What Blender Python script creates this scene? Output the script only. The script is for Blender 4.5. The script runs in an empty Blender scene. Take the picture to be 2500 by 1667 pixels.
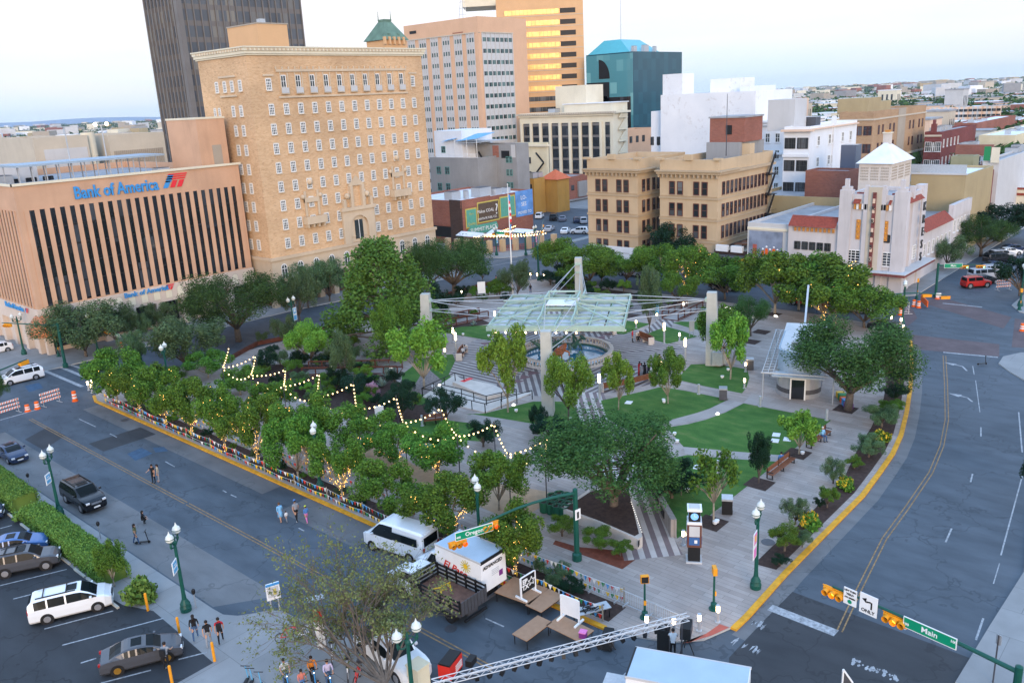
import bpy,math,random
import numpy as np
from mathutils import Vector,Matrix
rnd=random.Random(11)
PI=math.pi
sc=bpy.context.scene
col=sc.collection
F,CX,CY,H=2063.39,1250.0,833.5,32.0
def _axes(pitch,roll,yaw):
 f0=Vector((math.cos(yaw),math.sin(yaw),0))
 w=f0*math.cos(pitch)+Vector((0,0,-math.sin(pitch)))
 up=f0*math.sin(pitch)+Vector((0,0,math.cos(pitch)))
 r=w.cross(up)
 return r*math.cos(roll)+up*math.sin(roll),up*math.cos(roll)-r*math.sin(roll),w
AR,AU,AW=_axes(*[math.radians(a)for a in(15.994,-2.8262,42.0475)])
def ray(x,y):return AR*((x-CX)/F)-AU*((y-CY)/F)+AW
def G(x,y,z=0.0):
 d=ray(x,y);t=(z-H)/d.z
 return Vector((d.x*t,d.y*t,z))
def pj(p):
 q=Vector(p)-Vector((0,0,H));d=q.dot(AW)
 return CX+F*q.dot(AR)/d,CY-F*q.dot(AU)/d
def _solve(f,lo,hi,up=True):
 for _ in range(60):
  m=(lo+hi)/2
  if(f(m)>0)==up:hi=m
  else:lo=m
 return lo
def HT(b,y):return _solve(lambda z:y-pj((b[0],b[1],z))[1],-50,400)
def xat(px,y,z):return _solve(lambda X:pj((X,y,z))[0]-px,-60,900)
def yat(px,x,z):return _solve(lambda Y:px-pj((x,Y,z))[0],0,900)
def BC(px,py,D):
 d=ray(px,py);s=D/math.hypot(d.x,d.y)
 return d.x*s,d.y*s,H+d.z*s
def dist(p):return math.hypot(p[0],p[1])
cam_d=bpy.data.cameras.new('camera');cam=bpy.data.objects.new('camera',cam_d);col.objects.link(cam)
cam_d.sensor_width=36;cam_d.lens=F/2500*36;cam_d.clip_start=0.5;cam_d.clip_end=20000
cam.matrix_world=Matrix(((AR.x,AU.x,-AW.x,0),(AR.y,AU.y,-AW.y,0),(AR.z,AU.z,-AW.z,H),(0,0,0,1)))
sc.camera=cam
MATS={}
class N:
 def __init__(s,name):
  s.m=bpy.data.materials.new(name);s.m.use_nodes=True;s.t=s.m.node_tree;s.n=s.t.nodes
  s.b=s.n['Principled BSDF'];MATS[name]=s.m
 def add(s,t,**k):
  n=s.n.new(t)
  for a,v in k.items():
   if a.startswith('i_'):n.inputs[int(a[2:])if a[2:].isdigit()else a[2:].replace('_',' ')].default_value=v
   else:setattr(n,a,v)
  return n
 def l(s,a,b):s.t.links.new(a,b)
 def pos(s,scale=(1,1,1),rot=0.0):
  if not hasattr(s,'g'):s.g=s.add('ShaderNodeNewGeometry')
  mp=s.add('ShaderNodeMapping');s.l(s.g.outputs['Position'],mp.inputs[0])
  mp.inputs['Scale'].default_value=scale;mp.inputs['Rotation'].default_value=(0,0,rot);return mp.outputs[0]
 def noise(s,scale,detail=4,vec=None,rough=.55):
  n=s.add('ShaderNodeTexNoise');n.inputs['Scale'].default_value=scale;n.inputs['Detail'].default_value=detail
  n.inputs['Roughness'].default_value=rough
  s.l(vec or s.pos(),n.inputs['Vector']);return n.outputs['Fac']
 def ramp(s,fac,stops):
  r=s.add('ShaderNodeValToRGB');e=r.color_ramp.elements
  while len(e)<len(stops):e.new(.5)
  for i,(p,c)in enumerate(stops):e[i].position=p;e[i].color=(*c,1)if len(c)==3 else c
  s.l(fac,r.inputs[0]);return r.outputs[0]
 def mix(s,fac,a,b,mode='MIX'):
  m=s.add('ShaderNodeMix',data_type='RGBA',blend_type=mode)
  for sock,v in((m.inputs[0],fac),(m.inputs[6],a),(m.inputs[7],b)):
   if isinstance(v,(int,float)):sock.default_value=v
   elif isinstance(v,tuple):sock.default_value=(*v,1)if len(v)==3 else v
   else:s.l(v,sock)
  return m.outputs[2]
 def math(s,op,a,b=0.0):
  m=s.add('ShaderNodeMath',operation=op)
  for i,v in enumerate((a,b)):
   if isinstance(v,(int,float)):m.inputs[i].default_value=v
   else:s.l(v,m.inputs[i])
  return m.outputs[0]
 def out(s,c,r=.8,metal=0,spec=.3,bump=None,bs=.3,bd=.02):
  b=s.b
  if isinstance(c,tuple):b.inputs['Base Color'].default_value=(*c,1)
  else:s.l(c,b.inputs['Base Color'])
  b.inputs['Roughness'].default_value=r;b.inputs['Metallic'].default_value=metal;b.inputs['Specular IOR Level'].default_value=spec
  if bump is not None:
   n=s.add('ShaderNodeBump');n.inputs['Strength'].default_value=bs;n.inputs['Distance'].default_value=bd
   s.l(bump,n.inputs['Height']);s.l(n.outputs[0],b.inputs['Normal'])
  return s.m
def sh(c,k):return tuple(min(1,x*k)for x in c)
def M(name,c,r=.8,var=.12,s=1.5,metal=0,spec=.3):
 n=N(name)
 if var==0:return n.out(c,r,metal,spec)
 f=n.noise(s,5)
 return n.out(n.ramp(f,[(.3,sh(c,1-var)),(.7,sh(c,1+var))]),r,metal,spec)
def EM(name,c,st,cast=True):
 n=N(name);n.out(c,.5);n.b.inputs['Emission Color'].default_value=(*c,1);n.b.inputs['Emission Strength'].default_value=st
 if not cast:n.m.cycles.emission_sampling='NONE'
 return n.m
def asphalt(name,a,b,crack=.55):
 n=N(name)
 big=n.noise(.09,3);mid=n.noise(.7,6,n.pos((1,.35,1)));fine=n.noise(40,2)
 c=n.ramp(big,[(.35,a),(.65,b)])
 c=n.mix(.5,c,n.ramp(mid,[(.3,sh(a,.75)),(.7,sh(b,1.2))]))
 c=n.mix(.25,c,n.ramp(fine,[(.35,(.02,.02,.022)),(.65,(.16,.16,.165))]),'OVERLAY')
 v=n.add('ShaderNodeTexVoronoi',feature='DISTANCE_TO_EDGE');v.inputs['Scale'].default_value=.16
 wv=n.add('ShaderNodeMixRGB');wv.inputs[0].default_value=.04
 nn=n.add('ShaderNodeTexNoise');nn.inputs['Scale'].default_value=.8;n.l(n.pos(),nn.inputs['Vector'])
 ad=n.add('ShaderNodeVectorMath',operation='ADD');n.l(n.pos(),ad.inputs[0])
 sb=n.add('ShaderNodeVectorMath',operation='SCALE');n.l(nn.outputs['Color'],sb.inputs[0]);sb.inputs['Scale'].default_value=2.5
 n.l(sb.outputs[0],ad.inputs[1]);n.l(ad.outputs[0],v.inputs['Vector'])
 ck=n.ramp(v.outputs['Distance'],[(0,(1,1,1)),(.006,(1,1,1)),(.012,(0,0,0))])
 c=n.mix(n.math('MULTIPLY',ck,crack),c,sh(a,.5))
 oil=n.ramp(n.noise(.32,5),[(.62,(0,0,0)),(.72,(1,1,1))])
 c=n.mix(n.math('MULTIPLY',oil,.42),c,sh(a,.55))
 return n.out(c,.72,0,.35,fine,.25)
def paving(name,c,bw,bh,mortar=.012,mc=None,rot=0,stain=.25,along_y=True,c2=None):
 n=N(name);b=n.add('ShaderNodeTexBrick')
 n.l(n.pos((1,1,1),rot+(PI/2 if along_y else 0)),b.inputs['Vector'])
 b.inputs['Color1'].default_value=(*c,1);b.inputs['Color2'].default_value=(*(c2 or sh(c,.85)),1)
 b.inputs['Mortar'].default_value=(*(mc or sh(c,.6)),1);b.inputs['Scale'].default_value=1
 b.inputs['Mortar Size'].default_value=mortar;b.inputs['Brick Width'].default_value=bw;b.inputs['Row Height'].default_value=bh
 st=n.ramp(n.noise(.35,6),[(.35,(.7,.7,.7)),(.65,(1.15,1.15,1.15))])
 k=n.mix(stain*2,b.outputs[0],st,'MULTIPLY')
 sp=n.ramp(n.noise(2.2,6),[(.6,(0,0,0)),(.75,(1,1,1))])
 return n.out(n.mix(n.math('MULTIPLY',sp,stain),k,sh(c,.55)),.75,0,.3)
def stripes(name,ang,a,b,w=.8):
 n=N(name);p=n.pos((1,1,1),-ang);s=n.add('ShaderNodeSeparateXYZ');n.l(p,s.inputs[0])
 f=n.math('FRACT',n.math('DIVIDE',s.outputs[1],w))
 c=n.ramp(f,[(0,a),(.5,b)]);c.node.color_ramp.interpolation='CONSTANT'
 st=n.ramp(n.noise(.8,5),[(.35,(.82,.82,.82)),(.65,(1.1,1.1,1.1))])
 return n.out(n.mix(.8,c,st,'MULTIPLY'),.75)
def brick(name,c,c2,mort,bw=.6,bh=.2,spots=.25):
 n=N(name);tc=n.pos();s=n.add('ShaderNodeSeparateXYZ');n.l(tc,s.inputs[0])
 cm=n.add('ShaderNodeCombineXYZ');n.l(n.math('ADD',s.outputs[0],s.outputs[1]),cm.inputs[0]);n.l(s.outputs[2],cm.inputs[1])
 b=n.add('ShaderNodeTexBrick');n.l(cm.outputs[0],b.inputs['Vector'])
 b.inputs['Color1'].default_value=(*c,1);b.inputs['Color2'].default_value=(*c2,1);b.inputs['Mortar'].default_value=(*mort,1)
 b.inputs['Scale'].default_value=1;b.inputs['Mortar Size'].default_value=.014;b.inputs['Brick Width'].default_value=bw;b.inputs['Row Height'].default_value=bh
 v=n.ramp(n.noise(.12,5),[(.3,(.82,.82,.82)),(.7,(1.12,1.12,1.12))])
 k=n.mix(1,b.outputs[0],v,'MULTIPLY')
 sp=n.ramp(n.noise(1.6,3,n.pos((1,1,2.5))),[(.58,(0,0,0)),(.7,(1,1,1))])
 return n.out(n.mix(n.math('MULTIPLY',sp,spots),k,sh(c2,.45)),.85,0,.2)
def stucco(name,c,var=.1,streak=.15,r=.85):
 n=N(name);a=n.noise(.25,6);st=n.noise(1.2,4,n.pos((1,1,.12)))
 k=n.ramp(a,[(.3,sh(c,1-var)),(.7,sh(c,1+var))])
 return n.out(n.mix(n.math('MULTIPLY',n.ramp(st,[(.5,(0,0,0)),(.72,(1,1,1))]),streak),k,sh(c,.45)),r,0,.25)
def glass(name,c,c2,rough=.08,cell=(1.5,1.5,3.6)):
 n=N(name);p=n.pos((1/cell[0],1/cell[1],1/cell[2]))
 sn=n.add('ShaderNodeVectorMath',operation='FLOOR');n.l(p,sn.inputs[0])
 w=n.add('ShaderNodeTexWhiteNoise');n.l(sn.outputs[0],w.inputs['Vector'])
 return n.out(n.ramp(w.outputs['Value'],[(0,c),(.6,c),(1,c2)]),rough,0,.6)
def leafmat(name,a,b,tr=.16):
 n=N(name);g=n.add('ShaderNodeNewGeometry');oi=n.add('ShaderNodeObjectInfo')
 f=n.math('ADD',n.math('MULTIPLY',g.outputs['Random Per Island'],.7),n.math('MULTIPLY',n.noise(.7,3),.5))
 c=n.ramp(f,[(.2,a),(.8,b)])
 hs=n.add('ShaderNodeHueSaturation');n.l(c,hs.inputs['Color'])
 n.l(n.math('ADD',n.math('MULTIPLY',oi.outputs['Random'],.035),.482),hs.inputs['Hue'])
 n.l(n.math('ADD',n.math('MULTIPLY',oi.outputs['Random'],.4),.8),hs.inputs['Value'])
 n.out(hs.outputs[0],.85,0,.06)
 t=n.add('ShaderNodeBsdfTranslucent');n.l(hs.outputs[0],t.inputs[0])
 ms=n.add('ShaderNodeMixShader');ms.inputs[0].default_value=tr
 n.l(n.b.outputs[0],ms.inputs[1]);n.l(t.outputs[0],ms.inputs[2])
 n.l(ms.outputs[0],n.n['Material Output'].inputs[0]);return n.m
asphalt('asphalt',(.056,.077,.098),(.1,.124,.15))
M('road_blue',(.045,.09,.15),.8,.2,2)
asphalt('asphalt_lot',(.026,.031,.037),(.042,.048,.056),.8)
asphalt('asphalt_dark',(.03,.034,.04),(.05,.054,.06))
asphalt('concrete_lane',(.135,.14,.145),(.19,.195,.2),.5)
paving('sidewalk',(.27,.275,.275),3.0,3.0,.02,stain=.2)
paving('plaza_paving',(.385,.33,.295),2.4,.42,.014,(.21,.175,.155),stain=.25,c2=(.31,.26,.23))
paving('walk',(.36,.32,.295),1.6,1.6,.01,stain=.12)
paving('brick_walk',(.22,.1,.085),.4,.2,.02,(.2,.14,.12),stain=.2)
paving('street_brick',(.115,.085,.09),.6,.3,.02,(.1,.07,.07),stain=.3)
M('kerb',(.45,.43,.4),.85);M('kerb_yellow',(.62,.3,.02),.7,.22,2.0);M('kerb_red',(.4,.1,.07),.8)
M('paint_white',(.3,.315,.33),.7,.4,5);M('paint_yellow',(.25,.155,.07),.7,.45,5)
M('soil',(.05,.03,.024),.95,.35,3);M('soil_red',(.16,.045,.025),.95,.3,3);M('decomposed_granite',(.4,.28,.18),.95,.1,2)
M('gravel',(.2,.17,.16),.9,.5,4)
for k,sp in enumerate((PI/4,3*PI/4)):pass
DK,LT=(.135,.11,.11),(.38,.345,.32)
stripes('stripe_a',math.atan2(1,1),DK,LT);stripes('stripe_b',math.atan2(1,-1),DK,LT)
stripes('stripe_c',0.0,DK,LT);stripes('stripe_d',PI/2,DK,LT)
M('paver_purple',(.17,.1,.105),.8,.15,2)
def lawn():
 n=N('lawn');a=n.noise(.28,5);f=n.noise(9,4);m=n.noise(.9,4,n.pos((1,.5,1)))
 c=n.ramp(a,[(.3,(.042,.12,.02)),(.7,(.085,.195,.035))])
 c=n.mix(.6,c,n.ramp(m,[(.36,(.022,.08,.016)),(.56,(.075,.16,.035)),(.7,(.19,.2,.075))]))
 c=n.mix(.35,c,n.ramp(f,[(.3,(.012,.05,.01)),(.7,(.09,.2,.05))]));n.out(c,.9,0,.15,f,.6,.05)
lawn()
leafmat('leaf_street',(.02,.068,.012),(.13,.25,.038));leafmat('leaf_oak',(.012,.038,.012),(.07,.14,.04))
leafmat('leaf_grey',(.028,.065,.028),(.12,.19,.085));leafmat('leaf_bright',(.06,.16,.018),(.18,.34,.05))
leafmat('leaf_pine',(.035,.1,.018),(.11,.22,.045));leafmat('leaf_dark',(.008,.03,.018),(.022,.055,.03))
leafmat('leaf_sparse',(.1,.14,.05),(.22,.26,.1));leafmat('leaf_hedge',(.06,.13,.025),(.17,.28,.06))
leafmat('leaf_yellow',(.5,.35,.02),(.75,.55,.05));leafmat('leaf_pink',(.4,.25,.38),(.6,.42,.55));leafmat('leaf_agave',(.13,.2,.16),(.24,.32,.26))
leafmat('leaf_rust',(.28,.16,.1),(.45,.33,.2))
M('bark',(.12,.095,.075),.95,.3,4);M('bark_pale',(.3,.26,.2),.95,.25,4)
stucco('bank_tan',(.55,.335,.215),.1,.12);stucco('bank_base',(.58,.48,.4),.08,.1)
brick('hotel_brick',(.64,.43,.25),(.54,.335,.18),(.58,.42,.28),.5,.17,.5);stucco('hotel_stone',(.56,.44,.31),.1,.12)
stucco('cream',(.68,.62,.48),.06,.08);stucco('cream_wall',(.62,.56,.4),.1,.12)
stucco('beige',(.5,.44,.35),.08,.08);stucco('beige_dark',(.36,.31,.25),.08,.1)
stucco('sj_tan',(.62,.39,.25),.05,.03);stucco('chase_tan',(.62,.38,.2),.05,.03)
M('panel_white',(.5,.5,.5),.6,.05);M('kiosk_metal',(.3,.37,.43),.6,.1,2);M('chase_gold',(.62,.4,.14),.3,.25,.6,.3)
stucco('grey_wall',(.27,.27,.27),.1,.15);stucco('lightgrey',(.5,.5,.5),.06,.1);stucco('mustard',(.42,.24,.06),.1,.2)
stucco('caples_tan',(.5,.375,.24),.08,.12);stucco('caples_trim',(.43,.33,.22),.08,.1)
def whitewash():
 n=N('white_peeling');a=n.noise(.2,5)
 band=n.ramp(n.noise(.06,2),[(.5,(0,0,0)),(.68,(1,1,1))]);sp=n.ramp(n.noise(.9,8,None,.7),[(.57,(0,0,0)),(.62,(1,1,1))])
 n.out(n.mix(n.math('MULTIPLY',n.math('MULTIPLY',band,sp),.75),n.ramp(a,[(.3,(.68,.7,.73)),(.7,(.77,.78,.8))]),(.42,.37,.34)),.85)
whitewash();stucco('white_wall',(.7,.72,.75),.05,.08);stucco('kress_white',(.53,.5,.5),.08,.25)
brick('red_brick',(.3,.11,.075),(.24,.085,.06),(.3,.2,.16));brick('dark_brick',(.07,.045,.04),(.055,.035,.03),(.08,.06,.05))
brick('abdou_brick',(.44,.29,.17),(.37,.23,.13),(.42,.3,.2));brick('maroon_brick',(.2,.055,.05),(.15,.04,.04),(.2,.1,.09));stucco('olive',(.26,.26,.17),.08,.15);stucco('tan_block',(.38,.3,.17),.08,.12);stucco('peach',(.68,.5,.38),.05,.05)
M('roof_white',(.7,.71,.73),.8,.12,.4);M('roof_grey',(.3,.3,.31),.9,.2,.5);M('roof_tile_red',(.24,.05,.03),.8,.3,3);M('roof_orange',(.55,.13,.05),.7)
M('copper_green',(.12,.2,.15),.7,.2,.8);M('copper',(.5,.18,.08),.35,.15,2,.6)
glass('glass_dark',(.012,.014,.018),(.05,.055,.065));glass('glass_room',(.02,.025,.03),(.14,.15,.16),.1)
glass('glass_tower',(.028,.033,.042),(.09,.1,.12),.07,(2.1,2.1,3.8));glass('glass_teal',(.008,.06,.09),(.014,.085,.12),.12,(3,3,4))
glass('glass_teal_reflect',(.07,.24,.28),(.16,.38,.4),.06,(3,3,4));M('teal_roof',(.07,.36,.42),.35,.06,.5)  # west face teal glass: its bright reflections are put into the colour
glass('glass_sj',(.05,.1,.1),(.16,.24,.23),.1,(1.2,1.2,3.5));glass('glass_pane',(.035,.045,.05),(.14,.15,.15),.08,(.7,.7,1))
M('pier_bronze',(.17,.155,.145),.5,.1,.3,.2);M('black',(.012,.012,.013),.5,0);M('black_matte',(.02,.02,.02),.85,0)
M('frame_white',(.72,.72,.7),.6,0);M('frame_rust',(.13,.05,.035),.7,0);M('frame_dark',(.05,.05,.05),.6,0);M('frame_teal',(.1,.28,.26),.6,0)
M('steel',(.45,.46,.48),.4,.06,4,.6);M('steel_dark',(.1,.1,.11),.5,.1,4,.5);M('galv',(.5,.52,.54),.45,.1,4,.5)
M('pole_green',(.008,.075,.055),.4,.1,5);M('canopy_green',(.34,.45,.38),.5,.06,3);M('concrete',(.42,.42,.38),.85,.1,.9);M('concrete_pale',(.55,.5,.45),.85,.1,1)
M('corten',(.11,.035,.02),.85,.2,2);M('wood',(.2,.075,.035),.6,.3,6);M('table_top',(.34,.2,.12),.6,.08,3)
M('signal_yellow',(.75,.3,.015),.5,.06,5);M('sign_green',(.0,.24,.12),.5,0);M('sign_white',(.75,.75,.74),.5,0);M('sign_blue',(.12,.38,.62),.5,.1,4)
M('orange',(.8,.13,.015),.5,.05);M('red',(.6,.03,.02),.5,.05);M('red_dark',(.28,.02,.015),.4,.05);M('white',(.78,.78,.78),.5,.04);M('blue',(.02,.12,.5),.5,.05);M('yellow',(.8,.5,.02),.5,.05);M('green_flag',(.02,.22,.08),.6,0);M('purple',(.18,.03,.2),.5,0)
M('bank_red',(.7,.03,.04),.5,0);M('bank_blue',(.05,.27,.6),.5,0);M('mural_slate',(.2,.24,.32),.8,.3,.6);M('terracotta',(.5,.22,.05),.7,.2,3);M('pool_blue',(.03,.3,.55),.3,.1);M('can_green',(.01,.09,.05),.5,.1,4);M('canopy_panel',(.36,.4,.43),.3,.15,.7)
M('mural_green',(.1,.33,.25),.8,.1);M('mural_brown',(.1,.07,.05),.8,.15);M('mural_yellow',(.5,.42,.1),.8,.15);M('mural_blue',(.12,.28,.6),.8,.3,.4);M('mural_mosaic',(.35,.34,.3),.8,.8,1.5)
EM('lamp_on',(1,.72,.4),16);EM('bulb_on',(1,.7,.3),5,False);EM('fairy',(1,.55,.12),5,False);EM('signal_red',(1,.06,.03),3,False);EM('signal_amber',(1,.45,.03),5,False);EM('signal_green',(.2,1,.6),3,False);EM('clock_blue',(.2,.45,.9),.4,False);EM('white_glow',(1,.93,.82),2,False)
M('lamp_glass',(.62,.64,.6),.25,.05)
for nm,c in dict(cp_white=(.78,.79,.8),cp_black=(.005,.006,.009),cp_navy=(.02,.035,.08),cp_blue=(.05,.13,.32),cp_grey=(.065,.068,.078),cp_silver=(.42,.43,.46),cp_steel=(.12,.14,.19),cp_red=(.45,.02,.015),cp_cream=(.7,.62,.4)).items():
 n=N(nm);n.out(c,.25,.1,.35);n.b.inputs['Coat Weight'].default_value=.3
glass('car_glass',(.008,.012,.014),(.02,.026,.03),.12).node_tree.nodes['Principled BSDF'].inputs['Specular IOR Level'].default_value=.05;M('tyre',(.012,.012,.013),.85,0);M('rim',(.5,.5,.52),.3,0,1,.8);M('rim_gold',(.6,.33,.06),.3,0,1,.8);M('lens',(.6,.62,.65),.1,0);M('tail_red',(.35,.01,.01),.3,0);M('chrome',(.6,.6,.62),.15,0,1,.9)
M('truck_roof',(.36,.46,.55),.5,.06,.8);M('bed_rust',(.16,.08,.055),.8,.35,2)
M('sculpt_green',(.05,.14,.11),.4,.4,3);M('sculpt_rust',(.4,.14,.06),.5,.4,3);M('skin',(.5,.27,.17),.6,0);M('skin_dark',(.3,.15,.09),.6,0);M('hair',(.015,.01,.008),.6,0);M('hair_brown',(.1,.05,.025),.6,0);M('hair_grey',(.5,.48,.45),.6,0)
for nm,c in dict(c_black=(.012,.012,.014),c_white=(.7,.7,.7),c_red=(.5,.02,.03),c_blue=(.03,.12,.42),c_jeans=(.05,.1,.2),c_grey=(.25,.26,.28),c_pale=(.55,.58,.6),c_orange=(.65,.2,.02),c_coral=(.62,.2,.15),c_lav=(.5,.45,.62),c_olive=(.12,.12,.05),c_pink=(.7,.2,.45),c_sky=(.2,.45,.7),c_lime=(.6,.7,.05),c_khaki=(.45,.38,.28),c_denimblue=(.08,.2,.45)).items():M(nm,c,.9,.1,8)
class MB:
 def __init__(s):s.v=[];s.f=[];s.m=[];s.ml=[]
 def mi(s,m):
  if m not in s.ml:s.ml.append(m)
  return s.ml.index(m)
 def add(s,vs,fs,m):
  o=len(s.v);s.v+=[tuple(v)for v in vs];k=s.mi(m)
  for f in fs:s.f.append([i+o for i in f]);s.m.append(k)
  return s
 def box(s,x0,x1,y0,y1,z0,z1,m):
  return s.add([(x0,y0,z0),(x1,y0,z0),(x1,y1,z0),(x0,y1,z0),(x0,y0,z1),(x1,y0,z1),(x1,y1,z1),(x0,y1,z1)],[(3,2,1,0),(4,5,6,7),(0,1,5,4),(1,2,6,5),(2,3,7,6),(3,0,4,7)],m)
 def obox(s,c,sz,rz,m,rx=0.0,ry=0.0):
  R=Matrix.Rotation(rz,3,'Z')@Matrix.Rotation(ry,3,'Y')@Matrix.Rotation(rx,3,'X');c=Vector(c)
  x,y,z=(k/2 for k in sz)
  vs=[c+R@Vector(p)for p in((-x,-y,-z),(x,-y,-z),(x,y,-z),(-x,y,-z),(-x,-y,z),(x,-y,z),(x,y,z),(-x,y,z))]
  return s.add(vs,[(3,2,1,0),(4,5,6,7),(0,1,5,4),(1,2,6,5),(2,3,7,6),(3,0,4,7)],m)
 def beam(s,p,q,w,h,m):
  p,q=Vector(p),Vector(q);d=(q-p);L=d.length;d.normalize()
  a=d.cross(Vector((0,0,1)));a=Vector((1,0,0))if a.length<1e-3 else a.normalized();b=a.cross(d)
  vs=[e+a*(w/2*i)+b*(h/2*j)for e in(p,q)for i,j in((-1,-1),(1,-1),(1,1),(-1,1))]
  return s.add(vs,[(0,1,2,3),(7,6,5,4),(0,4,5,1),(1,5,6,2),(2,6,7,3),(3,7,4,0)],m)
 def tube(s,p,q,r0,r1=None,n=8,m='steel',cap=True):
  r1=r0 if r1 is None else r1;p,q=Vector(p),Vector(q);d=(q-p).normalized()
  a=d.cross(Vector((0,0,1)));a=Vector((1,0,0))if a.length<1e-3 else a.normalized();b=d.cross(a)
  vs=[]
  for e,r in((p,r0),(q,r1)):
   vs+=[e+(a*math.cos(2*PI*i/n)+b*math.sin(2*PI*i/n))*r for i in range(n)]
  fs=[(i,(i+1)%n,n+(i+1)%n,n+i)for i in range(n)]
  if cap:fs+=[tuple(range(n-1,-1,-1)),tuple(range(n,2*n))]
  return s.add(vs,fs,m)
 def path(s,pts,r,n=6,m='steel',r1=None):
  k=len(pts)-1
  for i in range(k):
   a=r+((r1-r)*i/k if r1 is not None else 0);b=r+((r1-r)*(i+1)/k if r1 is not None else 0)
   s.tube(pts[i],pts[i+1],a,b,n,m)
  return s
 def lathe(s,prof,n,m,c=(0,0,0),cap=True):
  vs=[(c[0]+r*math.cos(2*PI*i/n),c[1]+r*math.sin(2*PI*i/n),c[2]+z)for r,z in prof for i in range(n)]
  fs=[(k*n+i,k*n+(i+1)%n,(k+1)*n+(i+1)%n,(k+1)*n+i)for k in range(len(prof)-1)for i in range(n)]
  if cap:fs+=[tuple(range(n-1,-1,-1)),tuple(range((len(prof)-1)*n,len(prof)*n))]
  return s.add(vs,fs,m)
 def sph(s,c,r,m,n=8,k=6,sz=1.0):
  return s.lathe([(max(r*math.sin(PI*j/k),r*.02),-r*sz*math.cos(PI*j/k))for j in range(k+1)],n,m,c,False)
 def octa(s,c,r,m):
  x,y,z=c
  return s.add([(x+r,y,z),(x-r,y,z),(x,y+r,z),(x,y-r,z),(x,y,z+r),(x,y,z-r)],[(0,2,4),(2,1,4),(1,3,4),(3,0,4),(2,0,5),(1,2,5),(3,1,5),(0,3,5)],m)
 def prism(s,poly,z0,z1,m,ms=None,bottom=True):
  n=len(poly);A=sum(poly[i][0]*poly[(i+1)%n][1]-poly[(i+1)%n][0]*poly[i][1]for i in range(n))
  if A<0:poly=poly[::-1]
  vs=[(p[0],p[1],z0)for p in poly]+[(p[0],p[1],z1)for p in poly]
  s.add(vs,[tuple(range(n,2*n))],m)
  if z1>z0:s.add(vs,[(i,(i+1)%n,n+(i+1)%n,n+i)for i in range(n)]+([tuple(range(n-1,-1,-1))]if bottom else[]),ms or m)
  return s
 def plate(s,c,u,v,m,t=.0):
  c,u,v=Vector(c),Vector(u),Vector(v);return s.add([c-u-v,c+u-v,c+u+v,c-u+v],[(0,1,2,3)],m)
 def mesh(s,name,smooth=False):
  me=bpy.data.meshes.new(name);me.from_pydata(s.v,[],s.f)
  for k in s.ml:me.materials.append(MATS[k])
  me.polygons.foreach_set('material_index',s.m)
  if smooth:me.polygons.foreach_set('use_smooth',[True]*len(s.f))
  me.update();return me
 def build(s,name,parent=None,loc=None,rz=0,smooth=False):
  return ob(name,s.mesh(name,smooth),parent,loc,rz)
def ob(name,me,parent=None,loc=None,rz=0):
 o=bpy.data.objects.new(name,me);col.objects.link(o)
 if parent:o.parent=parent
 if loc is not None:o.location=loc
 if rz:o.rotation_euler=(0,0,rz)
 return o
def tag(o,label=None,cat=None,group=None,kind=None):
 for k,v in(('label',label),('category',cat),('group',group),('kind',kind)):
  if v:o[k]=v
 return o
def thing(name,label,cat,loc=(0,0,0),rz=0,group=None):return tag(ob(name,None,None,loc,rz),label,cat,group)
def struct(mb,name):return tag(mb.build(name),kind='structure')
def dup(t,loc=None,rz=None,label=None,group=None,scale=None):
 r=t.copy();col.objects.link(r)
 if loc is not None:r.location=loc
 if rz is not None:r.rotation_euler=(0,0,rz)
 if scale is not None:r.scale=scale
 if label:r['label']=label
 if group:r['group']=group
 for ch in list(t.children):
  c=ch.copy();col.objects.link(c);c.parent=r
  for g in ch.children:
   d=g.copy();col.objects.link(d);d.parent=c
 return r
ORD='first second third fourth fifth sixth seventh eighth ninth tenth eleventh twelfth thirteenth fourteenth fifteenth sixteenth seventeenth eighteenth nineteenth twentieth'.split()
TXT={}
def text_mesh(t,size,mat,ext=.02,bold=0.0,sx=1.0,shear=0.0):
 k=(t,size,mat,ext,bold,sx,shear)
 if k in TXT:return TXT[k]
 cu=bpy.data.curves.new('lettering','FONT');cu.body=t;cu.size=size;cu.extrude=ext;cu.offset=bold;cu.align_x='CENTER';cu.align_y='CENTER';cu.shear=shear;cu.resolution_u=2
 o=bpy.data.objects.new('lettering',cu);col.objects.link(o);bpy.context.view_layer.update()
 me=bpy.data.meshes.new_from_object(o.evaluated_get(bpy.context.evaluated_depsgraph_get()))
 bpy.data.objects.remove(o);me.materials.clear();me.materials.append(MATS[mat])
 if sx!=1:
  for v in me.vertices:v.co.x*=sx
 TXT[k]=me;return me
def lettering(t,size,mat,parent,loc,rz=0,ext=.02,bold=0.0,sx=1.0,tilt=0.0,shear=0.0,name='lettering'):
 o=ob(name,text_mesh(t,size,mat,ext,bold,sx,shear),parent,loc)
 o.rotation_euler=(Matrix.Rotation(rz,3,'Z')@Matrix.Rotation(-tilt,3,'Y')@Matrix.Rotation(PI/2,3,'X')).to_euler();return o
w=bpy.data.worlds.new('World');sc.world=w;w.use_nodes=True;nt=w.node_tree;bg=nt.nodes['Background']
SUN_AZ,SUN_EL=math.radians(228),math.radians(11)
sky=nt.nodes.new('ShaderNodeTexSky');sky.sky_type='NISHITA';sky.sun_disc=False;sky.sun_elevation=SUN_EL;sky.sun_rotation=PI/2-SUN_AZ;sky.altitude=1100;sky.dust_density=1.2
tc=nt.nodes.new('ShaderNodeTexCoord');mp=nt.nodes.new('ShaderNodeMapping');mp.inputs['Scale'].default_value=(2,2,16)
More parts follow.
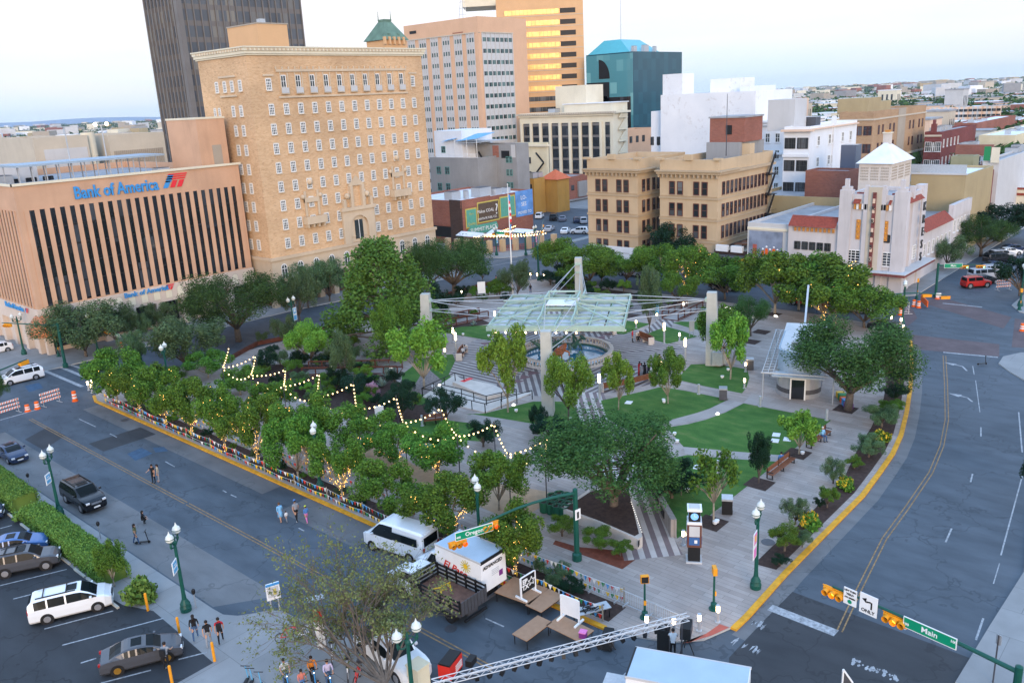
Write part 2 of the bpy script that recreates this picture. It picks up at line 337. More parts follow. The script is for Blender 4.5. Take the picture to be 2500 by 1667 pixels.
ns=nt.nodes.new('ShaderNodeTexNoise');ns.inputs['Scale'].default_value=1.5;ns.inputs['Detail'].default_value=6;ns.inputs['Roughness'].default_value=.5
rp=nt.nodes.new('ShaderNodeValToRGB');rp.color_ramp.elements[0].position=.34;rp.color_ramp.elements[0].color=(.92,.97,1,1);rp.color_ramp.elements[1].position=.6;rp.color_ramp.elements[1].color=(1.0,.965,.97,1)
mx=nt.nodes.new('ShaderNodeMix');mx.data_type='RGBA'
sp_=nt.nodes.new('ShaderNodeSeparateXYZ');hr=nt.nodes.new('ShaderNodeValToRGB')
e=hr.color_ramp.elements;e[0].position=0;e[0].color=(7.8,9.4,10.4,1);e[1].position=1;e[1].color=(7.2,12.2,20.2,1)
for p_,c_ in((.05,(9.9,10.2,10.7,1)),(.13,(11.4,11.0,11.2,1)),(.3,(13.2,15.4,18.8,1)),(.5,(10.6,14.6,20.6,1))):
 q_=e.new(p_);q_.color=c_
ml=nt.nodes.new('ShaderNodeMix');ml.data_type='RGBA';ml.blend_type='MULTIPLY';ml.inputs[0].default_value=1;mx.inputs[0].default_value=.93
for a,b in((tc.outputs['Generated'],mp.inputs[0]),(mp.outputs[0],ns.inputs['Vector']),(ns.outputs['Fac'],rp.inputs[0]),(sky.outputs[0],mx.inputs[6]),(tc.outputs['Generated'],sp_.inputs[0]),(sp_.outputs[2],hr.inputs[0]),(hr.outputs[0],ml.inputs[6]),(rp.outputs[0],ml.inputs[7]),(ml.outputs[2],mx.inputs[7]),(mx.outputs[2],bg.inputs[0])):nt.links.new(a,b)
bg.inputs[1].default_value=.1
sd=bpy.data.lights.new('sun','SUN');sd.energy=2.35;sd.angle=math.radians(24);sd.color=(1,.74,.5)
so=bpy.data.objects.new('sun',sd);col.objects.link(so);so.location=(-100,-120,90)
so.rotation_euler=Vector((-math.cos(SUN_AZ)*math.cos(SUN_EL),-math.sin(SUN_AZ)*math.cos(SUN_EL),-math.sin(SUN_EL))).to_track_quat('-Z','Y').to_euler()
sc.view_settings.view_transform='Standard';sc.view_settings.look='None';sc.view_settings.exposure=.12;sc.view_settings.gamma=1
sc.cycles.use_denoising=True;sc.cycles.max_bounces=5;sc.cycles.diffuse_bounces=2;sc.cycles.glossy_bounces=2;sc.cycles.transparent_max_bounces=4
# ================================================================ ground, roads, plaza
def PX(pts,o=(0,0),s=1.0):return[tuple(G(o[0]+x/s,o[1]+y/s)[:2])for x,y in pts]
RZ=-.12
def flat(name,polys,m,z,kind='structure'):
 b=MB()
 for p in polys:b.prism(p,z,z,m)
 return tag(b.build(name),kind=kind)
def ground():
 b=MB();r=9000;n=48
 b.prism([(r*math.cos(2*PI*i/n),r*math.sin(2*PI*i/n))for i in range(n)],-.3,-.3,'city_ground')
 struct(b,'ground')
n=N('city_ground');c=n.ramp(n.noise(.012,6),[(.3,(.10,.115,.085)),(.5,(.2,.19,.17)),(.7,(.3,.28,.25))]);n.out(c,.95)
ground()
flat('road',[[(-40,-30),(330,-30),(330,330),(-40,330)]],'asphalt',RZ)
main_k=PX([(1783.5,1530.8),(1816.5,1499.5),(1912,1394),(1994.5,1311.5),(2100,1206),(2142,1150),(2173.5,1105),(2194.5,1059),(2208.5,1003),(2217,950.6),(2221,890),(2219,831)])
sw=[(37.5,27),(37.8,25),(38.6,23),(40,21.6)]
nw=[(41,104.6),(39.4,104),(38.2,102.6),(37.5,100.5)]
ne=[(113.5,34.5),(116.2,39),(117.3,46),(117.8,93),(116.5,98),(112,101)]
plaza_poly=nw+sw+main_k+ne
b=MB();b.prism(plaza_poly,-.3,0,'plaza_paving','kerb');struct(b,'plaza')
def ribbon(pts,wd,z0,z1,m,b=None,side=1):
 b=b or MB();L=[]
 for i,p in enumerate(pts):
  a=Vector(pts[max(i-1,0)]);c=Vector(pts[min(i+1,len(pts)-1)]);d=(c-a).normalized();nn=Vector((-d.y,d.x))*side
  L.append((Vector(p),Vector(p)+nn*wd))
 for(a,a2),(c,c2)in zip(L,L[1:]):b.prism([tuple(a),tuple(c),tuple(c2),tuple(a2)],z0,z1,m)
 return b
struct(ribbon(nw[2:]+sw[:1],-.34,RZ-.1,.035,'kerb_yellow'),'kerb')
struct(ribbon(main_k,-.4,RZ-.1,.035,'kerb_yellow'),'kerb')
flat('ramp',[PX([(560,1265),(680,1200),(780,1130),(850,1155),(720,1215),(560,1262),(480,1275)],(1500,1150),3.033)],'kerb_red',.004)
def block(name,poly,m='sidewalk',z=0):b=MB();b.prism(poly,-.3,z,m,'kerb');return struct(b,name)
bump=PX([(545,1499),(580,1502),(620,1496),(655,1489),(690,1490),(725,1508)])
block('sidewalk',[(-40,104),(20,104),(22.3,103),(23.1,101),(23.1,49.2)]+bump+[(26.7,42),(26.7,30),(24,26),(-40,25)])
block('sidewalk',[(-40,119.5),(37,120),(41,119.2),(77,118.7),(105,114.2),(116,113.6),(119,116),(119,330),(-40,330)])
block('sidewalk',PX([(1178,627),(1220,629),(1260,627),(1344,611)])+[(150,117),(330,117),(330,330),(127,330)])
block('sidewalk',[(132.6,45),(133.2,40.5),(136,38.2),(330,38.2),(330,109),(134,109)])
se=PX([(2332,1664),(2420,1520),(2500,1394)])+[(100,15.5),(103.5,18.5),(106.2,20.3),(109.3,20.5)]
block('sidewalk',[(40,-20)]+se+[(112,19.2),(114,16),(114.5,-20)])
block('sidewalk',[(131,-20),(131,19),(132.5,23.5),(136,25.2),(330,25.2),(330,-20)])
flat('parking_lot',[PX([(-300,60),(-60,270),(100,430),(250,570),(450,760),(690,960),(830,1040),(1035,1080),(1235,1250),(1440,1430),(1195,1568),(1000,1700),(-900,2300),(-900,300)],(0,1100),2.766)],'asphalt_lot',.004)
flat('parking_lot',[[(139,119),(200,119),(200,165),(163,165),(163,142),(139,142)]],'asphalt',.004)
flat('road',[[(23.3,49.5),(26.9,47),(26.9,99),(23.3,99)]],'concrete_lane',RZ+.004)
flat('road',[[(35.2,62),(37.1,62),(37.1,99),(35.2,99)],[(34.2,48),(37.1,48),(37.1,58),(34.2,58)]],'concrete_lane',RZ+.004)
q=PX([(1860,1515),(1935,1440),(2500,1650),(2480,1720),(1780,1720),(1780,1600)])
flat('road',[q,[(31,84),(36.5,84),(36.5,87.5),(31,87.5)],PX([(60,1070),(115,1040),(160,1060),(105,1095)])],'asphalt_dark',RZ+.006)
mk=[(41.5,21)]+main_k[1:]
struct(ribbon([(p[0],p[1])for p in mk],1.0,0,0,'concrete_lane'),'gutter').location.z=0
for o in col.objects:
 if o.name.startswith('gutter'):
  for v in o.data.vertices:v.co.y-=1.42;v.co.z=RZ+.004
flat('crosswalk',[PX([(2245,735),(2290,722),(2470,772),(2450,800)]),PX([(2228,815),(2440,838),(2440,868),(2228,850)]),PX([(2180,742),(2225,745),(2240,775),(2215,795)]),PX([(2478,775),(2560,790),(2560,850),(2470,845)])],'street_brick',RZ+.006)
def marks(name,segs,m,z=RZ+.009):
 b=MB()
 for a,c,wd in segs:
  a,c=Vector(a[:2]),Vector(c[:2]);d=(c-a).normalized();nn=Vector((-d.y,d.x))*wd/2
  b.prism([tuple(a-nn),tuple(c-nn),tuple(c+nn),tuple(a+nn)],z,z,m)
 return struct(b,name)
marks('road_marking',[((30.2+k,101),(30.2+k,66),.1)for k in(-.14,.14)]+[((30.2+k,65.7),(30.2+k,30),.1)for k in(-.14,.14)],'paint_yellow')
yl=PX([(2050,1536),(2095,1440),(2160,1310),(2215,1235),(2273,1150),(2300,1085),(2312,1022),(2310,940),(2306,866)])
marks('road_marking',[((a[0],a[1]+k),(c[0],c[1]+k),.09)for a,c in zip(yl,yl[1:])for k in(-.15,.15)],'paint_yellow')
d4=lambda x0,y0,x1,y1,o,s,wd=.12:(G(o[0]+x0/s,o[1]+y0/s),G(o[0]+x1/s,o[1]+y1/s),wd)
A,B_,C_,D_=(180,820),(1900,1150),(1900,600),(0,600)
marks('road_marking',[d4(50,785,210,860,A,3.92),d4(345,925,410,958,A,3.92),d4(875,1190,965,1240,A,3.92),d4(1425,1465,1460,1485,A,3.92),d4(1500,1505,1555,1530,A,3.92),d4(390,410,430,432,(600,1150),3.033),(G(1185,1505),G(1230,1525),.12),d4(1240,515,1285,412,B_,3.033),d4(938,1160,980,1080,B_,3.033),d4(1650,610,1810,20,B_,3.033,.1),d4(1465,1235,1520,1075,B_,3.033),d4(1425,70,1440,10,B_,3.033),d4(1595,820,1640,670,B_,3.033,.07),d4(1700,1430,1675,1150,C_,2.852),d4(1412,1318,1412,1255,C_,2.852),d4(1405,1150,1375,930,C_,2.852,.08),d4(1365,890,1355,830,C_,2.852,.1),d4(1150,735,1530,770,C_,2.852,.4),d4(1145,395,1420,422,C_,2.852,.4),(G(1880,1478),G(2042,1541),.75),d4(270,785,525,893,D_,2.613,.5),d4(380,765,555,838,D_,2.613,.5),d4(0,805,130,775,D_,2.613,.3),d4(0,1105,230,1040,D_,2.613,.3),d4(450,755,545,785,D_,2.613,.4),d4(415,1145,475,1125,(1000,0),1e9)if 0 else(G(1188,640),G(1262,628),.2),(G(1190,650),G(1285,632),.2),(G(1500,1690),G(1590,1610),1.2)],'paint_white')
def arrow(px0,px1,px2):
 a,c,e_=(Vector(G(*p)[:2])for p in(px0,px1,px2));b=MB()
 for p,q_ in((a,c),(c,e_)):
  d=(q_-p).normalized();nn=Vector((-d.y,d.x))*.1;b.prism([tuple(p-nn),tuple(q_-nn),tuple(q_+nn),tuple(p+nn)],RZ+.01,RZ+.01,'paint_white')
 d=(e_-c).normalized();nn=Vector((-d.y,d.x));b.prism([tuple(e_+nn*.42),tuple(e_-nn*.42),tuple(e_+d*1.3)],RZ+.012,RZ+.012,'paint_white');struct(b,'road_marking')
arrow((2361,903),(2350,892),(2332,888));arrow((2374,978),(2362,968),(2345,964))
b=MB()
for k in range(46):
 t=rnd.random();p=G(2075+t*110+rnd.uniform(-6,6),1606+t*45+rnd.uniform(-6,6));s=rnd.uniform(.05,.2)
 b.prism([(p.x+s*math.cos(a_),p.y+s*.6*math.sin(a_))for a_ in(0,1.3,2.4,3.6,5)],RZ+.01+k*1e-4,RZ+.01+k*1e-4,'paint_white')
for k in range(20):
 t=rnd.random();p=(G(1790+t*65,1560+t*25),G(1838+t*28,1512+t*14))[k%2];s=rnd.uniform(.05,.18)
 b.prism([(p.x+rnd.uniform(-.4,.4)+s*math.cos(a_),p.y+s*.6*math.sin(a_))for a_ in(0,1.3,2.4,3.6,5)],RZ+.016+k*1e-4,RZ+.016+k*1e-4,'paint_white')
struct(b,'road_marking')
flat('road_marking',[PX([(310,1105),(345,1090),(372,1104),(330,1122)]),PX([(372,1090),(400,1088),(410,1098),(380,1102)]),PX([(60,940),(95,932),(105,945),(70,955)])],'road_blue',RZ+.01)
b=MB()
for p,r in((G(304,1023),.45),(G(1875,1323),.5),(G(1100,1530),.4)):b.lathe([(r,.0),(r,.016)],16,'steel_dark',(p.x,p.y,.0 if p.x>38 else RZ))
struct(b,'manhole')
lot=[(0,910,160,568),(0,910,450,800),(90,1000,215,968),(300,1202,765,1080),(420,1312,1105,1130),(545,1432,650,1400),(1120,1330,1205,1255),(680,1568,1020,1480),(1205,1408,1395,1360),(0,525,80,503),(0,605,175,568)]
marks('road_marking',[d4(*q_,(0,1100),2.766,.12)for q_ in lot[1:]],'paint_white',.009)
O5,O6,O8,S3=(1000,600),(1400,600),(1500,900),3.137
C0=Vector((81.5,64.4))
def ringpt(r,a):return(C0.x+r*math.cos(a),C0.y+r*math.sin(a))
for i in range(8):
 a0,a1=i*PI/4,(i+1)*PI/4;b=MB()
 spoke=((i+1)//2*2)*PI/4+0
 m='stripe_a' if round((((i+1)//2)*2+1))%4==1 else 'stripe_b'
 m=('stripe_a','stripe_c','stripe_b','stripe_d','stripe_a','stripe_c','stripe_b','stripe_d')[i]
 b.prism([ringpt(6.2,a0+(a1-a0)*k/6)for k in range(7)]+[ringpt(15.2,a0+(a1-a0)*k/8)for k in range(8,-1,-1)],.004,.004,m)
 struct(b,'plaza_stripes')
b=MB()
for ang in(.12,PI/2+.1,PI+.12,3*PI/2+.1,PI/4+.1,5*PI/4):
 for k in range(4):
  r=7.2+k*1.75;p=Vector(ringpt(r,ang));d=Vector((math.cos(ang),math.sin(ang)));nn=Vector((-d.y,d.x))
  b.prism([tuple(p+nn*.85),tuple(p-nn*.85),tuple(p+d*1.6)],.009,.009,'paver_purple')
struct(b,'plaza_triangles')
spk=[PX([(1240,1190),(1330,1385),(1500,1310),(1430,1130)],O5,S3)]
sdir=math.atan2(14.5,16)
stripes('stripe_spoke',sdir,(.2,.155,.155),(.5,.46,.43),.85)
flat('path',[[(70.8,55.2),(63,48.3),(56,41.5),(50,35.4),(44.6,30.5),(47.8,27.6),(52.5,32.6),(59.5,39.2),(66.6,46.5),(72.9,52.4)]],'stripe_spoke',.010)
flat('path',[[(91,75),(106,91),(108.5,88.5),(94,73)]],'stripe_spoke',.010)
flat('path',[PX([(390,1010),(500,940),(760,1040),(1400,1000)],O6,S3)]if 0 else[PX([(700,735),(800,520),(720,520),(520,660)],O6,S3)],'stripe_a',.010)
def lawnp(pts,o,s=S3,name='lawn'):return PX(pts,o,s)
LAWNS=[lawnp([(430,1290),(580,1282),(945,1192),(1240,1192),(1330,1380),(1000,1372),(700,1322),(520,1300)],O5),lawnp([(210,1185),(420,1140),(570,1105),(670,1080),(860,1110),(1190,1177),(1060,1240),(880,1300),(640,1370),(440,1420),(260,1330)],O6),lawnp([(790,1025),(850,960),(900,908),(1000,905),(1130,915),(1250,930),(1330,945),(1348,1010),(1325,1085),(1290,1130),(1030,1080)],O6),lawnp([(990,265),(1660,395),(1310,665),(900,632),(530,598),(400,450),(560,425),(700,390),(850,335)],O8),lawnp([(560,660),(900,690),(1260,712),(1100,835),(720,1130),(480,1300),(470,1200),(270,800),(400,690)],O8),lawnp([(535,692),(610,655),(720,620),(840,655),(950,695),(720,752)],O6),lawnp([(400,572),(590,598),(390,678),(300,672),(310,620)],O6),lawnp([(760,590),(820,580),(980,585),(985,655),(860,620)],O6),lawnp([(210,655),(400,620),(610,608),(640,640),(620,727),(250,662)],O5),lawnp([(-60,985),(120,850),(330,830),(350,880),(300,985),(345,1030),(95,1155),(200,1200),(60,1220),(-60,1150)],O5),lawnp([(-60,1330),(250,1330),(640,1380),(700,1450),(560,1500),(100,1460),(-60,1400)],O5)]
for p in LAWNS:flat('lawn',[p],'lawn',.012)
flat('path',[PX([(700,385),(850,330),(990,262),(870,238),(700,320),(440,390),(400,440)],O8,S3),PX([(440,1300),(480,1290),(700,1322),(1000,1372),(1330,1382),(1330,1425),(900,1410),(600,1370),(440,1330)],O5,S3),PX([(530,598),(900,632),(1310,665),(1260,712),(900,688),(540,652)],O8,S3)],'walk',.016)
flat('path',[PX([(1600,1100),(1800,1100),(1900,1130)],O6,S3)]if 0 else[PX([(990,262),(1290,320),(1660,392),(1900,440),(1900,400),(1500,290),(1050,190)],O8,S3)],'brick_walk' if 0 else 'walk',.014)
bed_in=PX([(1035,685),(1175,550),(1330,430),(1510,250),(1700,50)],(1500,1150),3.033)+PX([(560,1400),(650,1260),(735,1060),(750,960),(740,880),(760,760)],(1900,600),2.852)
bed_out=[(p[0]-.1,p[1]+.45)for p in main_k[2:11]]
flat('planting_bed',[bed_in+bed_out[::-1]],'soil',.012)
flat('planting_bed',[[(37.95,27.2),(39.9,27.2),(39.9,55),(37.95,55)],[(37.95,56),(39.9,56),(39.9,69),(37.95,69)],[(37.95,70),(39.9,70),(39.9,96.5),(37.95,99)]],'soil',.012)
flat('planting_bed',[PX([(640,890),(905,890),(985,940),(1060,985),(1030,1045),(900,1020),(760,985),(600,930)]),PX([(1130,760),(1200,790),(1080,810),(1060,780)]),PX([(1450,800),(1480,760),(1420,740),(1440,700),(1680,735),(1600,760)])],'soil',.008)
flat('planting_bed',[PX([(1380,1130),(1900,1370),(1750,1700),(1300,1590),(1050,1500)],(1000,1150),3.033)if 0 else PX([(1080,510),(1250,560),(1690,600),(1685,645),(1575,725),(1060,540)],(1000,1150),3.033)],'soil_red',.008)
flat('gravel_bed',[PX([(1520,735),(1640,742),(1630,775),(1530,765)]),PX([(1040,895),(1080,930),(1050,965),(1000,960)])],'gravel',.014)
flat('path',[PX([(860,1088),(920,1072),(1010,1135),(1140,1165),(1250,1185),(1340,1200),(1340,1225),(1260,1275),(1100,1205),(960,1165),(890,1120)]),PX([(590,930),(680,905),(920,930),(1010,1010),(960,1030),(860,990)])],'decomposed_granite',.006)
squares=[(740,1180,O8),(1400,650,O8),(1770,310,O8),(1110,880,O8),(1120,862,O6),(1360,735,O6),(1530,525,O6),(1440,660,O6),(1190,475,O6)]
bs=MB()
for x,y,o in squares:p=G(o[0]+x/S3,o[1]+y/S3);bs.box(p.x-1,p.x+1,p.y-1,p.y+1,.013,.02,'soil')
struct(bs,'planting_bed')
# ================================================================ buildings
WN={}
def win_mb(w,h,st):
 """one window facing -y, centred on the origin"""
 b=MB();x,z=w/2,h/2
 def bar(x0,x1,z0,z1,m,y=.09):b.box(x0,x1,-y,.0,z0,z1,m)
 fr,gl,nx,nz,sill=dict(hotel=('frame_white','glass_pane',2,3,'hotel_stone'),sash=('frame_rust','glass_room',0,1,'caples_trim'),white=('frame_white','glass_pane',1,1,'white_wall'),dark=('frame_dark','glass_room',1,1,None),teal=('frame_teal','glass_pane',1,1,None),pair=('frame_rust','glass_room',1,1,None),kress=('frame_white','glass_dark',4,4,'kress_white'),french=('frame_white','glass_pane',1,2,None),plain=('black','glass_dark',0,0,None))[st]
 t=min(.11,w*.1)
 b.add([(-x,-.03,-z),(x,-.03,-z),(x,-.03,z),(-x,-.03,z)],[(0,1,2,3)],gl)
 bar(-x-.03,-x+t,-z,z,fr);bar(x-t,x+.03,-z,z,fr);bar(-x+t,x-t,z-t,z+.03,fr);bar(-x+t,x-t,-z-.03,-z+t,fr)
 for i in range(nx):c=-x+w*(i+1)/(nx+1);bar(c-t*.4,c+t*.4,-z+t,z-t,fr,.07)
 for i in range(nz):c=-z+h*(i+1)/(nz+1);bar(-x+t,x-t,c-t*.35,c+t*.35,fr,.066)
 if sill:b.box(-x-.15,x+.15,-.2,0,-z-.16,-z-.035,sill)
 if st=='french':b.box(-x-.2,x+.2,-.42,-.36,-z,-z+.85,'lightgrey');b.box(-x-.2,x+.2,-.45,0,-z-.16,-z-.035,'hotel_stone')
 if st=='hotel':
  b.box(-x-.03,x+.03,-.02,.0,z+.035,z+.2,'hotel_stone');b.add([(-x+t,-.05,z*.34),(x-t,-.05,z*.34),(x-t,-.05,z*.42),(-x+t,-.05,z*.42)],[(0,1,2,3)],fr)
 return b
def windows(t,lst,face_y=0.0,name='window'):
 """lst: (face, u, z, w, h, style[, off]); face S looks to -y, W to -x, in the building's local frame"""
 sep,rest=lst[:100],MB()
 for i,q in enumerate(lst):
  fc,u,z,w,h,st=q[:6];off=q[6]if len(q)>6 else 0.0
  k=(round(w,2),round(h,2),st)
  if k not in WN:WN[k]=(win_mb(*k),win_mb(*k).mesh('window'))
  loc,rz=((u,off,z),0)if fc=='S' else((off,u,z),-PI/2)
  if i<100:ob(name,WN[k][1],t,loc,rz)
  else:
   R_=Matrix.Translation(loc)@Matrix.Rotation(rz,4,'Z');mb=WN[k][0]
   for f,m in zip(mb.f,mb.m):rest.add([R_@Vector(mb.v[i_])for i_ in f],[tuple(range(len(f)))],mb.ml[m])
 if len(lst)>100:tag(rest.build(name,t),kind='stuff')
def shell(t,W,D,h,wall,roof='roof_grey',par=.9,z0=0.0,x0=0.0,y0=0.0,th=.35):
 b=MB();x1,y1=x0+W,y0+D
 o=[(x0,y0),(x1,y0),(x1,y1),(x0,y1)];i=[(x0+th,y0+th),(x1-th,y0+th),(x1-th,y1-th),(x0+th,y1-th)]
 vs=[(*p,z0)for p in o]+[(*p,h)for p in o]+[(*p,h)for p in i]+[(*p,h-par)for p in i]
 fs=[]
 for k in range(4):
  n=(k+1)%4;fs+=[(k,n,4+n,4+k),(4+k,4+n,8+n,8+k),(8+k,8+n,12+n,12+k)]
 b.add(vs,fs,wall);o1=b.build('wall',t)
 r=MB();r.box(x0+th,x1-th,y0+th,y1-th,h-par-.2,h-par,roof);return o1,r.build('roof',t)
def bld(name,label,X0,Y0,W,D,h,wall,roof='roof_grey',par=.9,cat='building',z0=0.0):
 t=thing(name,label,cat,(X0,Y0,0));shell(t,W,D,h,wall,roof,par,z0);return t
def corner(px,py,Dd,pxl,pxr,name,label,wall,roof='roof_grey',par=.9,cat='building',Wd=None,Dp=None):
 X,Y,h=BC(px,py,Dd)
 W=Wd if Wd else xat(pxr,Y,h)-X;Dh=Dp if Dp else yat(pxl,X,h)-Y
 return bld(name,label,X,Y,W,Dh,h,wall,roof,par,cat),W,Dh,h,X,Y
def boxes(name,t,lst,smooth=False):
 b=MB()
 for q in lst:b.box(*q)
 return b.build(name,t)
def ac(t,pts,z,name='roof_unit'):
 for x,y,w,d,h in pts:boxes(name,t,[(x,x+w,y,y+d,z,z+h,'galv'),(x+.1,x+w-.1,y+.1,y+d-.1,z+h,z+h+.08,'steel_dark')])
BX,BY,BH=41.9,127.0,23.9
bank=thing('bank_building','orange tan bank block with tall dark window strips above a pale arcaded base','building',(BX,BY,0))
BW=34.2;shell(bank,BW,40,BH,'bank_tan','roof_grey',1.1,6.7)
strips=[]
x0,x1=xat(71,BY,22)-BX,xat(565,BY,22)-BX
for i in range(24):
 xc=x0+(x1-x0)*i/23;boxes('window',bank,[(xc-.36,xc+.36,-.02,.0,6.9,20.4,'glass_dark')]+[(xc-.36,xc+.36,-.035,-.021,z,z+.25,'black')for z in(9.6,12.3,15,17.7)])
for i in range(30):boxes('window',bank,[(-.02,0,1.6+i*1.22,2.15+i*1.22,6.9,20.4,'glass_dark')])
f=MB()
for i in range(25):xc=x0+(x1-x0)*(i-.5)/23;f.box(xc-.33,xc+.33,-.09,0,6.72,20.5,'bank_tan')
for i in range(30):f.box(-.11,0,1.0+i*1.22,1.56+i*1.22,6.72,20.5,'bank_tan')
f.build('pier',bank)['kind']='stuff'
b=MB();b.box(-.15,BW+.15,-.15,40,4.1,6.7,'bank_base');b.box(-.3,BW+.3,-.3,-.15,BH-.1,BH+.25,'cream');b.box(-.3,-.15,-.3,40,BH-.1,BH+.25,'cream')
for i in range(9):b.box(.2+i*4.15,1.1+i*4.15,-.15,.6,0,4.1,'bank_base')
for i in range(9):b.box(-.15,.6,1.6+i*4.5,2.6+i*4.5,0,4.1,'bank_base')
b.box(.6,BW,1.2,39,0,4.1,'bank_base');b.build('base',bank)
for i in range(8):boxes('shop_window',bank,[(1.3+i*4.15,4.1+i*4.15,.9,1.1,.7,3.9,'glass_dark')]+[(1.3+i*4.15+k*.9,1.36+i*4.15+k*.9,.8,.9,.7,3.9,'frame_dark')for k in range(4)])
a=MB()
for i in range(17):
 c=1.5+i*1.95
 pr=[(c-.55,4.55)]+[(c+.55*math.cos(PI-PI*k/8),5.75+.55*math.sin(PI-PI*k/8))for k in range(9)]+[(c+.55,4.55)]
 a.add([(x,-.17,z)for x,z in pr],[tuple(range(len(pr)))],'beige');a.add([(x*.9+c*.1,-.19,5.2+(z-5.2)*.9)for x,z in pr],[tuple(range(len(pr)))],'cream')
a.build('arch_panel',bank)['kind']='stuff'
aw=MB()
for k in range(7):
 a0,a1=PI*.5+PI*k/7+PI*.25,PI*.5+PI*(k+1)/7+PI*.25
 for j in range(6):
  t0,t1=PI/2*j/6,PI/2*(j+1)/6
  P_=lambda a_,t_:(.6+2.1*math.cos(t_)*math.cos(a_),.6+2.1*math.cos(t_)*math.sin(a_),2.9+3.2*math.sin(t_))
  aw.add([P_(a0,t0),P_(a1,t0),P_(a1,t1),P_(a0,t1)],[(0,1,2,3)],'copper')
aw.build('dome_awning',bank)
def logo(parent,x,z,s,y,rz=0):
 b=MB();
 def q(pts,m):b.add([(x+(p+.35*r)*s,y,z+r*s*.62)for p,r in pts],[tuple(range(len(pts)))],m)
 for k in range(3):q([(k*.36,-.5),(k*.36+.26,-.5),(k*.36+.26,.05),(k*.36,.05)],'bank_blue' if k==0 else 'bank_red')
 for k in range(3):q([(0,.12+k*.17),(1,.12+k*.17),(1,.23+k*.17),(0,.23+k*.17)],'bank_red' if k else 'bank_red')
 q([(0,-.06),(.3,-.06),(.3,.5),(0,.5)],'bank_blue');return b.build('logo',parent)
lx=xat(285,BY,BH-1.6)-BX;lettering('Bank of America',2.45,'bank_blue',bank,(lx,-.12,BH-1.9),0,.1,.045,.76);logo(bank,xat(403,BY,BH-1.6)-BX,BH-1.6,3.1,-.13)
lx=xat(357,BY,6)-BX;lettering('Bank of America',1.05,'bank_blue',bank,(lx,-.3,6.25),0,.06,.02);logo(bank,xat(402,BY,6)-BX,6.25,1.3,-.3)
lettering('Bank of America',1.05,'bank_blue',bank,(-.3,8.5,6.2),-PI/2,.06,.02);r_=logo(bank,0,0,1.1,0);r_.location=(-.3,4.2,6.2);r_.rotation_euler=(0,0,-PI/2)
t=bank;px=xat(466,BY+3,BH+7)-BX
boxes('penthouse',t,[(px,BW-.6,1.5,11,BH-1,BH+7.3,'bank_tan'),(px-.1,BW-.5,1.4,11.1,BH+7.3,BH+7.6,'cream')]);boxes('door',t,[(px+2.2,px+3.8,1.44,1.5,BH,BH+3.2,'beige_dark')])
c=MB()
for k in range(12):x=4.5+k*1.9;c.tube((x,10,BH-1),(x,10,BH+1.9),.09,n=6,m='galv');c.tube((x,16,BH-1),(x,16,BH+1.9),.09,n=6,m='galv')
c.box(3.8,26.5,9,17,BH+1.9,BH+2.2,'kiosk_metal');c.build('roof_canopy',t)
for k,x in enumerate((12.8,18.4)):
 l=MB();l.tube((x,12,BH),(x,12,BH+7.2),.1,n=6,m='galv');l.beam((x-1,12,BH+7.2),(x+1,12,BH+7.2),.12,.12,'galv');l.build('roof_lamp',t)
 if k:
  for d in(-.9,.9):g=MB();g.sph((x+d,12,BH+7.3),.28,'lamp_on');g.build('lamp_head',t)
ac(t,[(2,20,5,4,1.4),(23.5,6,2,2,1.2)],BH-1.1)
HX,HY,HH=77.2,122.5,41.7
hotel=thing('hotel_building','tall golden brick hotel with rows of small white framed windows and a cream cornice','building',(HX,HY,0))
HW=xat(1059,HY,8)-HX;HD=14.6;shell(hotel,HW,HD,HH-.3,'hotel_brick','roof_grey',.5,8.4)
bs=8.3
b=MB();b.box(-.2,HW+.2,-.2,HD,4.4,bs-.4,'hotel_stone');b.box(-.45,HW+.45,-.45,HD,bs-.4,bs+.1,'hotel_stone');b.box(-.25,HW,-.25,HD,4.1,4.4,'hotel_stone')
for k in range(13):b.box(k*HW/12-.5,k*HW/12+.5,-.2,.8,0,4.1,'hotel_stone')
b.box(.3,HW-.3,1.5,HD,0,4.1,'red_brick');b.build('base',hotel)
for k in range(12):boxes('shop_window',hotel,[(k*HW/12+.6,(k+1)*HW/12-.6,1.2,1.4,.3,3.9,'glass_room')])
for i in range(11):
 pr=[(-.6,4.7)]+[(.6*math.cos(PI-PI*k/8),6.6+.6*math.sin(PI-PI*k/8))for k in range(9)]+[(.6,4.7)];w_=MB()
 w_.add([(x,-.21,z)for x,z in pr],[tuple(range(len(pr)))],'frame_white');w_.add([(x*.78,-.23,4.85+(z-4.85)*.93)for x,z in pr],[tuple(range(len(pr)))],'glass_pane')
 w_.box(-.06,.06,-.27,-.23,4.7,7.1,'frame_white');w_.box(-.55,.55,-.27,-.23,6.3,6.42,'frame_white');w_.build('arched_window',hotel,(2.1+i*(HW-4.2)/10,0,0))
c=MB()
for(z0,z1,o)in((HH-1.25,HH-1.0,.25),(HH-1.0,HH-.55,.45),(HH-.55,HH-.1,.6),(HH-.1,HH+.1,.75)):
 c.box(-o,HW+o,-o,0,z0,z1,'cream');c.box(-o,0,0,HD+o,z0,z1,'cream');c.box(HW,HW+o,0,HD+o,z0,z1,'cream')
for i in range(48):c.box(i*HW/48,i*HW/48+.35,-.68,-.6,HH-.5,HH-.15,'hotel_stone')
for i in range(18):c.box(-.68,-.6,i*.8,i*.8+.35,HH-.5,HH-.15,'hotel_stone')
c.build('cornice',hotel)
wx=[xat(p,HY,30)-HX for p in(667,1013)];L=[]
zt=[HT((HX,HY),120+0)];rows=[HT((HX+wx[0],HY),y)for y in(268.3,316.5,363.8,410.7,456.7,502.2,548.2,593.8)]
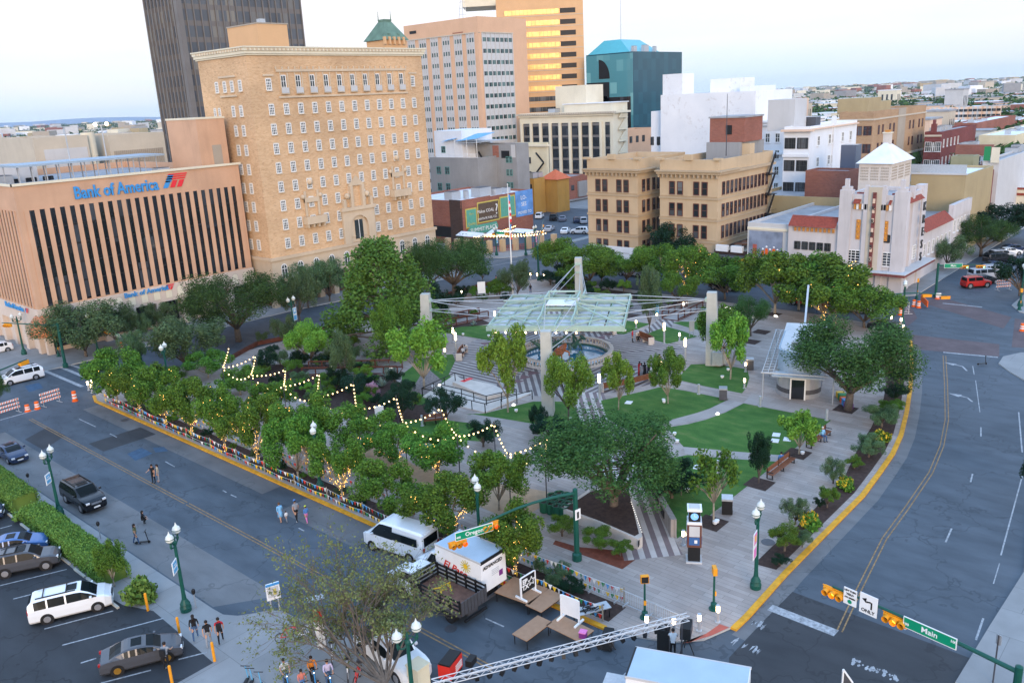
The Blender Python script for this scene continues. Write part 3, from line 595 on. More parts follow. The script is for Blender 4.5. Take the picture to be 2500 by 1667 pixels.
for r,z in enumerate(rows):
 for i in range(12):L.append(('S',wx[0]+(wx[1]-wx[0])*i/11,z,.98,1.68,'hotel'))
ztop=HT((HX+wx[0],HY),207)
L=[('S',wx[0]+(wx[1]-wx[0])*(i)/11,ztop,1.0 if i in(0,11)else .98,1.8 if i in(0,11)else 2.8,'hotel' if i in(0,11)else 'french')for i in range(12)]+L
for r,z in enumerate(rows+[ztop]):
 for u in((3.2,5.5)if r<8 else(2.6,5.0,7.2,9.6)):L.append(('W',u,z,.95,1.65,'hotel'))
 if r in(0,4,5,6):L.append(('W',9.8,z,.7,1.2,'hotel'));L.append(('W',11.2,z,.7,1.2,'hotel'))
windows(hotel,L)
tr=MB();xa,xb=wx[0]+(wx[1]-wx[0])*.55/11,wx[0]+(wx[1]-wx[0])*10.45/11
tr.box(xa,xb,-.22,0,ztop+1.9,ztop+2.3,'hotel_stone');tr.box(xa,xb,-.3,0,ztop-2.15,ztop-1.85,'hotel_stone')
for i in range(1,12):x=wx[0]+(wx[1]-wx[0])*(i-.5)/11;tr.box(x+.75,x+.95,-.14,0,ztop-1.6,ztop+1.8,'hotel_stone');tr.box(x+2.15,x+2.35,-.14,0,ztop-1.6,ztop+1.8,'hotel_stone')if i<11 else 0
for k in range(24):x=xa+(xb-xa)*k/23;tr.box(x-.12,x+.12,-.2,0,ztop+2.3,ztop+2.75,'hotel_stone')
for u in(0,11):x=wx[0]+(wx[1]-wx[0])*u/11;tr.box(x-1,x+1,-.2,0,ztop+1.3,ztop+1.6,'hotel_stone')
tr.box(-.2,0,3.6,8.6,ztop+1.4,ztop+1.7,'hotel_stone');tr.box(-.3,0,3.6,8.6,ztop-1.6,ztop-1.3,'hotel_stone');tr.build('stone_trim',hotel)
def balc(xc,z,w):
 b=MB();b.box(xc-w/2,xc+w/2,-1.3,0,z,z+.3,'hotel_stone');b.box(xc-w/2,xc+w/2,-1.3,-1.15,z+.3,z+1.3,'hotel_stone');b.box(xc-w/2,xc-w/2+.15,-1.15,0,z+.3,z+1.3,'hotel_stone');b.box(xc+w/2-.15,xc+w/2,-1.15,0,z+.3,z+1.3,'hotel_stone')
 for k in range(4):b.box(xc-w/2+.3+k*(w-.9)/3,xc-w/2+.6+k*(w-.9)/3,-1,0,z-.6,z,'hotel_stone')
 return b
for u,r in((2,6),(9,6)):
 xc=wx[0]+(wx[1]-wx[0])*u/11;z=rows[r]-1.5;bb=balc(xc,z+1.0 if u==2 else z+3.4,4.2);zz=z+(1.0 if u==2 else 3.4)
 for s in(-1,1):bb.box(xc+s*1.3-.2,xc+s*1.3+.2,-.3,0,zz+1.3,zz+5.5,'hotel_stone');bb.sph((xc+s*1.8,-.25,zz+4.6),.4,'hotel_stone')
 bb.box(xc-1.5,xc+1.5,-.35,0,zz+3.6,zz+4.4,'hotel_stone');bb.sph((xc,-.2,zz+7.0),.5,'hotel_stone');bb.build('balcony',hotel)
xc=(wx[0]+wx[1])/2-.3;e=MB()
e.box(xc-3.6,xc-2.0,-.5,0,8.4,14.2,'hotel_stone');e.box(xc+2.0,xc+3.6,-.5,0,8.4,14.2,'hotel_stone');e.box(xc-3.9,xc+3.9,-.8,0,14.2,14.8,'hotel_stone')
pr=[(2.0*math.cos(PI*k/12),11.2+2.0*math.sin(PI*k/12))for k in range(13)]
for(ax,az),(bx_,bz)in zip(pr,pr[1:]):e.add([(xc+ax,-.5,az),(xc+bx_,-.5,bz),(xc+bx_,-.5,14.2),(xc+ax,-.5,14.2)],[(0,1,2,3)],'hotel_stone')
for s in(-1,1):e.box(xc+s*3-.3,xc+s*3+.3,-.7,0,14.8,16.3,'hotel_stone');e.box(xc+s*1.3-.3,xc+s*1.3+.3,-.7,0,14.8,18.5,'hotel_stone');e.sph((xc+s*2.2,-.4,16.8),.55,'hotel_stone')
e.add([(xc-1.9,-.5,18.5),(xc+1.9,-.5,18.5),(xc,-.5,20.3)],[(0,1,2)],'hotel_stone');e.build('entrance_surround',hotel)
e=MB();e.add([(xc-2,-.1,8.5),(xc+2,-.1,8.5)]+[(xc+a_,-.1,z_)for a_,z_ in pr],[(0,1,*range(2,15))],'hotel_stone');e.box(xc-.9,xc+.9,-.2,0,9,12.4,'glass_pane');e.box(xc-.05,xc+.05,-.26,-.2,9,12.4,'frame_white');e.build('arched_niche',hotel)
p0=xat(616,HY+5,HH+5)-HX;p1=xat(690,HY+5,HH+5)-HX
boxes('penthouse',hotel,[(p0,p1,4,13,HH-1,HH+3.9,'chase_tan'),(p0-.1,p1+.1,3.9,13.1,HH+3.9,HH+4.1,'beige_dark'),(p0+2,p0+3,6,7,HH+4.1,HH+4.9,'galv')])
fe=MB()
for k in range(8):z=9+k*3.8;fe.box(-.9,-.05,HD-2.4,HD-1.6,z,z+.9,'beige_dark')
X,Y=xat(431,200,58),200.0;TW=xat(733,Y,58)-X;TD=yat(354,X,58)-Y;TH=90
tw=thing('office_tower','very tall dark glass tower with bronze vertical piers rising out of frame','building',(X,Y,0))
n_=N('glass_floors');s_=n_.add('ShaderNodeSeparateXYZ');n_.l(n_.pos(),s_.inputs[0]);fz=n_.math('FRACT',n_.math('DIVIDE',s_.outputs[2],3.75))
wn=n_.add('ShaderNodeTexWhiteNoise');fl=n_.add('ShaderNodeVectorMath',operation='FLOOR');n_.l(n_.pos((.45,.45,1/3.75)),fl.inputs[0]);n_.l(fl.outputs[0],wn.inputs['Vector'])
cg=n_.ramp(wn.outputs['Value'],[(0,(.05,.058,.072)),(.8,(.085,.095,.11)),(1,(.2,.18,.15))]);rr=n_.ramp(fz,[(0,(1,1,1)),(.32,(0,0,0))]);rr.node.color_ramp.interpolation='CONSTANT'
n_.out(n_.mix(rr,cg,(.13,.115,.105)),.2,0,.6)
tb=MB();tb.box(0,TW,0,TD,0,TH,'glass_floors');tb.build('glass_wall',tw)
for i in range(19):x=i*TW/18;boxes('pier',tw,[(x-.14,x+.14,-.35,0,0,TH+.5,'pier_bronze')])
for i in range(1,10):y=i*TD/9;boxes('pier',tw,[(-.35,0,y-.2,y+.2,0,TH+.5,'pier_bronze')])
boxes('corner_pier',tw,[(-.5,.9,-.5,.9,0,TH+.5,'pier_bronze')])
Y=172.0;X=xat(76,Y,30);h=HT((X,Y),338);X2=xat(212,Y,h);X3=xat(262,Y,h);X4=xat(398,Y,h)
t=thing('low_office_building','long beige windowless building with a rounded shaft and ribbed wall','building',(X,Y,0))
shell(t,X2-X,30,h,'beige','roof_grey',.6);boxes('panel',t,[(1.6,X2-X-.4,-.06,0,2,h-2.2,'lightgrey')])
b=MB();b.lathe([((X3-X2)*.32,0),((X3-X2)*.32,h+.4)],20,'cream',((X2+X3)/2-X-1,2,0));b.build('shaft',t)
shell(t,X4-X3,30,h-.3,'beige','roof_grey',.6,0,X3-X,0);b=MB()
for k in range(26):x=X3-X+.8+k*(X4-X3-1.6)/25;b.box(x-.12,x+.12,-.15,0,4,h-3.4,'beige_dark')
b.build('rib',t)['kind']='stuff';boxes('window',t,[(X3-X-1.6,X3-X-.2,.5,.7,5+k*3.6,6.5+k*3.6,'black')for k in range(5)])
Y=150.0;X=xat(-30,Y,20);h=HT((xat(40,Y,14),Y),408);t=bld('parking_structure','pale concrete structure with dark openings behind the bank roof',X,Y,xat(88,Y,h)-X,12,h,'lightgrey')
windows(t,[('S',x,h-2.6,1.6,1.1,'plain')for x in(4.4,7,9.6)])
X,Y,h=BC(925,99,205);wd=6.4;t=bld('hip_roof_tower','slim brick tower with a dark green copper hip roof behind the hotel',X,Y-2,wd,wd,h,'chase_tan');b=MB();e_=.5
b.add([(-e_,-e_,h),(wd+e_,-e_,h),(wd+e_,wd+e_,h),(-e_,wd+e_,h),(2.2,2.2,h+4.2),(wd-2.2,2.2,h+4.2),(wd-2.2,wd-2.2,h+4.2),(2.2,wd-2.2,h+4.2)],[(0,1,5,4),(1,2,6,5),(2,3,7,6),(3,0,4,7),(4,5,6,7)],'copper_green')
b.box(2.1,wd-2.1,2.1,wd-2.1,h+4.2,h+4.6,'copper_green');b.tube((2.2,4.2,h+4.5),(2.2,4.2,h+6.4),.12,.03,5,'copper_green');b.tube((4.2,2.2,h+4.5),(4.2,2.2,h+6.4),.12,.03,5,'copper_green')
for x in(1.6,4.4):b.box(x-.3,x+.3,.1,1.2,h+.6,h+1.4,'copper_green')
b.build('hip_roof',t);[boxes('battlement',t,[(-.6+i*1.4,-.1+i*1.4,-.7,-.1,h-1,h+.6,'chase_tan')])for i in range(5)]
t,W,D,h,X,Y=corner(1165,40,300,985,1284,'curtain_wall_tower','orange tan tower with white and green panel bays between plain piers','sj_tan',par=1)
zt,nf=h-5.2,16;fh=3.65
def bay(t,fc,u0,u1,zt,nfl,nb):
 b=MB();g=MB();w=(u1-u0)/nb
 def bx(m,a0,a1,d0,d1,z0,z1,mat):
  if fc=='S':m.box(a0,a1,-d1,-d0,z0,z1,mat)
  else:m.box(-d1,-d0,a0,a1,z0,z1,mat)
 for k in range(nfl):
  z=zt-k*fh
  bx(g,u0,u1,0,.03,z-fh+.9,z-fh+.9+1.35,'glass_sj');bx(g,u0,u1,0,.035,z-fh+2.25,z-.01,'panel_white' if k!=0 else 'panel_white')
  bx(g,u0,u1,0,.03,z-fh,z-fh+.9,'panel_white')
 for i in range(nb+1):bx(b,u0+i*w-.12,u0+i*w+.12,.035,.3,zt-nfl*fh,zt,'panel_white')
 for i in range(nb):
  for k in range(nfl):
   if(i+k)%2:bx(b,u0+i*w+.2,u0+i*w+w*.5,.035,.07,zt-k*fh-fh+.92,zt-k*fh-fh+2.2,'glass_dark')
 g.build('glazing_panel',t);b.build('mullion_fins',t)
gaps=D/7.0
for i in range(6):bay(t,'W',1.9+i*(D-1.5)/6,1.9+(i+.6)*(D-1.5)/6,zt,nf,3)
bay(t,'S',1.6,W*.68,zt,nf,7)
boxes('sign_ghost' if 0 else 'cap',t,[(-.1,.9,-.1,0,zt,zt+.2,'beige_dark'),(1.5,W*.7,-.35,0,zt,zt+.35,'beige'),(-.35,0,1.5,D,zt,zt+.35,'beige'),(-.08,0,D-6.5,D-3,h-3,h-2,'black'),(-.08,0,7,12,h-4.6,h-4.3,'red_brick'),(-.02,0,D-2,D,h-8,h-1,'sj_tan')])
b=MB();x,y=2.5,9
for k in range(4):b.beam((x,y,h),(x+(k%2)*2,y+(k//2)*2,h+.1),.1,.1,'galv')
for dx in(0,2):
 for dy in(0,2):b.tube((x+dx,y+dy,h),(x+1+(dx-1)*.3,y+1+(dy-1)*.3,h+7),.08,n=5,m='galv')
for z in(1.5,3.5,5.5):b.beam((x+.2,y+.2,h+z),(x+1.8,y+.2,h+z),.08,.08,'galv');b.beam((x+.2,y+.2,h+z),(x+.2,y+1.8,h+z),.08,.08,'galv')
b.build('roof_mast',t)
c=ray(1326,150);az=math.atan2(c.y,c.x)+PI/2+math.radians(4);Dd=350
Xa,Ya,h=BC(1210,6,Dd);Xb,Yb,_=BC(1423,0,Dd);wd=math.hypot(Xb-Xa,Yb-Ya);az=math.atan2(Yb-Ya,Xb-Xa)
t=thing('banded_tower','tan tower with horizontal gold glass bands beside the panel tower','building',(Xa,Ya,0),az)
shell(t,wd,34,h+1.5,'chase_tan',par=1)
for k in range(14):
 z=h-4.2-k*4.05;boxes('gold_band',t,[(3,wd-9.2,-.05,0,z-1,z+.75,'chase_gold' if k<8 else 'glass_room')]+[(3+i*1.5,3.12+i*1.5,-.08,-.05,z-1,z+.75,'pier_bronze')for i in range(int((wd-12)/1.5)+1)]);boxes('dark_band',t,[(wd-9,wd-3,-.05,0,z-1,z+.75,'black'),(wd-9.6,wd-3,-.2,0,z+.8,z+.95,'sj_tan')])
boxes('ledge',t,[(0,wd,-.12,0,h-5.9-k*4.05,h-5.7-k*4.05,'beige')for k in range(14)]);boxes('penthouse',t,[(-14,10,12,30,h,h+4.5,'cream')])
t,W,D,h,X,Y=corner(1545,126,330,1431,1665,'teal_glass_building','dark teal glass office block with a bright turquoise pitched roof','glass_teal',par=.5)
b=MB();b.box(-.12,-.02,0,D,4,h-.4,'glass_teal_reflect');b.build('west_glazing',t)
boxes('dark_bay',t,[(-.18,-.12,1,D*.55,h*.30,h*.66,'glass_dark'),(-.18,-.12,D*.5,D,h*.62,h*.78,'black')]+[(-.18,-.12,D*.55,D,h*.3+k*5,h*.3+k*5+2.2,'glass_dark')for k in range(4)])
ar=MB();pr=[(D*.72+5*math.cos(PI/2+PI/2*k/8),h-9+7*math.sin(PI/2+PI/2*k/8))for k in range(9)];ar.add([(-.2,y,z)for y,z in pr]+[(-.2,D*.72,h-9)],[tuple(range(10))],'black');ar.build('arch_window',t)
b=MB();b.add([(1,2,h),(W*.62,2,h),(W*.62,D,h),(1,D,h),(6,D*.45,h+5),(W*.55,D*.45,h+5),(W*.55,D*.8,h+5),(6,D*.8,h+5)],[(0,1,5,4),(1,2,6,5),(2,3,7,6),(3,0,4,7),(4,5,6,7)],'teal_roof')
b.build('pitched_roof',t);ac(t,[(2,.8,2,1.2,2),(9,.8,3,1.4,2.4),(16,.8,1.5,1,2)],h);b=MB();b.tube((8,D*.5,h+4),(8,D*.5,h+26),.14,.05,5,'galv');b.build('antenna',t)
t,W,D,h,X,Y=corner(1512,320,300,1460,1600,'brick_office_building','orange brick low block under the teal glass building','sj_tan','roof_grey');windows(t,[('S',3+i*4,h-3.4,1.6,2.2,'dark')for i in range(4)]+[('W',3+i*4,h-3.4,1.6,2.2,'dark')for i in range(2)])
t,W,D,h,X,Y=corner(1497,271,280,1268,1532,'cream_column_building','cream classical block with black window columns and a heavy cornice','cream','roof_white',.5)
D2=D
for i in range(9):
 u=D*.035+i*D*.107;w_=D*.068 if i else D*.045
 boxes('window',t,[(-.05,0,u,u+w_,2,h-3.4,'glass_dark')]+[(-.09,-.05,u+w_*.5-.06,u+w_*.5+.06,2,h-3.4,'black')]+[(-.1,-.05,u,u+w_,h-3.5-k*3.7-.9,h-3.5-k*3.7-.15,'pier_bronze')for k in range(7)])
b=MB()
for i in range(10):u=D*.035+i*D*.107-D*.026;b.box(-.45,0,u-D*.01,u+D*.012,1,h-3.2,'cream')
b.build('pilaster',t);b=MB();b.box(-.6,0,-.6,D,h-1.3,h-.7,'cream');b.box(-1.1,0,-1.1,D+.5,h-.7,h-.1,'beige');b.box(0,W+.3,-1.1,0,h-.7,h-.1,'cream')
for i in range(40):b.box(-1.2,-1.1,i*D/40,i*D/40+.3,h-.6,h-.2,'beige_dark')
b.build('cornice',t);boxes('penthouse',t,[(5,14,4,D*.6,h-1,h+2.4,'cream'),(4.6,14.4,3.6,D*.6+.4,h+2.4,h+2.7,'roof_white'),(8,18,D*.42,D*.75,h-1,h+8.5,'cream')]);ac(t,[(6,D*.55,2,2,1.6),(5,D*.7,3,3,1.2)],h)
b=MB()
for k in range(6):z=6+k*3.7;b.box(W*.3,W*.85,-1,0,z,z+.12,'cream');b.beam((W*.3,-.5,z),(W*.8,-.5,z+3.7),.12,.5,'cream');b.box(W*.3,W*.85,-1,-.95,z+.9,z+1,'cream')
b.build('fire_stair',t)
t,W,D,h,X,Y=corner(1260,352,236,1160,1290,'grey_apartment_block','grey rendered block with teal framed windows and a black fire escape','grey_wall','roof_grey',.6)
zz=[h-4.2-k*3.5 for k in range(4)]
windows(t,[('W',u+k,z,.95,1.7,'teal')for z in zz for u in(2.2,9.5)for k in(0,1.25)if not(u==9.5 and z==zz[0]and 0)])
fe=MB()
for k,z in enumerate(zz):
 fe.box(-1.3,0,D-4.6,D-1.6,z-1.3,z-1.22,'black');fe.beam((-.8,D-4.4,z-1.3),(-.8,D-1.9,z+2.2),.1,.6,'black');fe.box(-1.3,-1.25,D-4.6,D-1.6,z-.4,z-.34,'black')
 for q in range(8):fe.box(-1.3,-1.26,D-4.6+q*.42,D-4.56+q*.42,z-1.3,z-.36,'black')
fe.build('fire_escape',t)
boxes('rooftop_storey',t,[(1,W,D-1,D+2,h-.5,h+.5,'lightgrey'),(-.05,0,6.5,8.8,h-3.6,h-.4,'red_brick'),(-.05,0,2.6,5.6,h-3.8,h-1.8,'black'),(-.06,0,.4,1.9,h-3.6,h-.2,'lightgrey')])
X2,Y2,h2=BC(1165,386,235);Y3=yat(1050,X2,h2-4)
t=bld('grey_loft_building','long grey building with a white set back storey and blue roof awning',X2+.3,Y2+.2,16,Y3-Y2,h2,'grey_wall','roof_white',.5)
D=Y3-Y2;windows(t,[('W',D-3.6-k*3.4,h2-3.6-r*4.6,1.7,2.1,'teal')for r in(0,1)for k in(0,1)])
boxes('setback_storey',t,[(2.5,15,D*.42,D,h2-.5,h2+7.2,'white_wall'),(1,14,1,D*.42,h2+3.9,h2+4.1,'galv')]);windows(t,[('W',D*.82,h2+2,1.6,1.8,'teal',2.5)])
aw=MB();aw.add([(1,1,h2+5),(1,D*.5,h2+4.3),(9,D*.5,h2+6),(9,1,h2+6.3)],[(0,1,2,3)],'sign_blue');aw.add([(1.2,D*.5,h2+5),(1.2,D*.8,h2+4.2),(9,D*.6,h2+6.6)],[(0,1,2)],'sign_blue')
for y in(1,D*.25,D*.5):aw.tube((1,y,h2-.5),(1,y,h2+5),.08,n=5,m='frame_white')
aw.build('shade_sail',t);b=MB();b.box(-.05,0,0,D,h2,h2+.05,'white');[b.box(-.05,0,k*.5,k*.5+.06,h2,h2+1,'white')for k in range(int(D/.5))];b.box(-.05,0,0,D,h2+1,h2+1.06,'white');b.build('roof_rail',t)
t,W,D,h,X,Y=corner(1334,348,262,1257,1339,'cream_block','narrow peeling cream block with a ledge cornice and side fire stair','cream_wall','roof_grey',.6)
windows(t,[('W',u,h-5.4-r*4.3,1.1,1.9,'dark')for r in(0,1,2)for u in(D*.55,D*.8)]);boxes('cornice',t,[(-.7,0,-.5,D,h-1.2,h-.6,'cream'),(-.5,W,-.7,0,h-1.2,h-.6,'cream')])
b=MB();[b.beam((-.4,1+k%2*3,h-12+k*3),(-.4,4-k%2*3,h-9+k*3),.12,.5,'black')for k in range(3)];b.build('fire_stair',t)
t,W,D,h,X,Y=corner(1303,437,242,1261,1330,'mustard_block','small mustard yellow block with dark windows','mustard','roof_grey',.5);windows(t,[('W',u,h-2.2-r*3.6,.9,1.3,'dark')for r in(0,1)for u in(1.2,3.6)]);ac(t,[(1,1,2,2,1.5),(4,1.5,2,1.5,1.3)],h)
X,Y,h=BC(1364,437,246);t=bld('tent_roof_hut','small hut with an orange red pyramid roof',X-2,Y-1,5.5,5.5,h,'mustard');b=MB();b.add([(-.6,-.6,h),(6.1,-.6,h),(6.1,6.1,h),(-.6,6.1,h),(2.7,2.7,h+2.6)],[(0,1,4),(1,2,4),(2,3,4),(3,0,4)],'roof_orange');b.build('roof',t)
Y=164.0;X=xat(1301,Y,6);h=HT((X,Y),447);X1=xat(1436,Y,6)
t=bld('red_brick_warehouse','two storey red brick block with boarded window behind the car park',X,Y,X1-X,14,h,'red_brick','roof_grey',.3)
W=X1-X;windows(t,[('S',W*u,h-3.5,1.5,1.6,'dark')for u in(.47,.7)]);boxes('ledge',t,[(0,W,-1.2,0,h-7.4,h-7,'grey_wall'),(W*.23,W*.33,-.05,0,h-5.6,h-2.2,'white_wall'),(W*.79,W*.96,-.6,0,h-6.6,h-1.8,'grey_wall'),(W*.08,W*.36,-.1,0,h-2,h-.2,'black')]);boxes('mosaic_wall',t,[(W*.15,W*.95,-.1,0,0,h-7.6,'mural_mosaic')])
SX=133.5;p=G(1127,612);SY=137.5;SX=xat(1127,SY,8);S1=xat(1299,SY,9);W=S1-SX;h=HT((SX,SY),492);SD=yat(1098,SX,h)-SY
t=thing('mural_block','low brick block with painted advertising murals facing a corner patio','building',(SX,SY,0));shell(t,W,22,h,'red_brick','roof_white',.5)
boxes('corner_wall',t,[(-.25,0,-.15,SD,0,h+.25,'dark_brick'),(-.3,8.5*W/22,-.12,0,h-1.6,h+.25,'red_brick'),(-.1,0,SD,22,h-5.5,h-2.2,'red_brick'),(-.2,-.1,SD,20,h-8.5,h-6,'black')])
mur=lambda n_,a,c_,za,zc,m,mb='mural_yellow':boxes(n_,t,[(a*W,c_*W,-.16,-.121,za,zc,mb),(a*W+.3,c_*W-.3,-.19,-.161,za+.3,zc-.3,m)])
mz=h-6.4
mur('mural',.04,.19,mz,h-1.9,'mural_green');mur('mural',.2,.5,mz+.6,h-.9,'mural_brown');mur('mural',.51,.735,mz+.8,h-.5,'mural_green');boxes('mural',t,[(.74*W,W,-.16,-.121,mz+.3,h+.15,'mural_blue')])
for(s_,x,z,sz,m)in(('Ours',.115,mz+3.2,.7,'mural_yellow'),('Quality',.115,mz+.9,.85,'mural_yellow'),('Makes COAL',.31,mz+3.3,1.05,'sign_white'),('SANTA FE FUEL CO.',.33,mz+1.6,.75,'sign_white'),('?',.46,mz+3.2,3.6,'sign_white'),('LO-',.86,h-1.6,1.4,'sign_white'),('SES',.86,h-3.2,1.4,'sign_white'),('MOVED TO',.87,h-5.2,1.0,'sign_white')):lettering(s_,sz,m,t,(x*W,-.2,z),0,.01)
sg=MB();zz=h-8.1
sg.add([(.03*W,-.5,zz+1),(.08*W,-.5,zz),(.44*W,-.5,zz),(.46*W,-.5,zz+1),(.44*W,-.5,zz+2.1),(.08*W,-.5,zz+2.1)],[(0,1,2,3,4,5)],'mural_green');sg.box(.08*W,.44*W,-.499,-.3,zz,zz+2.1,'mural_green')
sg.build('shop_sign',t)
lettering('SUMMIT',1.35,'sign_white',t,(.175*W,-.52,zz+1),0,.04);lettering('PLACE',1.35,'sign_white',t,(.36*W,-.52,zz+1),0,.04)
ac(t,[(3,6,3,2.5,2),(W*.42,4,4,3,2.2),(W*.6,3,2.4,2.4,1.6),(W*.8,4,1.5,1.5,1.3),(W*.27,5,1,1,2)],h-.5)
pat=thing('cafe_patio','corner cafe patio with brick posts, white roof panels and iron railings','patio',(131,125,0))
corners=[G(1174,618),G(1238,617),G(1260,616),G(1318,603),G(1350,596),G(1196,600)]
b=MB()
A_=[Vector((131.5,127.6)),Vector((131.5,136.5))];B2=[Vector((133.0,125.2)),Vector((146,117.6))]
pts=[A_[1].lerp(A_[0],k/3)for k in range(4)]+[B2[0].lerp(B2[1],k/5)for k in range(6)]
for p in pts:q=p-Vector((131,125));boxes('post',pat,[(q.x-.5,q.x+.5,q.y-.5,q.y+.5,0,2.7,'caples_tan')])
rl=MB()
for a_,c_ in zip(pts,pts[1:]):
 a2,c2=a_-Vector((131,125)),c_-Vector((131,125))
 for z in(.2,.7,1.2):rl.beam((*a2,z),(*c2,z),.06,.06,'kerb_red')
 for k in range(8):m_=a2.lerp(c2,k/8);rl.beam((*m_,0),(*m_,1.2),.05,.05,'kerb_red')
rl.build('railing',pat);rf=MB()
for(x0,x1,y0,y1,z)in((1.5,5.5,3,10,3.2),(6,10.5,-1,5,3.2),(11,15,-3.5,2,3.0)):rf.add([(x0,y0,z),(x1,y0,z),(x1,y1,z),(x0,y1,z),((x0+x1)/2,y0,z+.7),((x0+x1)/2,y1,z+.7)],[(0,4,5,3),(4,1,2,5),(0,1,4),(3,5,2)],'roof_white')
rf.build('roof',pat)
CXx=137.0
def fy(px,z):return yat(px,CXx,z)
yl0,yl1,yr0,yr1=fy(1435,12),fy(1557,12),fy(1611,12),fy(1752,12)
hC=HT((CXx,(yl0+yl1)/2),388);side=xat(1885,yr1,14)-CXx
t=thing('tan_corner_building','tan brick office block in two wings with rust framed windows and a bracketed cornice','building',(CXx,yr1,0))
for(ya,yb,dp)in((yr1,yr0,side),(yl1,yl0,side*.8)):
 o=ya-yr1;Wd=yb-ya
 shell(t,dp,Wd,hC,'caples_tan','roof_grey',1.2,0,0,o);bz=hC-2.9;b=MB()
 for z in[bz-2.2-k*3.9-1.95 for k in range(4)]:
  if z>2:b.box(-.18,0,o-.18,o+Wd+.1,z,z+.35,'caples_trim');b.box(0,dp,o-.18,o,z,z+.35,'caples_trim');b.box(-.12,0,o,o+Wd,z+.5,z+.58,'caples_trim')
 b.box(-.7,0,o-.7,o+Wd+.4,bz+.3,bz+.75,'caples_trim');b.box(0,dp,o-.7,o,bz+.3,bz+.75,'caples_trim');b.box(-1.0,0,o-1.0,o+Wd+.6,bz+.75,bz+1.0,'caples_trim');b.box(0,dp*.3,o-1.0,o,bz+.75,bz+1.0,'caples_trim')
 for k in range(14):y=o+k*Wd/13;b.box(-.6,0,y-.12,y+.12,bz-.3,bz+.3,'caples_trim')
 for k in(0,.5,1):y=o+Wd*k;b.box(-.4,.3,y-.8,y+.8,hC-.1,hC+(.9 if k==.5 else .3),'caples_tan')
 b.build('trim',t);L=[]
 zs=[bz-2.2-k*3.9 for k in range(5)]
 for r,z in enumerate(zs):
  if z>1.5:
   for u in(.22,.36,.64,.78):L.append(('W',o+Wd*u,z,1.15,2.4,'sash'))
  if z>1.5:
   for k in range(6 if o==0 else 4):
    for q_ in(0,1.6):L.append(('S',2.0+k*(dp-3)/(6 if o==0 else 4)+q_,z,1.05,2.3,'sash',o))
 windows(t,L)
wb=MB();wb.box(-.2,-.02,yl1-yr1,yl0-yr1,0,3.1,'white_wall');wb.build('hoarding',t)
boxes('penthouse',t,[(12,22,2,9,hC-1,hC+2.2,'grey_wall'),(12.5,20,1.5,8.6,hC+2.2,hC+6.6,'red_brick'),(12.3,20.2,1.3,8.8,hC+6.6,hC+6.9,'roof_grey'),(12.4,12.5,4,5.2,hC+3.6,hC+5.3,'black')]);boxes('chimney',t,[(side-9,side-7,.5,2,hC-.5,hC+1.9,'caples_tan')])
fe=MB()
for k in range(4):z=4+k*3.9;fe.box(side-3.5,side-.3,-1.3,0,z,z+.1,'black');fe.beam((side-3.4,-.8,z),(side-.6,-.8,z+3.9),.1,.6,'black');fe.box(side-3.5,side-.3,-1.3,-1.25,z+.95,z+1,'black')
fe.build('fire_escape',t);b=MB();b.tube((8.5,3,hC),(8.5,3,hC+11),.1,.05,5,'steel_dark');b.build('antenna',t)
Y1=yr1;Ya=yat(1822,136,4)
t=bld('storefront','low storefront with a dark metal canopy, wide openings and a roof terrace',136,Ya,26,Y1-Ya-.05,4.4,'dark_brick','beige_dark',.3);W=Y1-Ya
boxes('canopy',t,[(-2.4,0,0,W+7,3.4,3.7,'steel_dark')]+[(-2.45,-2.4,k*.8,k*.8+.1,3.45,3.75,'black')for k in range(int((W+7)/.8))]);boxes('shop_window',t,[(-.05,0,1,W-1,.4,2.9,'black'),(-.1,-.05,.9,W-.9,2.9,3.2,'kerb_red')]);boxes('planter',t,[(-.4,.2,W*.55,W-.5,4.2,5.3,'white'),(-.4,.2,.6,W*.45,4.2,5.3,'white')])
for k in range(3):boxes('terrace_table',t,[(4+k*2.6,5.6+k*2.6,2,4.4,4.8,4.9,'wood'),(3.7+k*2.6,4+k*2.6,2,4.4,4.5,4.56,'wood'),(4.7+k*2.6,4.9+k*2.6,3,3.2,4.1,4.8,'wood')])
X,Y,h=BC(1925,548,math.hypot(135.5,yat(1925,135.5,5)));Yb=yat(1826,X,h);t=bld('mural_house','grey brick front with a painted panel of workers in orange',X,Y,30,Yb-Y,h,'lightgrey','roof_grey',.5);W=Yb-Y
boxes('brick_front',t,[(-.06,0,0,W,0,3.6,'beige_dark')]);boxes('mural',t,[(-.1,-.061,W*.12,W*.95,3.9,h-1.4,'mural_slate'),(-.14,-.101,W*.06,W,3.6,3.9,'cream'),(-.14,0,0,W,h-1.2,h-.8,'cream')])
mm=MB()
for k in range(5):y=W*(.2+k*.09);mm.box(-.13,-.101,y,y+.5,4.1,5+k%2*.4,'orange');mm.sph((-.13,y+.25,5.3+k%2*.4),.18,'white')
mm.box(-.13,-.101,W*.75,W*.85,1.0,6,'kerb_red');mm.build('mural_figures',t);boxes('orange_box',t,[(-1.6,-.2,W-.6,W+1.5,0,3.4,'signal_yellow')])
X0,Y0=163,yat(1826,163,8);t=bld('tan_theatre_block','plain tan block with a parapet and orange brick strip between the tan and white buildings',X0,Y0-26,32,26,HT((X0,Y0),475),'tan_block','roof_grey',.6)
KX,KY=134.5,41.0
kt=thing('tiled_tower_building','white art deco corner store with tower merlons, red tile bands and a vertical shop sign','building',(KX,KY,0))
kh=HT((KX,KY),478);KW=yat(2061,KX,kh-6)-KY;KS=11.5
shell(kt,KS,KW,kh,'kress_white','roof_grey',.6);b=MB()
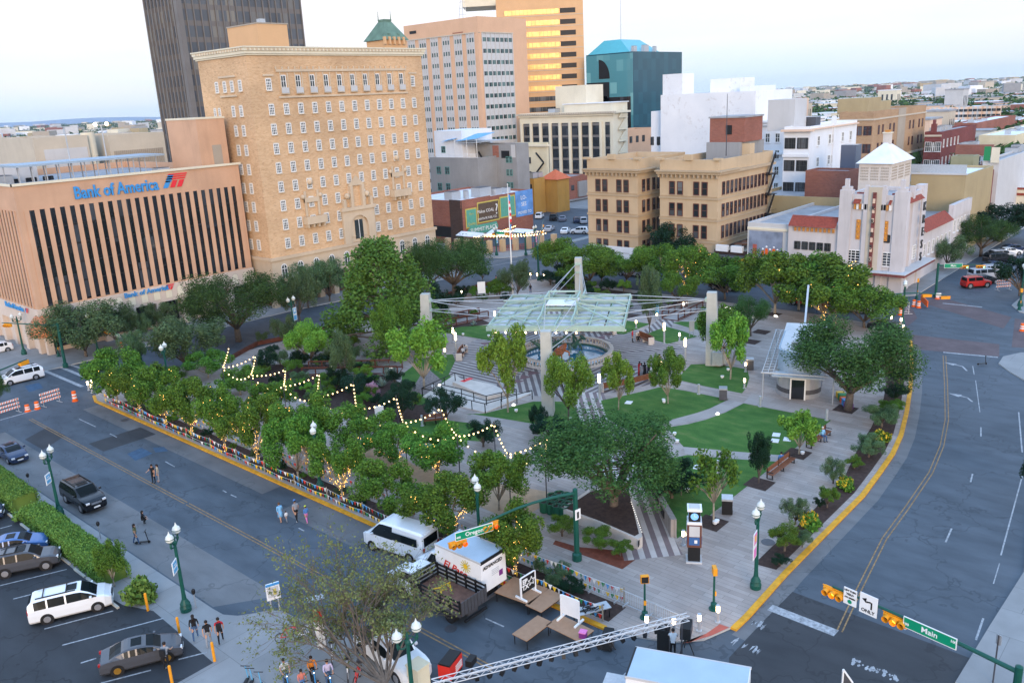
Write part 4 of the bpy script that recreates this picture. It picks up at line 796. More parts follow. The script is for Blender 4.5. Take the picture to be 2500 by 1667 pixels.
for u in(.0,1.0):y=KW*u;b.box(-.22,1.0,y-.95,y+.95,0,kh+.6,'kress_white');b.box(-.1,.8,y-.7,y+.7,kh+.6,kh+1.1,'kress_white');b.box(-.05,.5,y-.3,y+.3,kh+1.1,kh+2.3,'kress_white')
for s in(-1,1):y=KW*.46+s*1.25;b.box(-.3,.4,y-.42,y+.42,0,kh+.9,'kress_white');b.box(-.25,.2,y-.3,y+.3,kh+.9,kh+1.4,'kress_white')
b.box(-.35,0,KW*.46-1,KW*.46+1,3.5,kh+1.2,'beige');b.box(KS-1.8,KS+.3,-.22,1.0,0,kh+.6,'kress_white');b.box(KS*.45-.4,KS*.45+.4,-.3,.4,0,kh+.9,'kress_white');b.build('merlon',kt)
b=MB();b.box(-.6,-.36,KW*.46-.25,KW*.46+.25,4,kh+.4,'maroon_brick')
for k in range(7):b.box(-.7,-.601,KW*.46-.18,KW*.46+.18,5+k*1.5,5.7+k*1.5,'peach')
b.build('blade_sign',kt);b=MB()
def tiles(m,x0,x1,y0,y1,z,face):
 if face=='W':m.add([(x0-.7,y0,z),(x0-.7,y1,z),(x0+1.0,y1,z+1.6),(x0+1.0,y0,z+1.6)],[(3,2,1,0)],'roof_tile_red')
 else:m.add([(x0,y0-.7,z),(x1,y0-.7,z),(x1,y0+1.0,z+1.6),(x0,y0+1.0,z+1.6)],[(0,1,2,3)],'roof_tile_red')
tiles(b,0,0,1.3,KW*.46-2.1,kh-1.4,'W');tiles(b,0,0,KW*.46+2.1,KW-1.3,kh-1.4,'W');tiles(b,1.2,KS-2.2,0,0,kh-1.4,'S');b.build('tile_roof',kt)
b=MB()
for k in range(14):y=1.5+k*(KW-3)/13;b.box(-.3,-.02,y-.16,y+.16,kh-2.3,kh-1.45,'terracotta' if k%2 else 'white')
for u in(.24,.74):b.box(-.12,0,KW*u-.32,KW*u+.32,kh-7,kh-3.9,'terracotta');[b.octa((-.15,KW*u,kh-6.6+k*.8),.16,'signal_yellow')for k in range(4)]
b.build('terracotta_panel',kt);windows(kt,[('W',KW*.22,5.4,3.3,2.2,'kress'),('W',KW*.72,5.4,3.3,2.2,'kress'),('W',KW*.22,8.6,1.1,1.2,'plain'),('S',1.9,5.4,1.6,2.2,'kress'),('S',8,5.4,1.6,2.2,'kress')])
b=MB();b.box(-1.8,0,-1.8,KW+2,3.1,3.5,'maroon_brick');b.box(0,KS+2,-1.8,0,3.1,3.5,'maroon_brick');b.box(-1.9,.1,-1.9,KW+2.1,3.5,3.62,'lightgrey');b.box(.1,KS+2.1,-1.9,0,3.5,3.62,'lightgrey');b.build('street_canopy',kt)
Yw=yat(1923,KX,8)-KY;hw=HT((KX,KY+KW+5),545);shell(kt,34,Yw-KW,hw,'kress_white','roof_grey',.5,0,.2,KW);b=MB();tiles(b,.2,0,KW+1.3,Yw-.2,hw-.6,'W');b.build('tile_roof',kt)
b=MB();[b.box(-.1,.19,KW+1.6+k*.7,KW+1.9+k*.7,hw-1.4,hw-.8,'terracotta')for k in range(int((Yw-KW-2)/.7))];b.build('terracotta_band',kt)
windows(kt,[('W',KW+2.6+k*(Yw-KW-3)/5,hw-3.8,1.0,1.3,'dark',.2)for k in range(5)]);boxes('doorway',kt,[(-.1,.2,KW+(Yw-KW)*.32,KW+(Yw-KW)*.48,3.6,hw-5.6,'cream'),(-.3,.2,KW+(Yw-KW)*.28,KW+(Yw-KW)*.52,hw-5.5,hw-5.0,'cream')])
hs=kh-7;shell(kt,30,24,hs,'kress_white','roof_grey',.5,0,KS+.4,.3);b=MB();tiles(b,KS+1,KS+17,.3,0,hs-.4,'S');b.build('tile_roof',kt);windows(kt,[('S',KS+3+k*2.4,hs-3.6,1.0,2.2,'white',.3)for k in range(7)]+[('S',KS+20+k*2.2,hs-2,1.0,2.2,'white',.3)for k in range(4)])
boxes('parapet',kt,[(KS+18,KS+30,.1,.9,hs-.4,hs+2.0,'kress_white')])
for k,ch in enumerate('KRESS'):lettering(ch,1.9,'frame_dark',kt,(KS*.72,-1.0,kh-2.6-k*2.0),0,.1,.02)
for k,ch in enumerate('KRESS'):lettering(ch,.9,'frame_dark',kt,(-.74,KW*.46,kh-2-k*2.0),-PI/2,.04,.01)
X,Y,h=BC(2176,400,165);px0=yat(2098,X,h);pw,pd=xat(2226,Y,h)-X,px0-Y
hs2=kh-1-(hs-.6)
pv=thing('roof_pavilion','square lattice walled pavilion with a silvery pyramid roof and lantern above the tiled tower','pavilion',(X,Y,kh-1));bh=h-kh+1
shell(pv,pw,pd,bh,'concrete_pale','roof_grey',.2,-hs2);b=MB();e_=.5;b.add([(-e_,-e_,bh),(pw+e_,-e_,bh),(pw+e_,pd+e_,bh),(-e_,pd+e_,bh),(pw/2,pd/2,bh+3.6)],[(0,1,4),(1,2,4),(2,3,4),(3,0,4)],'roof_white');b.build('pyramid_roof',pv)
b=MB();b.box(pw/2-.6,pw/2+.6,pd/2-.6,pd/2+.6,bh+2.9,bh+4.9,'concrete_pale');b.box(pw/2-.75,pw/2+.75,pd/2-.75,pd/2+.75,bh+4.9,bh+5.1,'cream');b.box(pw/2-.4,pw/2+.4,pd/2-.4,pd/2+.4,bh+5.1,bh+5.5,'terracotta');b.build('lantern',pv)
b=MB()
for s in range(3):
 for i in range(5):
  for j in range(5):y=pd*(.06+s*.32)+i*pd*.052;z=bh*.2+j*bh*.135;b.box(-.06,0,y,y+pd*.03,z,z+bh*.07,'beige_dark');x=pw*(.06+s*.32)+i*pw*.052;b.box(x,x+pw*.03,-.06,0,z,z+bh*.07,'beige_dark')
b.build('lattice_panel',pv)['kind']='stuff'
t,W,D,h,X,Y=corner(1845,222,225,1613,1935,'white_peeling_building','tall white painted brick block with a peeling blank wall and corniced front','white_peeling','roof_white',.6)
boxes('stair_tower',t,[(1,7,D*.78,D,h-1,h+5.2,'white_peeling'),(8,16,D*.3,D*.62,h-1,h+3.4,'white_peeling'),(5,20,-2+6,D*.25,h-1,h+1.2,'white_wall')]);hh=h-7.2
shell(t,W,8,hh,'white_wall','roof_white',.5,0,1.2,-8);b=MB()
for z,o in((hh-.5,1.2),(hh-1.2,.8),(hh-8.2,.6)):b.box(1.2-o,1.2+W,-8-o,-8,z,z+.5,'white_wall');b.box(1.2-o,1.2,-8,0,z,z+.5,'white_wall')
for k in range(9):x=2.2+k*(W-2)/8;b.box(x-.35,x+.35,-8.25,-8,2,hh-1.4,'white_wall')
b.build('cornice',t);windows(t,[('S',3.4+k*(W-2)/8,hh-4.2-r*4,1.5,2.2,'white',-8)for r in range(5)for k in range(8)]+[('W',-8+2.4+k*2.6,hh-4.2-r*4,1.2,2.2,'white',1.2)for r in range(5)for k in range(2)])
X2,Y2=X,Y+D;t=bld('white_annex','narrow white annex with paired dark windows against the peeling wall',X2+2,Y2-.1,20,yat(1589,X2+2,20)-Y2,HT((X2+2,Y2+3),272),'white_wall','roof_white',.4);windows(t,[('W',2+k*2,19-r*5,1.0,2.2,'dark')for r in range(4)for k in range(2)])
t,W,D,h,X,Y=corner(1979,309,190,1915,2093,'white_bay_building','bright white five storey block with a bayed window front','white_wall','roof_white',.6)
boxes('cornice',t,[(-.9,0,-.9,D+.4,h-1.0,h-.55,'peach'),(0,W,-.5,0,h-.8,h-.5,'peach'),(-.5,0,0,D,h-6.2,h-5.6,'white_wall')]);windows(t,[('W',D*u,h-3.4-r*4.6,.85,2.2,'dark')for r in range(6)for u in(.14,.28,.4,.62,.76,.88)]+[('S',W*u,h-3.2-r*4.4,1.2,2.0,'white')for r in range(5)for u in(.17,.4,.47,.68,.86)])
boxes('stair_head',t,[(W*.05+2,W*.25+3,5,11,h-1,h+5.5,'lightgrey'),(W*.3+2,W*.4+2,3,6,h-.6,h+1.5,'steel_dark')]);boxes('parapet_pier',t,[(W*.46,W*.5,-.3,.4,0,h+1.5,'white_wall')])
t,W,D,h,X,Y=corner(2072,418,178,1967,2100,'brick_hall','plain red brown brick hall with a grey roof','red_brick','roof_grey',.4);boxes('roof_tank',t,[(6,9,1,4,h-.4,h+4.5,'cp_steel')])
t,W,D,h,X,Y=corner(2134,272,300,2050,2262,'tan_brick_high_rise','brown and tan brick block with arched top windows and pale bands','abdou_brick','roof_grey',.8)
windows(t,[('S',W*u,h-6-r*5.6,1.5,2.9,'pair')for r in range(6)for u in(.1,.17,.3,.37,.68,.75,.87,.94)]+[('W',D*u,h-6-r*5.6,1.5,2.9,'pair')for r in range(6)for u in(.1,.2,.38,.5,.62,.8,.9)])
boxes('band',t,[(-.3,0,-.3,D,h-16,h-15.3,'cream'),(0,W*.42,-.3,0,h-16,h-15.3,'cream'),(W*.6,W,-.3,0,h-16,h-15.3,'cream'),(-.3,0,-.3,D,h-2.8,h-2.3,'beige'),(0,W,-.3,0,h-2.8,h-2.3,'beige'),(-.2,W,-.2,0,h-22,h-21.6,'beige'),(W*.44,W*.58,-.12,0,3,h,'beige_dark')]);boxes('penthouse',t,[(6,18,4,14,h-1,h+4,'tan_block'),(20,34,6,16,h-1,h+2.5,'tan_block')])
t,W,D,h,X,Y=corner(1958,240,345,1905,1975,'parking_garage','peach concrete car park with dark slot openings','peach','roof_grey',1);boxes('opening',t,[(-.05,0,D*.15,D*.55,h-4-k*4.3,h-2.2-k*4.3,'black')for k in range(6)]+[(-.05,0,D*.62,D*.95,h-5-k*4.3,h-3.2-k*4.3,'black')for k in range(6)])
X,Y,h=BC(2390,378,205);t=bld('olive_tower_slab','blank olive green slab with a faded wall painting',X-4,Y,4.5,yat(2322,X-4,h)-Y,h,'olive','roof_grey',.3)
X,Y,h=BC(2359,428,178);t=bld('tan_store_block','long plain tan block with a pale coping behind the tiled tower',X,Y,20,yat(2225,X,h)-Y,h,'tan_block','roof_white',.5);boxes('coping',t,[(-.2,0,-.2,yat(2225,X,h)-Y,h,h+.3,'lightgrey')]);boxes('door',t,[(-.06,0,11,13,3,h-4,'cp_steel'),(-.06,0,15,16.5,h-7,h-4,'glass_room')]);boxes('roof_rail',t,[(4,4.1,1,20,h-.5,h+1.5,'galv')])
for(px,py,Dd,pl,pr,wl,lb,nm,wz)in((2300,322,330,2258,2384,'maroon_brick','maroon brick house with an ornate gable and pale arched windows','ornate_brick_building',1),(2425,354,300,2334,2428,'red_brick','red brick block with arched white windows','arched_brick_building',2),(2386,300,470,2330,2480,'red_brick','long low red brick row with a pale roof','brick_row_building',0),(2478,296,560,2440,2640,'red_brick','wide red brick store behind the brick row','brick_store',0),(2441,259,620,2262,2446,'peach','long yellow and orange apartment row with balconies','apartment_row',3),(2560,390,290,2428,2700,'beige','low cream block with a band of dark windows under a flat roof','low_cream_block',4),(2640,462,250,2425,2800,'cream','white and red striped parapet building at the end of the street','striped_parapet_building',5),(2480,330,380,2390,2640,'cream_wall','low pale wall and grey roofed shed','grey_roof_shed',0),(2440,392,230,2400,2660,'lightgrey','grey flat roofed shed with a green billboard','flat_shed',6),(2384,430,215,2300,2460,'maroon_brick','low dark red shed with a white roof','white_roof_shed',0),(2270,282,640,2180,2300,'maroon_brick','dark brick end block of the apartment row','brick_end_block',0)):
 X,Y,h=BC(px,py,Dd);h=max(h,4);W=min(xat(pr,Y,h)-X,80);D=min(yat(pl,X,h)-Y,130);t=bld(nm,lb,X,Y,W,D,h,wl,'roof_white' if wz in(0,4,5)else 'roof_grey',.5)
 ac(t,[(rnd.uniform(1,max(2,W*.7)),rnd.uniform(1,D*.8),rnd.uniform(1.5,3),rnd.uniform(1.5,3),rnd.uniform(.8,1.8))for _ in range(5)],h-.5)
 if wz==1:windows(t,[('W',D*u,h-5-r*6,1.4,3.2,'white')for r in(0,1)for u in(.12,.35,.45,.55,.8)]+[('S',3+k*4.4,h-4-r*6,1.2,2.6,'white')for r in(0,1)for k in range(5)]);boxes('gable',t,[(-.2,1,D*.35,D*.65,h-.5,h+2.6,'maroon_brick'),(-.3,1,D*.43,D*.57,h+2.6,h+4,'maroon_brick'),(-.4,0,0,D,h-1.6,h-1,'beige')])
 if wz==2:windows(t,[('W',D*u,h-5,1.6,3.4,'white')for u in(.08,.17,.36,.45,.6,.69,.83,.92)])
 if wz==3:
  b=MB()
  for k in range(16):y=D*(k+.3)/16;b.box(-.1,0,y,y+D*.03,0,h,'lightgrey' if k%3 else 'sj_tan');[b.box(-.16,-.1,y-1.5,y+.8,h-3-r*3.3,h-1.4-r*3.3,'glass_room')for r in range(4)]
  b.build('balcony_bay',t)['kind']='stuff'
 if wz==4:windows(t,[('W',6+k*3.2,h-4.2,2.0,2.4,'dark')for k in range(8)])
 if wz==5:boxes('parapet',t,[(-.3,0,-1,D,h-.5,h,'roof_tile_red'),(-.3,0,-1,D,h-2,h-1.4,'roof_tile_red'),(-.3,0,-1,D,h-5.5,h-5.1,'frame_teal')])
 if wz==6:boxes('billboard',t,[(-.6,-.3,D*.55,D*.95,h,h+3.2,'green_flag'),(-.6,-.3,0,D*.5,h-.5,h+3,'cream')]);b=MB();[b.sph((-.6,D*.62+k*.5,h-3-k*1.4),1.2,'yellow')for k in range(3)];b.build('balloon_sign',t)
 # ================================================================ things in the plaza
def at(o,s,x,y,z=0.0):return G(o[0]+x/s,o[1]+y/s,z)
CA=math.atan2(61.8-75.5,92.2-84.1);cp=thing('shade_canopy','pale green steel truss canopy with translucent panels slung over the pool','canopy',(81.2,64.3,0),CA)
hw,hd,cz=8.0,8.05,6.0
b=MB()
for i in range(8):
 for j in range(8):
  if 3<=i<=4 and 3<=j<=4:continue
  x0,y0,s=-hw+.2+i*1.95,-hd+.2+j*1.96,1.8;b.add([(x0,y0,cz),(x0+s,y0,cz),(x0+s,y0+s,cz),(x0,y0+s,cz),(x0+s/2,y0+s/2,cz+.22)],[(0,1,4),(1,2,4),(2,3,4),(3,0,4)],'canopy_panel')
b.build('roof_panel',cp);b=MB();b.box(-1.9,1.9,-1.9,1.9,cz+1.2,cz+1.3,'white');b.build('centre_panel',cp)
b=MB()
for k in range(5):
 c=-hw+k*4.0;w_=.14
 b.beam((c,-hd,cz+.12),(c,hd,cz+.12),w_,.3,'canopy_green');b.beam((-hw,c,cz+.14),(hw,c,cz+.14),w_,.3,'canopy_green')
for k in range(9):c=-hw+k*2.0;b.beam((c,-hd,cz+.05),(c,hd,cz+.05),.09,.16,'canopy_green');b.beam((-hw,c,cz+.05),(hw,c,cz+.05),.09,.16,'canopy_green')
for s in(-1,1):b.beam((-hw-.2,s*hd,cz-.1),(hw+.2,s*hd,cz-.1),.22,.5,'canopy_green');b.beam((s*hw,-hd-.2,cz-.1),(s*hw,hd+.2,cz-.1),.22,.5,'canopy_green')
b.build('frame',cp);b=MB();Q=2.0
for sx in(-1,1):
 b.beam((sx*Q,-hd,cz+.9),(sx*Q,hd,cz+.9),.18,.18,'canopy_green');b.beam((-hw,sx*Q,cz+.9),(hw,sx*Q,cz+.9),.18,.18,'canopy_green')
 for sy in(-1,1):
  b.beam((sx*Q,sy*Q,cz),(sx*Q,sy*Q,cz+2.1),.2,.2,'canopy_green')
  b.beam((sx*Q,sy*Q,cz+1.3),(sx*hw,sy*hd,cz+.3),.16,.16,'canopy_green');b.beam((sx*Q,sy*Q,cz+1.6),(sx*hw,sy*Q,cz+.3),.14,.14,'canopy_green');b.beam((sx*Q,sy*Q,cz+1.6),(sx*Q,sy*hd,cz+.3),.14,.14,'canopy_green')
  b.beam((sx*hw,sy*Q,cz+.3),(sx*Q,sy*hd,cz+.3),.14,.14,'canopy_green');b.beam((sx*5,sy*Q,cz+.3),(sx*5,sy*Q,cz+1.0),.1,.1,'canopy_green');b.beam((sx*Q,sy*5,cz+.3),(sx*Q,sy*5,cz+1.0),.1,.1,'canopy_green')
 b.beam((sx*Q,-Q,cz+2.1),(sx*Q,Q,cz+2.1),.18,.18,'canopy_green');b.beam((-Q,sx*Q,cz+2.1),(Q,sx*Q,cz+2.1),.18,.18,'canopy_green');b.beam((-Q,-sx*Q,cz+.4),(Q,sx*Q,cz+2.0),.1,.1,'canopy_green')
b.build('truss',cp);b=MB();[b.sph((-hw+1+k*1.2,-hd-.25,cz-.5),.1,'lamp_on',6,4)for k in range(9)];b.build('edge_light',cp)
PY=[((71.8,79.4),717,'nearest the big pine and the end on bench'),((64.7,53.6),807,'between the near trees'),((88.2,47.4),713,'with grey cabinets at its foot by the kiosk'),((101.2,76.9),645,'behind the canopy, farthest off')]
cc=Vector((81.2,64.3));Rc=Matrix.Rotation(CA,2)
for(p,yt,lb)in PY:
 p=Vector(p);d=(cc-p).normalized();h=max(HT(p,yt),8.4);t=thing('canopy_mast','pale concrete canopy mast '+lb,'mast',(*p,0),math.atan2(d.y,d.x),'concrete masts holding the canopy')
 b=MB();vs=[(x,y,z)for z,xa,xb,w_ in((0,-1.25,.55,.62),(h*.8,-.62,.55,.55),(h,-.55,.55,.52))for x,y in((xa,-w_),(xb,-w_),(xb,w_),(xa,w_))]
 b.add(vs,[(k*4+i,k*4+(i+1)%4,k*4+4+(i+1)%4,k*4+4+i)for k in(0,1)for i in range(4)]+[(8,9,10,11)],'concrete');b.build('shaft',t)
 [boxes('bracket',t,[q_])for q_ in((.55,.75,-.45,.45,h-1.1,h-.7,'canopy_green'),(.55,.7,-.4,.4,h-2.3,h-2.05,'canopy_green'))]
 if 'cabinets' in lb:boxes('cabinet',t,[(-1.5,-.3,.55,1.2,.3,1.9,'galv'),(-1.9,-1.2,-.5,.5,.3,1.9,'galv')])
 ci=MB();L_=(cc-p).length
 for q in(-1,1):
  for z0,rr,z1 in((h-.9,8.2,6.5),(h-.95,2.4,8.0),(h-2.2,8.2,5.8)):
   tgt=Vector((L_-rr*.92,q*(2.4 if rr>3 else 1.9)));ci.tube((.6,q*.35,z0),(tgt.x,tgt.y,z1),.045,n=5,m='galv')
 ci.build('cable',t)
t=thing('pool_balustrade','round stone balustrade with turned balusters ringing the pool','balustrade',(C0.x,C0.y,0))
for k in range(72):
 a=2*PI*k/72;b=MB();b.lathe([(.12,.18),(.05,.3),(.12,.52),(.06,.72),(.12,.84)],7,'concrete_pale',(5.9*math.cos(a),5.9*math.sin(a),0));b.build('baluster',t)
b=MB();b.lathe([(5.65,.84),(5.65,1.02),(6.15,1.02),(6.15,.84),(5.65,.84)],64,'concrete_pale',cap=False);b.build('top_rail',t);b=MB();b.lathe([(5.6,0),(5.6,.18),(6.2,.18),(6.2,0)],64,'concrete_pale',cap=False);b.build('plinth',t)
b=MB();b.lathe([(5.6,.03),(.01,.03)],64,'pool_water',(C0.x,C0.y,0),cap=False)
n_=N('pool_water');n_.out(n_.ramp(n_.noise(1.2,3),[(.35,(.02,.16,.34)),(.65,(.05,.3,.5))]),.06,0,.6,n_.noise(3,3),.08);struct(b,'pool_water')
b=MB();b.lathe([(5.6,.035),(5.6,.17),(5.3,.17),(5.3,.035)],64,'sculpt_green',(C0.x,C0.y,0),cap=False);struct(b,'pool_edge')
def croc(name,label,pos,rz,L,m,up):
 t=thing(name,label,'sculpture',pos,rz);b=MB();pr=[(0,.05),(.12,.14),(.22,.2),(.3,.27),(.45,.36),(.6,.33),(.72,.22),(.86,.13),(1,.03)];pts=[]
 for u,r in pr:pts.append((Vector((L*(u-.5),.35*math.sin(u*5),.7+up*max(0,.45-u)*4+up*max(0,u-.65)*5)),r*L*.32))
 for(p,r),(q,s)in zip(pts,pts[1:]):b.tube(p,q,r,s,10,m)
 for k in range(9):p=pts[2][0].lerp(pts[7][0],k/8);b.tube(p+Vector((0,0,.2)),p+Vector((0,0,.62)),.12,.01,4,m)
 b.build('body',t);hd_=MB();p=pts[0][0];hd_.obox(p+Vector((-.25,0,.1)),(1.0,.4,.16),0,m,0,-.3*up);hd_.obox(p+Vector((-.2,0,-.1)),(.9,.36,.12),0,m,0,.15);hd_.build('jaw',t)
 for x in(3,6):
  for s in(-1,1):l=MB();p=pts[x][0];l.tube(p,p+Vector((.1,s*.75,-.25)),.16,.11,6,m);l.tube(p+Vector((.1,s*.75,-.25)),(p.x-.1,p.y+s*.85,.1),.11,.07,6,m);l.build('leg',t)
croc('reptile_sculpture','dark green reptile sculpture rearing its tail in the pool',(81.6,67.3,0),2.5,4.6,'sculpt_green',.6);croc('reptile_sculpture','rust and green reptile sculpture lying across the middle of the pool',(80.4,64.4,0),.4,4.2,'sculpt_rust',.35);croc('reptile_sculpture','small teal reptile sculpture by the far pool rim',(84,64.6,0),1.2,3.0,'sculpt_green',.8)
def arc_bench(label,a0,a1,r):
 t=thing('curved_bench',label,'bench',(C0.x,C0.y,0),0,'long timber benches round the pool');n=10
 P_=lambda a,rr,z:(rr*math.cos(a),rr*math.sin(a),z)
 sb,bb,lg=MB(),MB(),MB()
 for k in range(n):
  a,c=a0+(a1-a0)*k/n,a0+(a1-a0)*(k+1)/n
  for m_,ra,rb,z0,z1,mat in((sb,r,r+.55,.4,.47,'wood'),(bb,r+.58,r+.66,.45,1.1,'wood')):
   vs=[P_(x,y,z)for z in(z0,z1)for x,y in((a,ra),(c,ra),(c,rb),(a,rb))];m_.add(vs,[(3,2,1,0),(4,5,6,7),(0,1,5,4),(1,2,6,5),(2,3,7,6),(3,0,4,7)],mat)
 sb.build('seat',t);bb.build('backrest',t)
 for k in(0,.5,1):a=a0+(a1-a0)*k;l=MB();l.obox(P_(a,r+.33,.2),(.7,.2,.4),a,'concrete_pale');l.build('leg',t)
 for k in(0,1):a=a0+(a1-a0)*k;l=MB();l.obox(P_(a,r+.4,.5),(.8,.12,.95),a,'concrete_pale');l.build('end_panel',t)
def angs(p,q):a,c=(math.atan2(v.y-C0.y,v.x-C0.x)for v in(p,q));r=((p.xy-C0).length+(q.xy-C0).length)/2;return(a,c+(2*PI if c-a<-PI else(-2*PI if c-a>PI else 0)),r)
for(p,q,lb)in(((220,1115,O6),(560,1020,O6),'long curved timber bench in front of the group in dark clothes'),((382,880,O5),(465,815,O5),'short timber bench seen end on by the mast and lamp'),((815,705,O5),(990,665,O5),'timber bench under the canopy edge beside the maple'),((1210,660,O5),(1555,685,O5),'longest timber bench under the far canopy edge'),((1700,725,O5),(1868,755,O5),'timber bench with two people beside the far lawn')):
 arc_bench(lb,*angs(at(p[2],S3,*p[:2]),at(q[2],S3,*q[:2])))
def bench(label,p,q):
 p,q=Vector(p),Vector(q);d=q-p;L=d.length;t=thing('park_bench',label,'bench',tuple((p+q)/2),math.atan2(d.y,d.x),'slatted benches along the promenade')
 boxes('seat',t,[(-L/2,L/2,-.28+k*.14,-.17+k*.14,.43,.47,'wood')for k in range(4)]);boxes('backrest',t,[(-L/2,L/2,.28,.32,.55+k*.15,.67+k*.15,'wood')for k in range(3)])
 for x in(-L/2+.1,0,L/2-.1):boxes('leg',t,[(x-.04,x+.04,-.25,.3,.0,.05,'black'),(x-.04,x+.04,-.22,-.14,.05,.43,'black'),(x-.04,x+.04,.26,.34,.05,1.0,'black')])
 for x in(-L/2,L/2):boxes('armrest',t,[(x-.04,x+.04,-.28,.3,.64,.69,'black')])
bench('dark slatted bench with a man in pale blue at one end',at(O8,S3,1490,610),at(O8,S3,1640,505));bench('dark slatted bench with a person in blue hunched behind it',at(O8,S3,1190,850),at(O8,S3,1365,715))
for i,(x,y,lb)in enumerate(((700,655,'red brown bench half hidden by trees on the sandy path'),(770,1640,''))[:1]):bench(lb,(54.5,62,0),(56.5,60.5,0))
st=thing('ramp_platform','low pale concrete platform with a ramp and black railings on the lawn edge','platform',(0,0,0));S_=lambda x,y,z=0:at(O5,S3,x,y,z)
outl=[tuple(S_(*p).xy)for p in((100,1160),(350,990),(430,1050),(640,1100),(830,1135),(945,1128),(580,1282),(400,1240))];top=[tuple(S_(*p).xy)for p in((330,1075),(425,1048),(640,1095),(690,1120),(770,1150),(600,1190))]
b=MB();b.prism(outl,.0,.12,'concrete_pale');b.prism(top,.12,.55,'concrete_pale');b.build('slab',st);boxes('floor_mark',st,[(*[S_(440,1060).x+k for k in(-.8,.8)],*[S_(440,1060).y+k for k in(-.35,.35)],.551,.556,'bank_red')])
def rail(parent,pts,h=1.05,m='black',name='railing',z=.1,bars=2,step=1.6):
 b=MB()
 for p,q in zip(pts,pts[1:]):
  p,q=Vector(p),Vector(q);n=max(1,int((q-p).length/step))
  for zz in([h]+[h*k/bars for k in range(1,bars)]):b.beam((p.x,p.y,p.z+zz),(q.x,q.y,q.z+zz),.07,.07,m)
  for k in range(n+1):c=p.lerp(q,k/n);b.beam((c.x,c.y,c.z),(c.x,c.y,c.z+h),.07,.07,m)
 return b.build(name,parent)
rail(st,[S_(*p,.1)for p in((940,1175),(580,1280),(380,1230),(240,1195),(100,1155),(350,1035),(420,1060))],bars=1);rail(st,[S_(*p,.3)for p in((250,1130),(400,1165),(590,1220),(820,1165))],bars=2)
def bridge(label,pts,w_=2.6,rails=(1,-1)):
 t=thing('footbridge',label,'bridge',(0,0,0),0,'rust framed footbridges');p,q=Vector(pts[0]),Vector(pts[1]);d=(q-p).normalized();nn=Vector((-d.y,d.x,0))*w_/2
 b=MB();b.prism([tuple((p+nn).xy),tuple((q+nn).xy),tuple((q-nn).xy),tuple((p-nn).xy)],.02,.14,'walk','corten');b.build('deck',t)
 for s in rails:
  b=MB();a,c=p+nn*s,q+nn*s;L=(c-a).length;n=max(2,int(L/1.6))
  for k in range(n+1):e_=a.lerp(c,k/n);b.beam((e_.x,e_.y,.1),(e_.x,e_.y,1.2),.12,.12,'corten')
  for z in(.3,1.2):b.beam((a.x,a.y,z),(c.x,c.y,z),.1,.14,'corten')
  for z in(.45,.6,.75,.9,1.05):b.beam((a.x,a.y,z),(c.x,c.y,z),.02,.03,'steel_dark')
  b.build('railing',t)
O4=(600,600);S4=2.852
bridge('long pale footbridge with mesh railings behind the string lights',[at(O4,S4,420,890),at(O4,S4,1075,880)]);bridge('dark footbridge railing near the far lawn and mast',[at(O5,S3,240,615),at(O5,S3,570,545)]);bridge('footbridge beside the gravel bed under the far mast cables',[at(O6,S3,740,570),at(O6,S3,930,480)])
rw=thing('low_wall','low rust coloured planter wall along the street by the hotel','wall',(0,0,0));b=MB()
wl=[G(*p)for p in((560,880),(628,842),(700,828),(828,796),(900,780),(1000,750),(1090,722),(1210,690))]
for p,q in zip(wl,wl[1:]):b.beam((p.x,p.y,.25),(q.x,q.y,.25),.4,.55,'corten')
b.build('wall',rw)
O9,S9=(1000,1150),3.033
pl=thing('oak_planter','raised stone planter bed with dark soil round the big near oak','planter',(0,0,0));tri=[tuple(at(O9,S9,*p).xy)for p in((1120,345),(1330,205),(1480,180),(1640,215),(1725,560),(1690,580),(1400,450))]
b=MB();b.prism(tri,0,.85,'concrete_pale');b.build('wall',pl);cxy=Vector((sum(p[0]for p in tri)/7,sum(p[1]for p in tri)/7));b=MB();b.prism([tuple(cxy.lerp(Vector(p),.9))for p in tri],.85,.87,'soil');b.build('soil_top',pl)
b=MB();q=at(O9,S9,1692,570);b.obox((q.x-.12,q.y-.15,.55),(.5,.06,.4),.4,'black');b.build('plaque',pl);b=MB();a_,c_=at(O9,S9,1640,230,.9),at(O9,S9,1720,450,.9);[b.octa(tuple(a_.lerp(c_,k/14)+Vector((0,0,.03))),.035,'white_glow')for k in range(15)];b.build('edge_lights',pl)['kind']='stuff'
sw_=thing('memorial_wall','sloping pinkish stone wall with dark plaques beside the striped walk','wall',(0,0,0));a_,c_=at(O9,S9,1780,130),at(O9,S9,1955,490)
d=(c_-a_).normalized();nn=Vector((-d.y,d.x,0))*.22;b=MB();vs=[a_-nn,a_+nn,c_+nn,c_-nn];b.add([(v.x,v.y,0)for v in vs]+[(v.x,v.y,h_)for v,h_ in zip(vs,(1.0,1.0,1.5,1.5))],[(4,5,6,7),(0,1,5,4),(1,2,6,5),(2,3,7,6),(3,0,4,7)],'plaza_paving');b.build('wall',sw_)
for k in(.45,.68):q=a_.lerp(c_,k);pb=MB();pb.obox((q.x-nn.x*1.1,q.y-nn.y*1.1,.75),(1.1,.05,.6),math.atan2(d.y,d.x),'black');pb.obox((q.x+nn.x*1.1,q.y+nn.y*1.1,.75),(1.1,.05,.6),math.atan2(d.y,d.x),'black');pb.build('plaque',sw_)
KP=Vector((86.5,37.0));kd=math.atan2(at(O6,S3,1730,650).y-at(O6,S3,1600,1185).y,at(O6,S3,1730,650).x-at(O6,S3,1600,1185).x)
ko=at(O6,S3,1610,1180);kk=thing('kiosk_pavilion','white oval kiosk pavilion with a pale steel trellis roof and a leaning fin','kiosk',(ko.x+.9,ko.y-1.1,0),kd)
